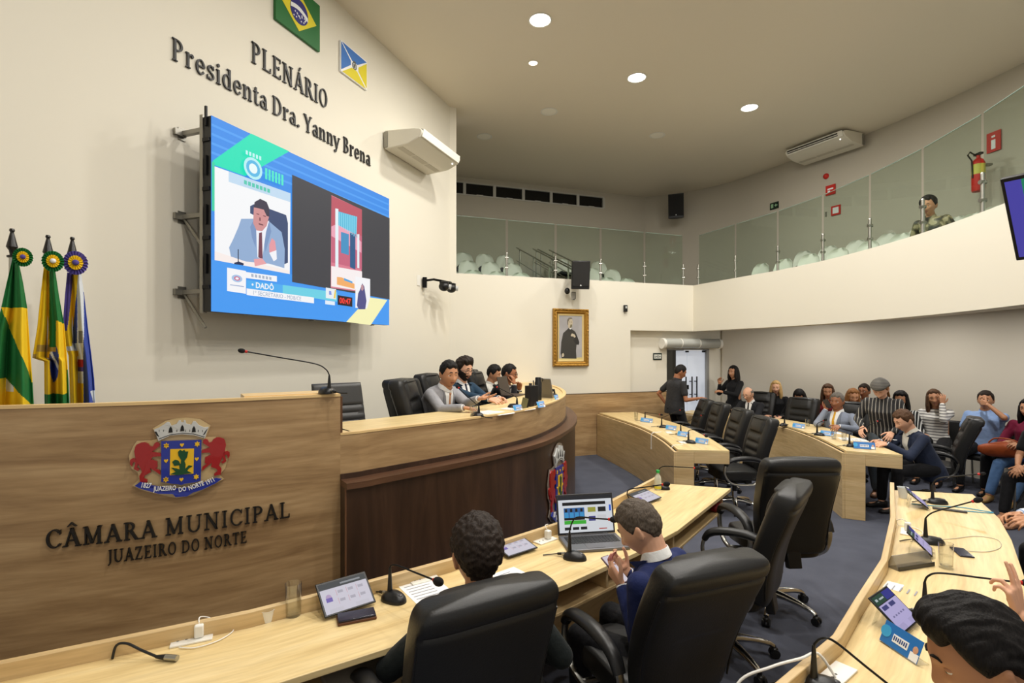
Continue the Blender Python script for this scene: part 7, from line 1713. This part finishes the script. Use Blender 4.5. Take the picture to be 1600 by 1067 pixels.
def slab_thing(name, label, cat, p, rz, size, m, z=ZT_, extra=None):
    t = thing(name, label, cat, (p[0], p[1], z), rz); q = MB().use(m); q.box((0, 0, size[2]/2), size); q.build('body', parent=t, bevel=min(.004, size[2]*.4))
    if extra: extra(t)
    return t
wl_c = ((SP['wal1'][0]+SP['wal2'][0])/2+.01, (SP['wal1'][1]+SP['wal2'][1])/2-.015)
slab_thing('wallet', 'brown leather phone wallet in front of the first tablet', 'wallet', wl_c, .40, (.165, .082, .013), mat('leather_brown', rgb(92, 54, 30), .5))
slab_thing('smartphone', 'dark smartphone lying on the brown wallet', 'phone', wl_c, .40, (.160, .078, .009), mat('phone_dark', rgb(34, 34, 50), .15), ZT_+.0135)
t = thing('connector_lead', 'short black lead with a silver connector lying on the foreground desk', 'cable', (-1.40, 2.03, ZT_)); q = MB().use(BLACKP); q.tube(spline([(-.14, -.008, .004), (-.13, .0, .05), (-.09, .0, .058), (-.03, -.005, .035), (.03, -.01, .014)], 8), .005, 8); q.cyl((.03, -.01, .013), (.07, -.014, .013), .006, .011, 12); q.build('lead', parent=t); q = MB().use(STEEL); q.cyl((.07, -.014, .013), (.118, -.02, .013), .0115, n=16); q.build('connector', parent=t)
slab_thing('smartphone', 'dark smartphone with a cable on the bottom right desk', 'phone', SP['rphone'], 1.2, (.15, .07, .009), mat('phone_dark', rgb(34, 34, 50), .15))
slab_thing('folder', 'thin dark folder at the far end of the bottom right desk', 'folder', ((SP['rfold1'][0]+SP['rfold2'][0])/2, (SP['rfold1'][1]+SP['rfold2'][1])/2), -.6, (.20, .04, .012), mat('folder_dark', rgb(52, 50, 50), .4))
t = thing('lanyard', 'light blue lanyard lying on the far end of the bottom right desk', 'lanyard', (3.40, 3.95, ZT_)); q = MB().use(mat('lanyard_blue', rgb(70, 160, 200), .6)); q.tube(spline([(-.30, .12, .004), (-.15, .06, .004), (0, .03, .004), (.10, -.07, .004), (.13, -.10, .004), (.08, -.11, .004), (-.05, -.06, .004)], 6), .0035, 6); q.build('strap', parent=t)
t = thing('grey_cable', 'thin grey cable looping on the bottom right desk', 'cable', (2.75, 3.20, ZT_)); q = MB().use(mat('cable_grey', rgb(190, 184, 168), .5)); q.tube(spline([(-.08, -.08, .003), (.05, -.10, .003), (.20, -.03, .003), (.30, .10, .003), (.22, .16, .003), (.05, .12, .003), (-.06, .10, .003)], 6), .002, 6); q.build('cord', parent=t)
t = thing('marker_pen', 'yellow marker beside the corner person', 'pen', (*SP['rpen'], ZT_)); q = MB().use(mat('marker_yellow', rgb(226, 220, 30), .4)); q.cyl((0, 0, .008), (.06, .03, .008), .008, n=12); q.build('barrel', parent=t)
# ---- name plates
NPB = mat('plate_blue', rgb(40, 112, 186), .35); NPL = mat('plate_light_blue', rgb(120, 168, 224), .35)
def name_plate(label, p, f, z, w=.20, h=.075, big=False, body='VEREADOR'):
    t = thing('name_plate', label, 'name plate', (p[0], p[1], z), yaw(*f), 'blue name plates')
    q = MB().use(ACRYL); d_ = .06
    q.rings([[Vector((x_, -d_/2, 0)), Vector((x_, d_/2, 0)), Vector((x_, .004, h)), Vector((x_, -.004, h))] for x_ in (-w/2, w/2)]) if not big else q.rings([[Vector((x_, -d_/2, 0)), Vector((x_, d_/2, 0)), Vector((x_, d_/2, .003)), Vector((x_, -d_/2+.01, .003))] for x_ in (-w/2, w/2)])
    q.build('holder', parent=t, smooth=None)
    M = frame(Vector((w/2, d_/2+.001 if not big else .028, .004)), (-1, 0, 0), (0, -.42*(1 if not big else 1), 1))
    q = MB(); q.T = M; q.use(NPB if big else NPL); q.box((w/2, h/2, .001), (w*.98, h*.96, .002))
    q.use(C_WHT); q.box((w*.50, h*.45, .0025), (w*.40, h*.34, .001)); q.use(mat('plate_portrait', rgb(196, 150, 122), .5)); q.ell((w*.88, h*.50, .003), (h*.13, h*.16, .001), 12, 6); q.use(C_WHT); q.box((w*.88, h*.20, .0025), (h*.40, h*.34, .001))
    q.use(mat('plate_round', rgb(60, 160, 214), .4)); q.prism([(w*.10+h*.26*math.cos(2*PI*k/18), h*.55+h*.26*math.sin(2*PI*k/18)) for k in range(18)], .002, .0035)
    q.use(mat('plate_text', rgb(40, 70, 130), .5))
    for k in range(7): q.box((w*(.34+.052*k), h*.46, .0034), (w*.030, h*(.17 if k % 3 else .20), .0006))
    q.build('card', parent=t, smooth=None); return t
name_plate('blue name plate with a portrait on the bottom right desk by the corner person', (1.545, 2.07), (-.25, -1) if False else (-.99, -.12), ZT_, .175, .09, True)
for i, (k, f, l) in enumerate((('d1n1', (-.8, -.6), 'blue name plate farthest along the middle desk'), ('d1n2', (-.8, -.6), 'blue name plate second from the wall on the middle desk'), ('d1n3', (-.8, -.6), 'blue name plate second from the open end of the middle desk'), ('d1n4', (-.8, -.6), 'blue name plate at the open end of the middle desk'), ('d2n1', (-.9, -.6), 'blue name plate on the far right desk before the empty chair'), ('d2n2', (-.9, -.6), 'blue name plate before the person with the yellow tie'))):
    name_plate(l, (SP[k][0]+(.06 if k == 'd1n4' else 0), SP[k][1]-.05), f, Z1, .18 if i else .24, .07)
name_plate('bright blue name plate at the end corner of the far right desk', (4.16, 6.20), (-.45, -1), Z1, .22, .085, True)
for k, l in (('pn1', 'first'), ('pn2', 'middle'), ('pn3', 'last')):
    name_plate('blue name plate on the podium counter edge, %s of three from the left' % l, (SP[k][0]-.02, SP[k][1]+.02), (.80, -.60) if k != 'pn3' else (.92, -.4), ZK, .13, .065)
# dark acrylic plate seen from behind
t = thing('name_plate', 'dark smoky name plate seen from behind, left of the glass on the bottom right desk', 'name plate', (2.20, 2.90, ZT_), .28, 'blue name plates'); q = MB().use(mat('smoke_acrylic', rgb(120, 116, 108), .12, alpha=.55)); q.rings([[Vector((x_, -.035, 0)), Vector((x_, .035, 0)), Vector((x_, .006, .07)), Vector((x_, .0, .07))] for x_ in (-.13, .13)]); q.build('holder', parent=t, smooth=None); q = MB().use(mat('smoke_dark', rgb(46, 44, 42), .3)); q.box((0, -.037, .012), (.26, .004, .022)); q.build('base_strip', parent=t)
# ---- podium counter things
t = thing('notebook_computer', 'brown-backed notebook screen before the person in black on the podium', 'notebook computer', (.02, 6.62, ZK), yaw(-.9, .35)); q = MB().use(mat('notebook_brown', rgb(64, 54, 46), .4)); q.box((0, 0, .008), (.32, .22, .016)); q.build('base', parent=t, bevel=.004); q = MB().use(MATS['notebook_brown']); q.box((0, .135, .125), (.32, .012, .23), (R(-14), 0, 0)); q.build('lid', parent=t, bevel=.004); q = MB().use(STEEL); q.ell((0, .146, .13), (.018, .004, .018), 12, 6); q.build('lid_badge', parent=t)
t = thing('book_stand', 'tall black box file standing on the podium counter', 'box file', (.20, 5.36, ZK), yaw(.75, -.65)); q = MB().use(BLACKP); q.box((0, 0, .105), (.13, .075, .21)); q.build('case', parent=t, bevel=.004); q = MB().use(mat('pen_dark', rgb(50, 48, 46), .4)); q.cyl((-.03, 0, .21), (-.03, .0, .26), .006); q.cyl((.03, .01, .21), (.03, .01, .235), .016); q.build('contents', parent=t)
t = thing('thermos_flask', 'black thermos flask on the podium near its right end', 'flask', (.30, 6.02, ZK)); q = MB().use(BLACKP); q.lathe([(.001, 0), (.04, 0), (.042, .02), (.042, .20), (.034, .215), (.034, .25), (.03, .26), (.001, .26)], n=20, cap0=False, cap1=False); q.build('body', parent=t); q = MB().use(BLACKM); q.tube([(.03, 0, .25), (.055, 0, .245), (.05, 0, .215)], .005, 6); q.build('handle', parent=t)
t = thing('podium_tablet', 'thin grey tablet leaning upright right of the thermos flask', 'tablet', (.40, 6.22, ZK), yaw(.8, -.6)); q = MB().use(mat('tablet_back', rgb(120, 116, 110), .4, metal=.4)); q.box((0, 0, .12), (.02, .17, .24), (0, R(16), 0)); q.build('casing', parent=t, bevel=.003)
t = thing('clipboard', 'open olive and black folder on the podium right of the papers', 'folder', (.12, 5.06, ZK), .7); q = MB().use(mat('olive_folder', rgb(110, 106, 70), .5)); q.box((0, 0, .055), (.06, .02, .11), (0, R(18), 0)); q.build('board', parent=t); q = MB().use(BLACKP); q.box((.05, .02, .05), (.02, .05, .10), (0, R(20), 0)); q.build('clip', parent=t)
# ---- held things and bag
t = thing('smartphone', 'white-screened smartphone in the hands of the person in navy at the laptop', 'phone', (.52, 2.655, .845), rot=(R(38), R(8), yaw(-.80, .60))); q = MB().use(mat('phone_case', rgb(120, 96, 104), .4)); q.box((0, 0, 0), (.078, .160, .009)); q.build('casing', parent=t, bevel=.003); q = MB().use(emis('phone_white', rgb(236, 226, 236), .55)); q.box((0, 0, .0052), (.071, .150, .001)); q.build('display', parent=t)
t = thing('smartphone', 'dark phone held at the mouth of the person with the yellow tie', 'phone', (4.755, 7.915, 1.15), rot=(R(60), R(10), yaw(-.8, -.5))); q = MB().use(mat('phone_dark', rgb(34, 34, 50), .15)); q.box((0, 0, 0), (.075, .155, .01)); q.build('casing', parent=t, bevel=.003)
t = thing('handbag', 'large rust-brown leather bag on the lap of the person in burgundy', 'bag', (6.40, 6.80, .66), yaw(-.9, -.44)); q = MB().use(mat('leather_rust', rgb(164, 76, 34), .45, bump=.2, bscale=18)); rg = []
for j in range(13):
    v = j/12; x_ = -.28+.56*v; k = max(.12, math.sin(PI*(.06+.88*v))**.5)
    rg.append([Vector((x_, .10*k*sup(2*PI*i/20, 2.6)[0], .0+.105*k*sup(2*PI*i/20, 2.6)[1]+.02*math.sin(v*5))) for i in range(20)])
q.rings(rg); q.build('body', parent=t, smooth=70); q = MB().use(MATS['leather_rust']); q.tube(spline([(-.18, .05, .08), (-.10, .06, .15), (.08, .06, .15), (.16, .05, .08)], 6), .009, 8); q.build('handle', parent=t)
t = thing('wristwatch', 'pale square watch on the wrist of the person in navy reading papers', 'watch', (4.60, 6.305, .852)); q = MB().use(C_WHT); q.box((0, 0, .028), (.034, .036, .010)); q.build('case', parent=t, bevel=.004); q = MB().use(C_BLK); q.box((0, 0, .0335), (.024, .026, .002)); q.build('dial', parent=t)
# ---- things on the open shelves under the foreground desk
slab_thing('paper_stack', 'stack of old papers on the shelf under the foreground desk', 'papers', (-.62, 2.13), .6, (.26, .17, .03), mat('paper_old', rgb(150, 144, 134), .8), ZT_-.1465)
t = thing('red_pouch', 'small crumpled red pouch in the last shelf compartment of the foreground desk', 'pouch', (1.70, 4.36, ZT_-.147)); q = MB().use(mat('pouch_red', rgb(150, 34, 40), .6, bump=.6, bscale=40)); q.ell((0, 0, .035), (.06, .05, .036), 16, 10); q.ell((.05, .05, .03), (.04, .05, .03), 12, 8); q.build('pouch', parent=t)
# visitors' chairs under the seated audience
for loc, f, l in (((5.15, 10.25), (-.6, -.8), 'black visitor chair under the blonde person'), ((5.52, 9.98), (-.6, -.8), 'black visitor chair under the person with bowed head'), ((5.88, 9.50), (-.8, -.6), 'black visitor chair under the brown-haired person'), ((6.44, 7.94), (-.8, -.6), 'black visitor chair under the person in the white striped top'), ((6.72, 7.43), (-.86, -.5), 'black visitor chair under the person in light blue'), ((6.82, 6.89), (-.9, -.44), 'black visitor chair under the person in burgundy'), ((6.22, 6.06), (-.95, -.3), 'black visitor chair at the right frame edge'), ((6.14, 8.24), (-.8, -.6), 'black visitor chair behind the person in navy'), ((6.34, 9.40), (-.75, -.66), 'black visitor chair behind the standing person in stripes'), ((5.98, 9.10), (-.75, -.66), 'black visitor chair under the person in orange')):
    wait_chair((*loc, 0), yaw(*f), l)
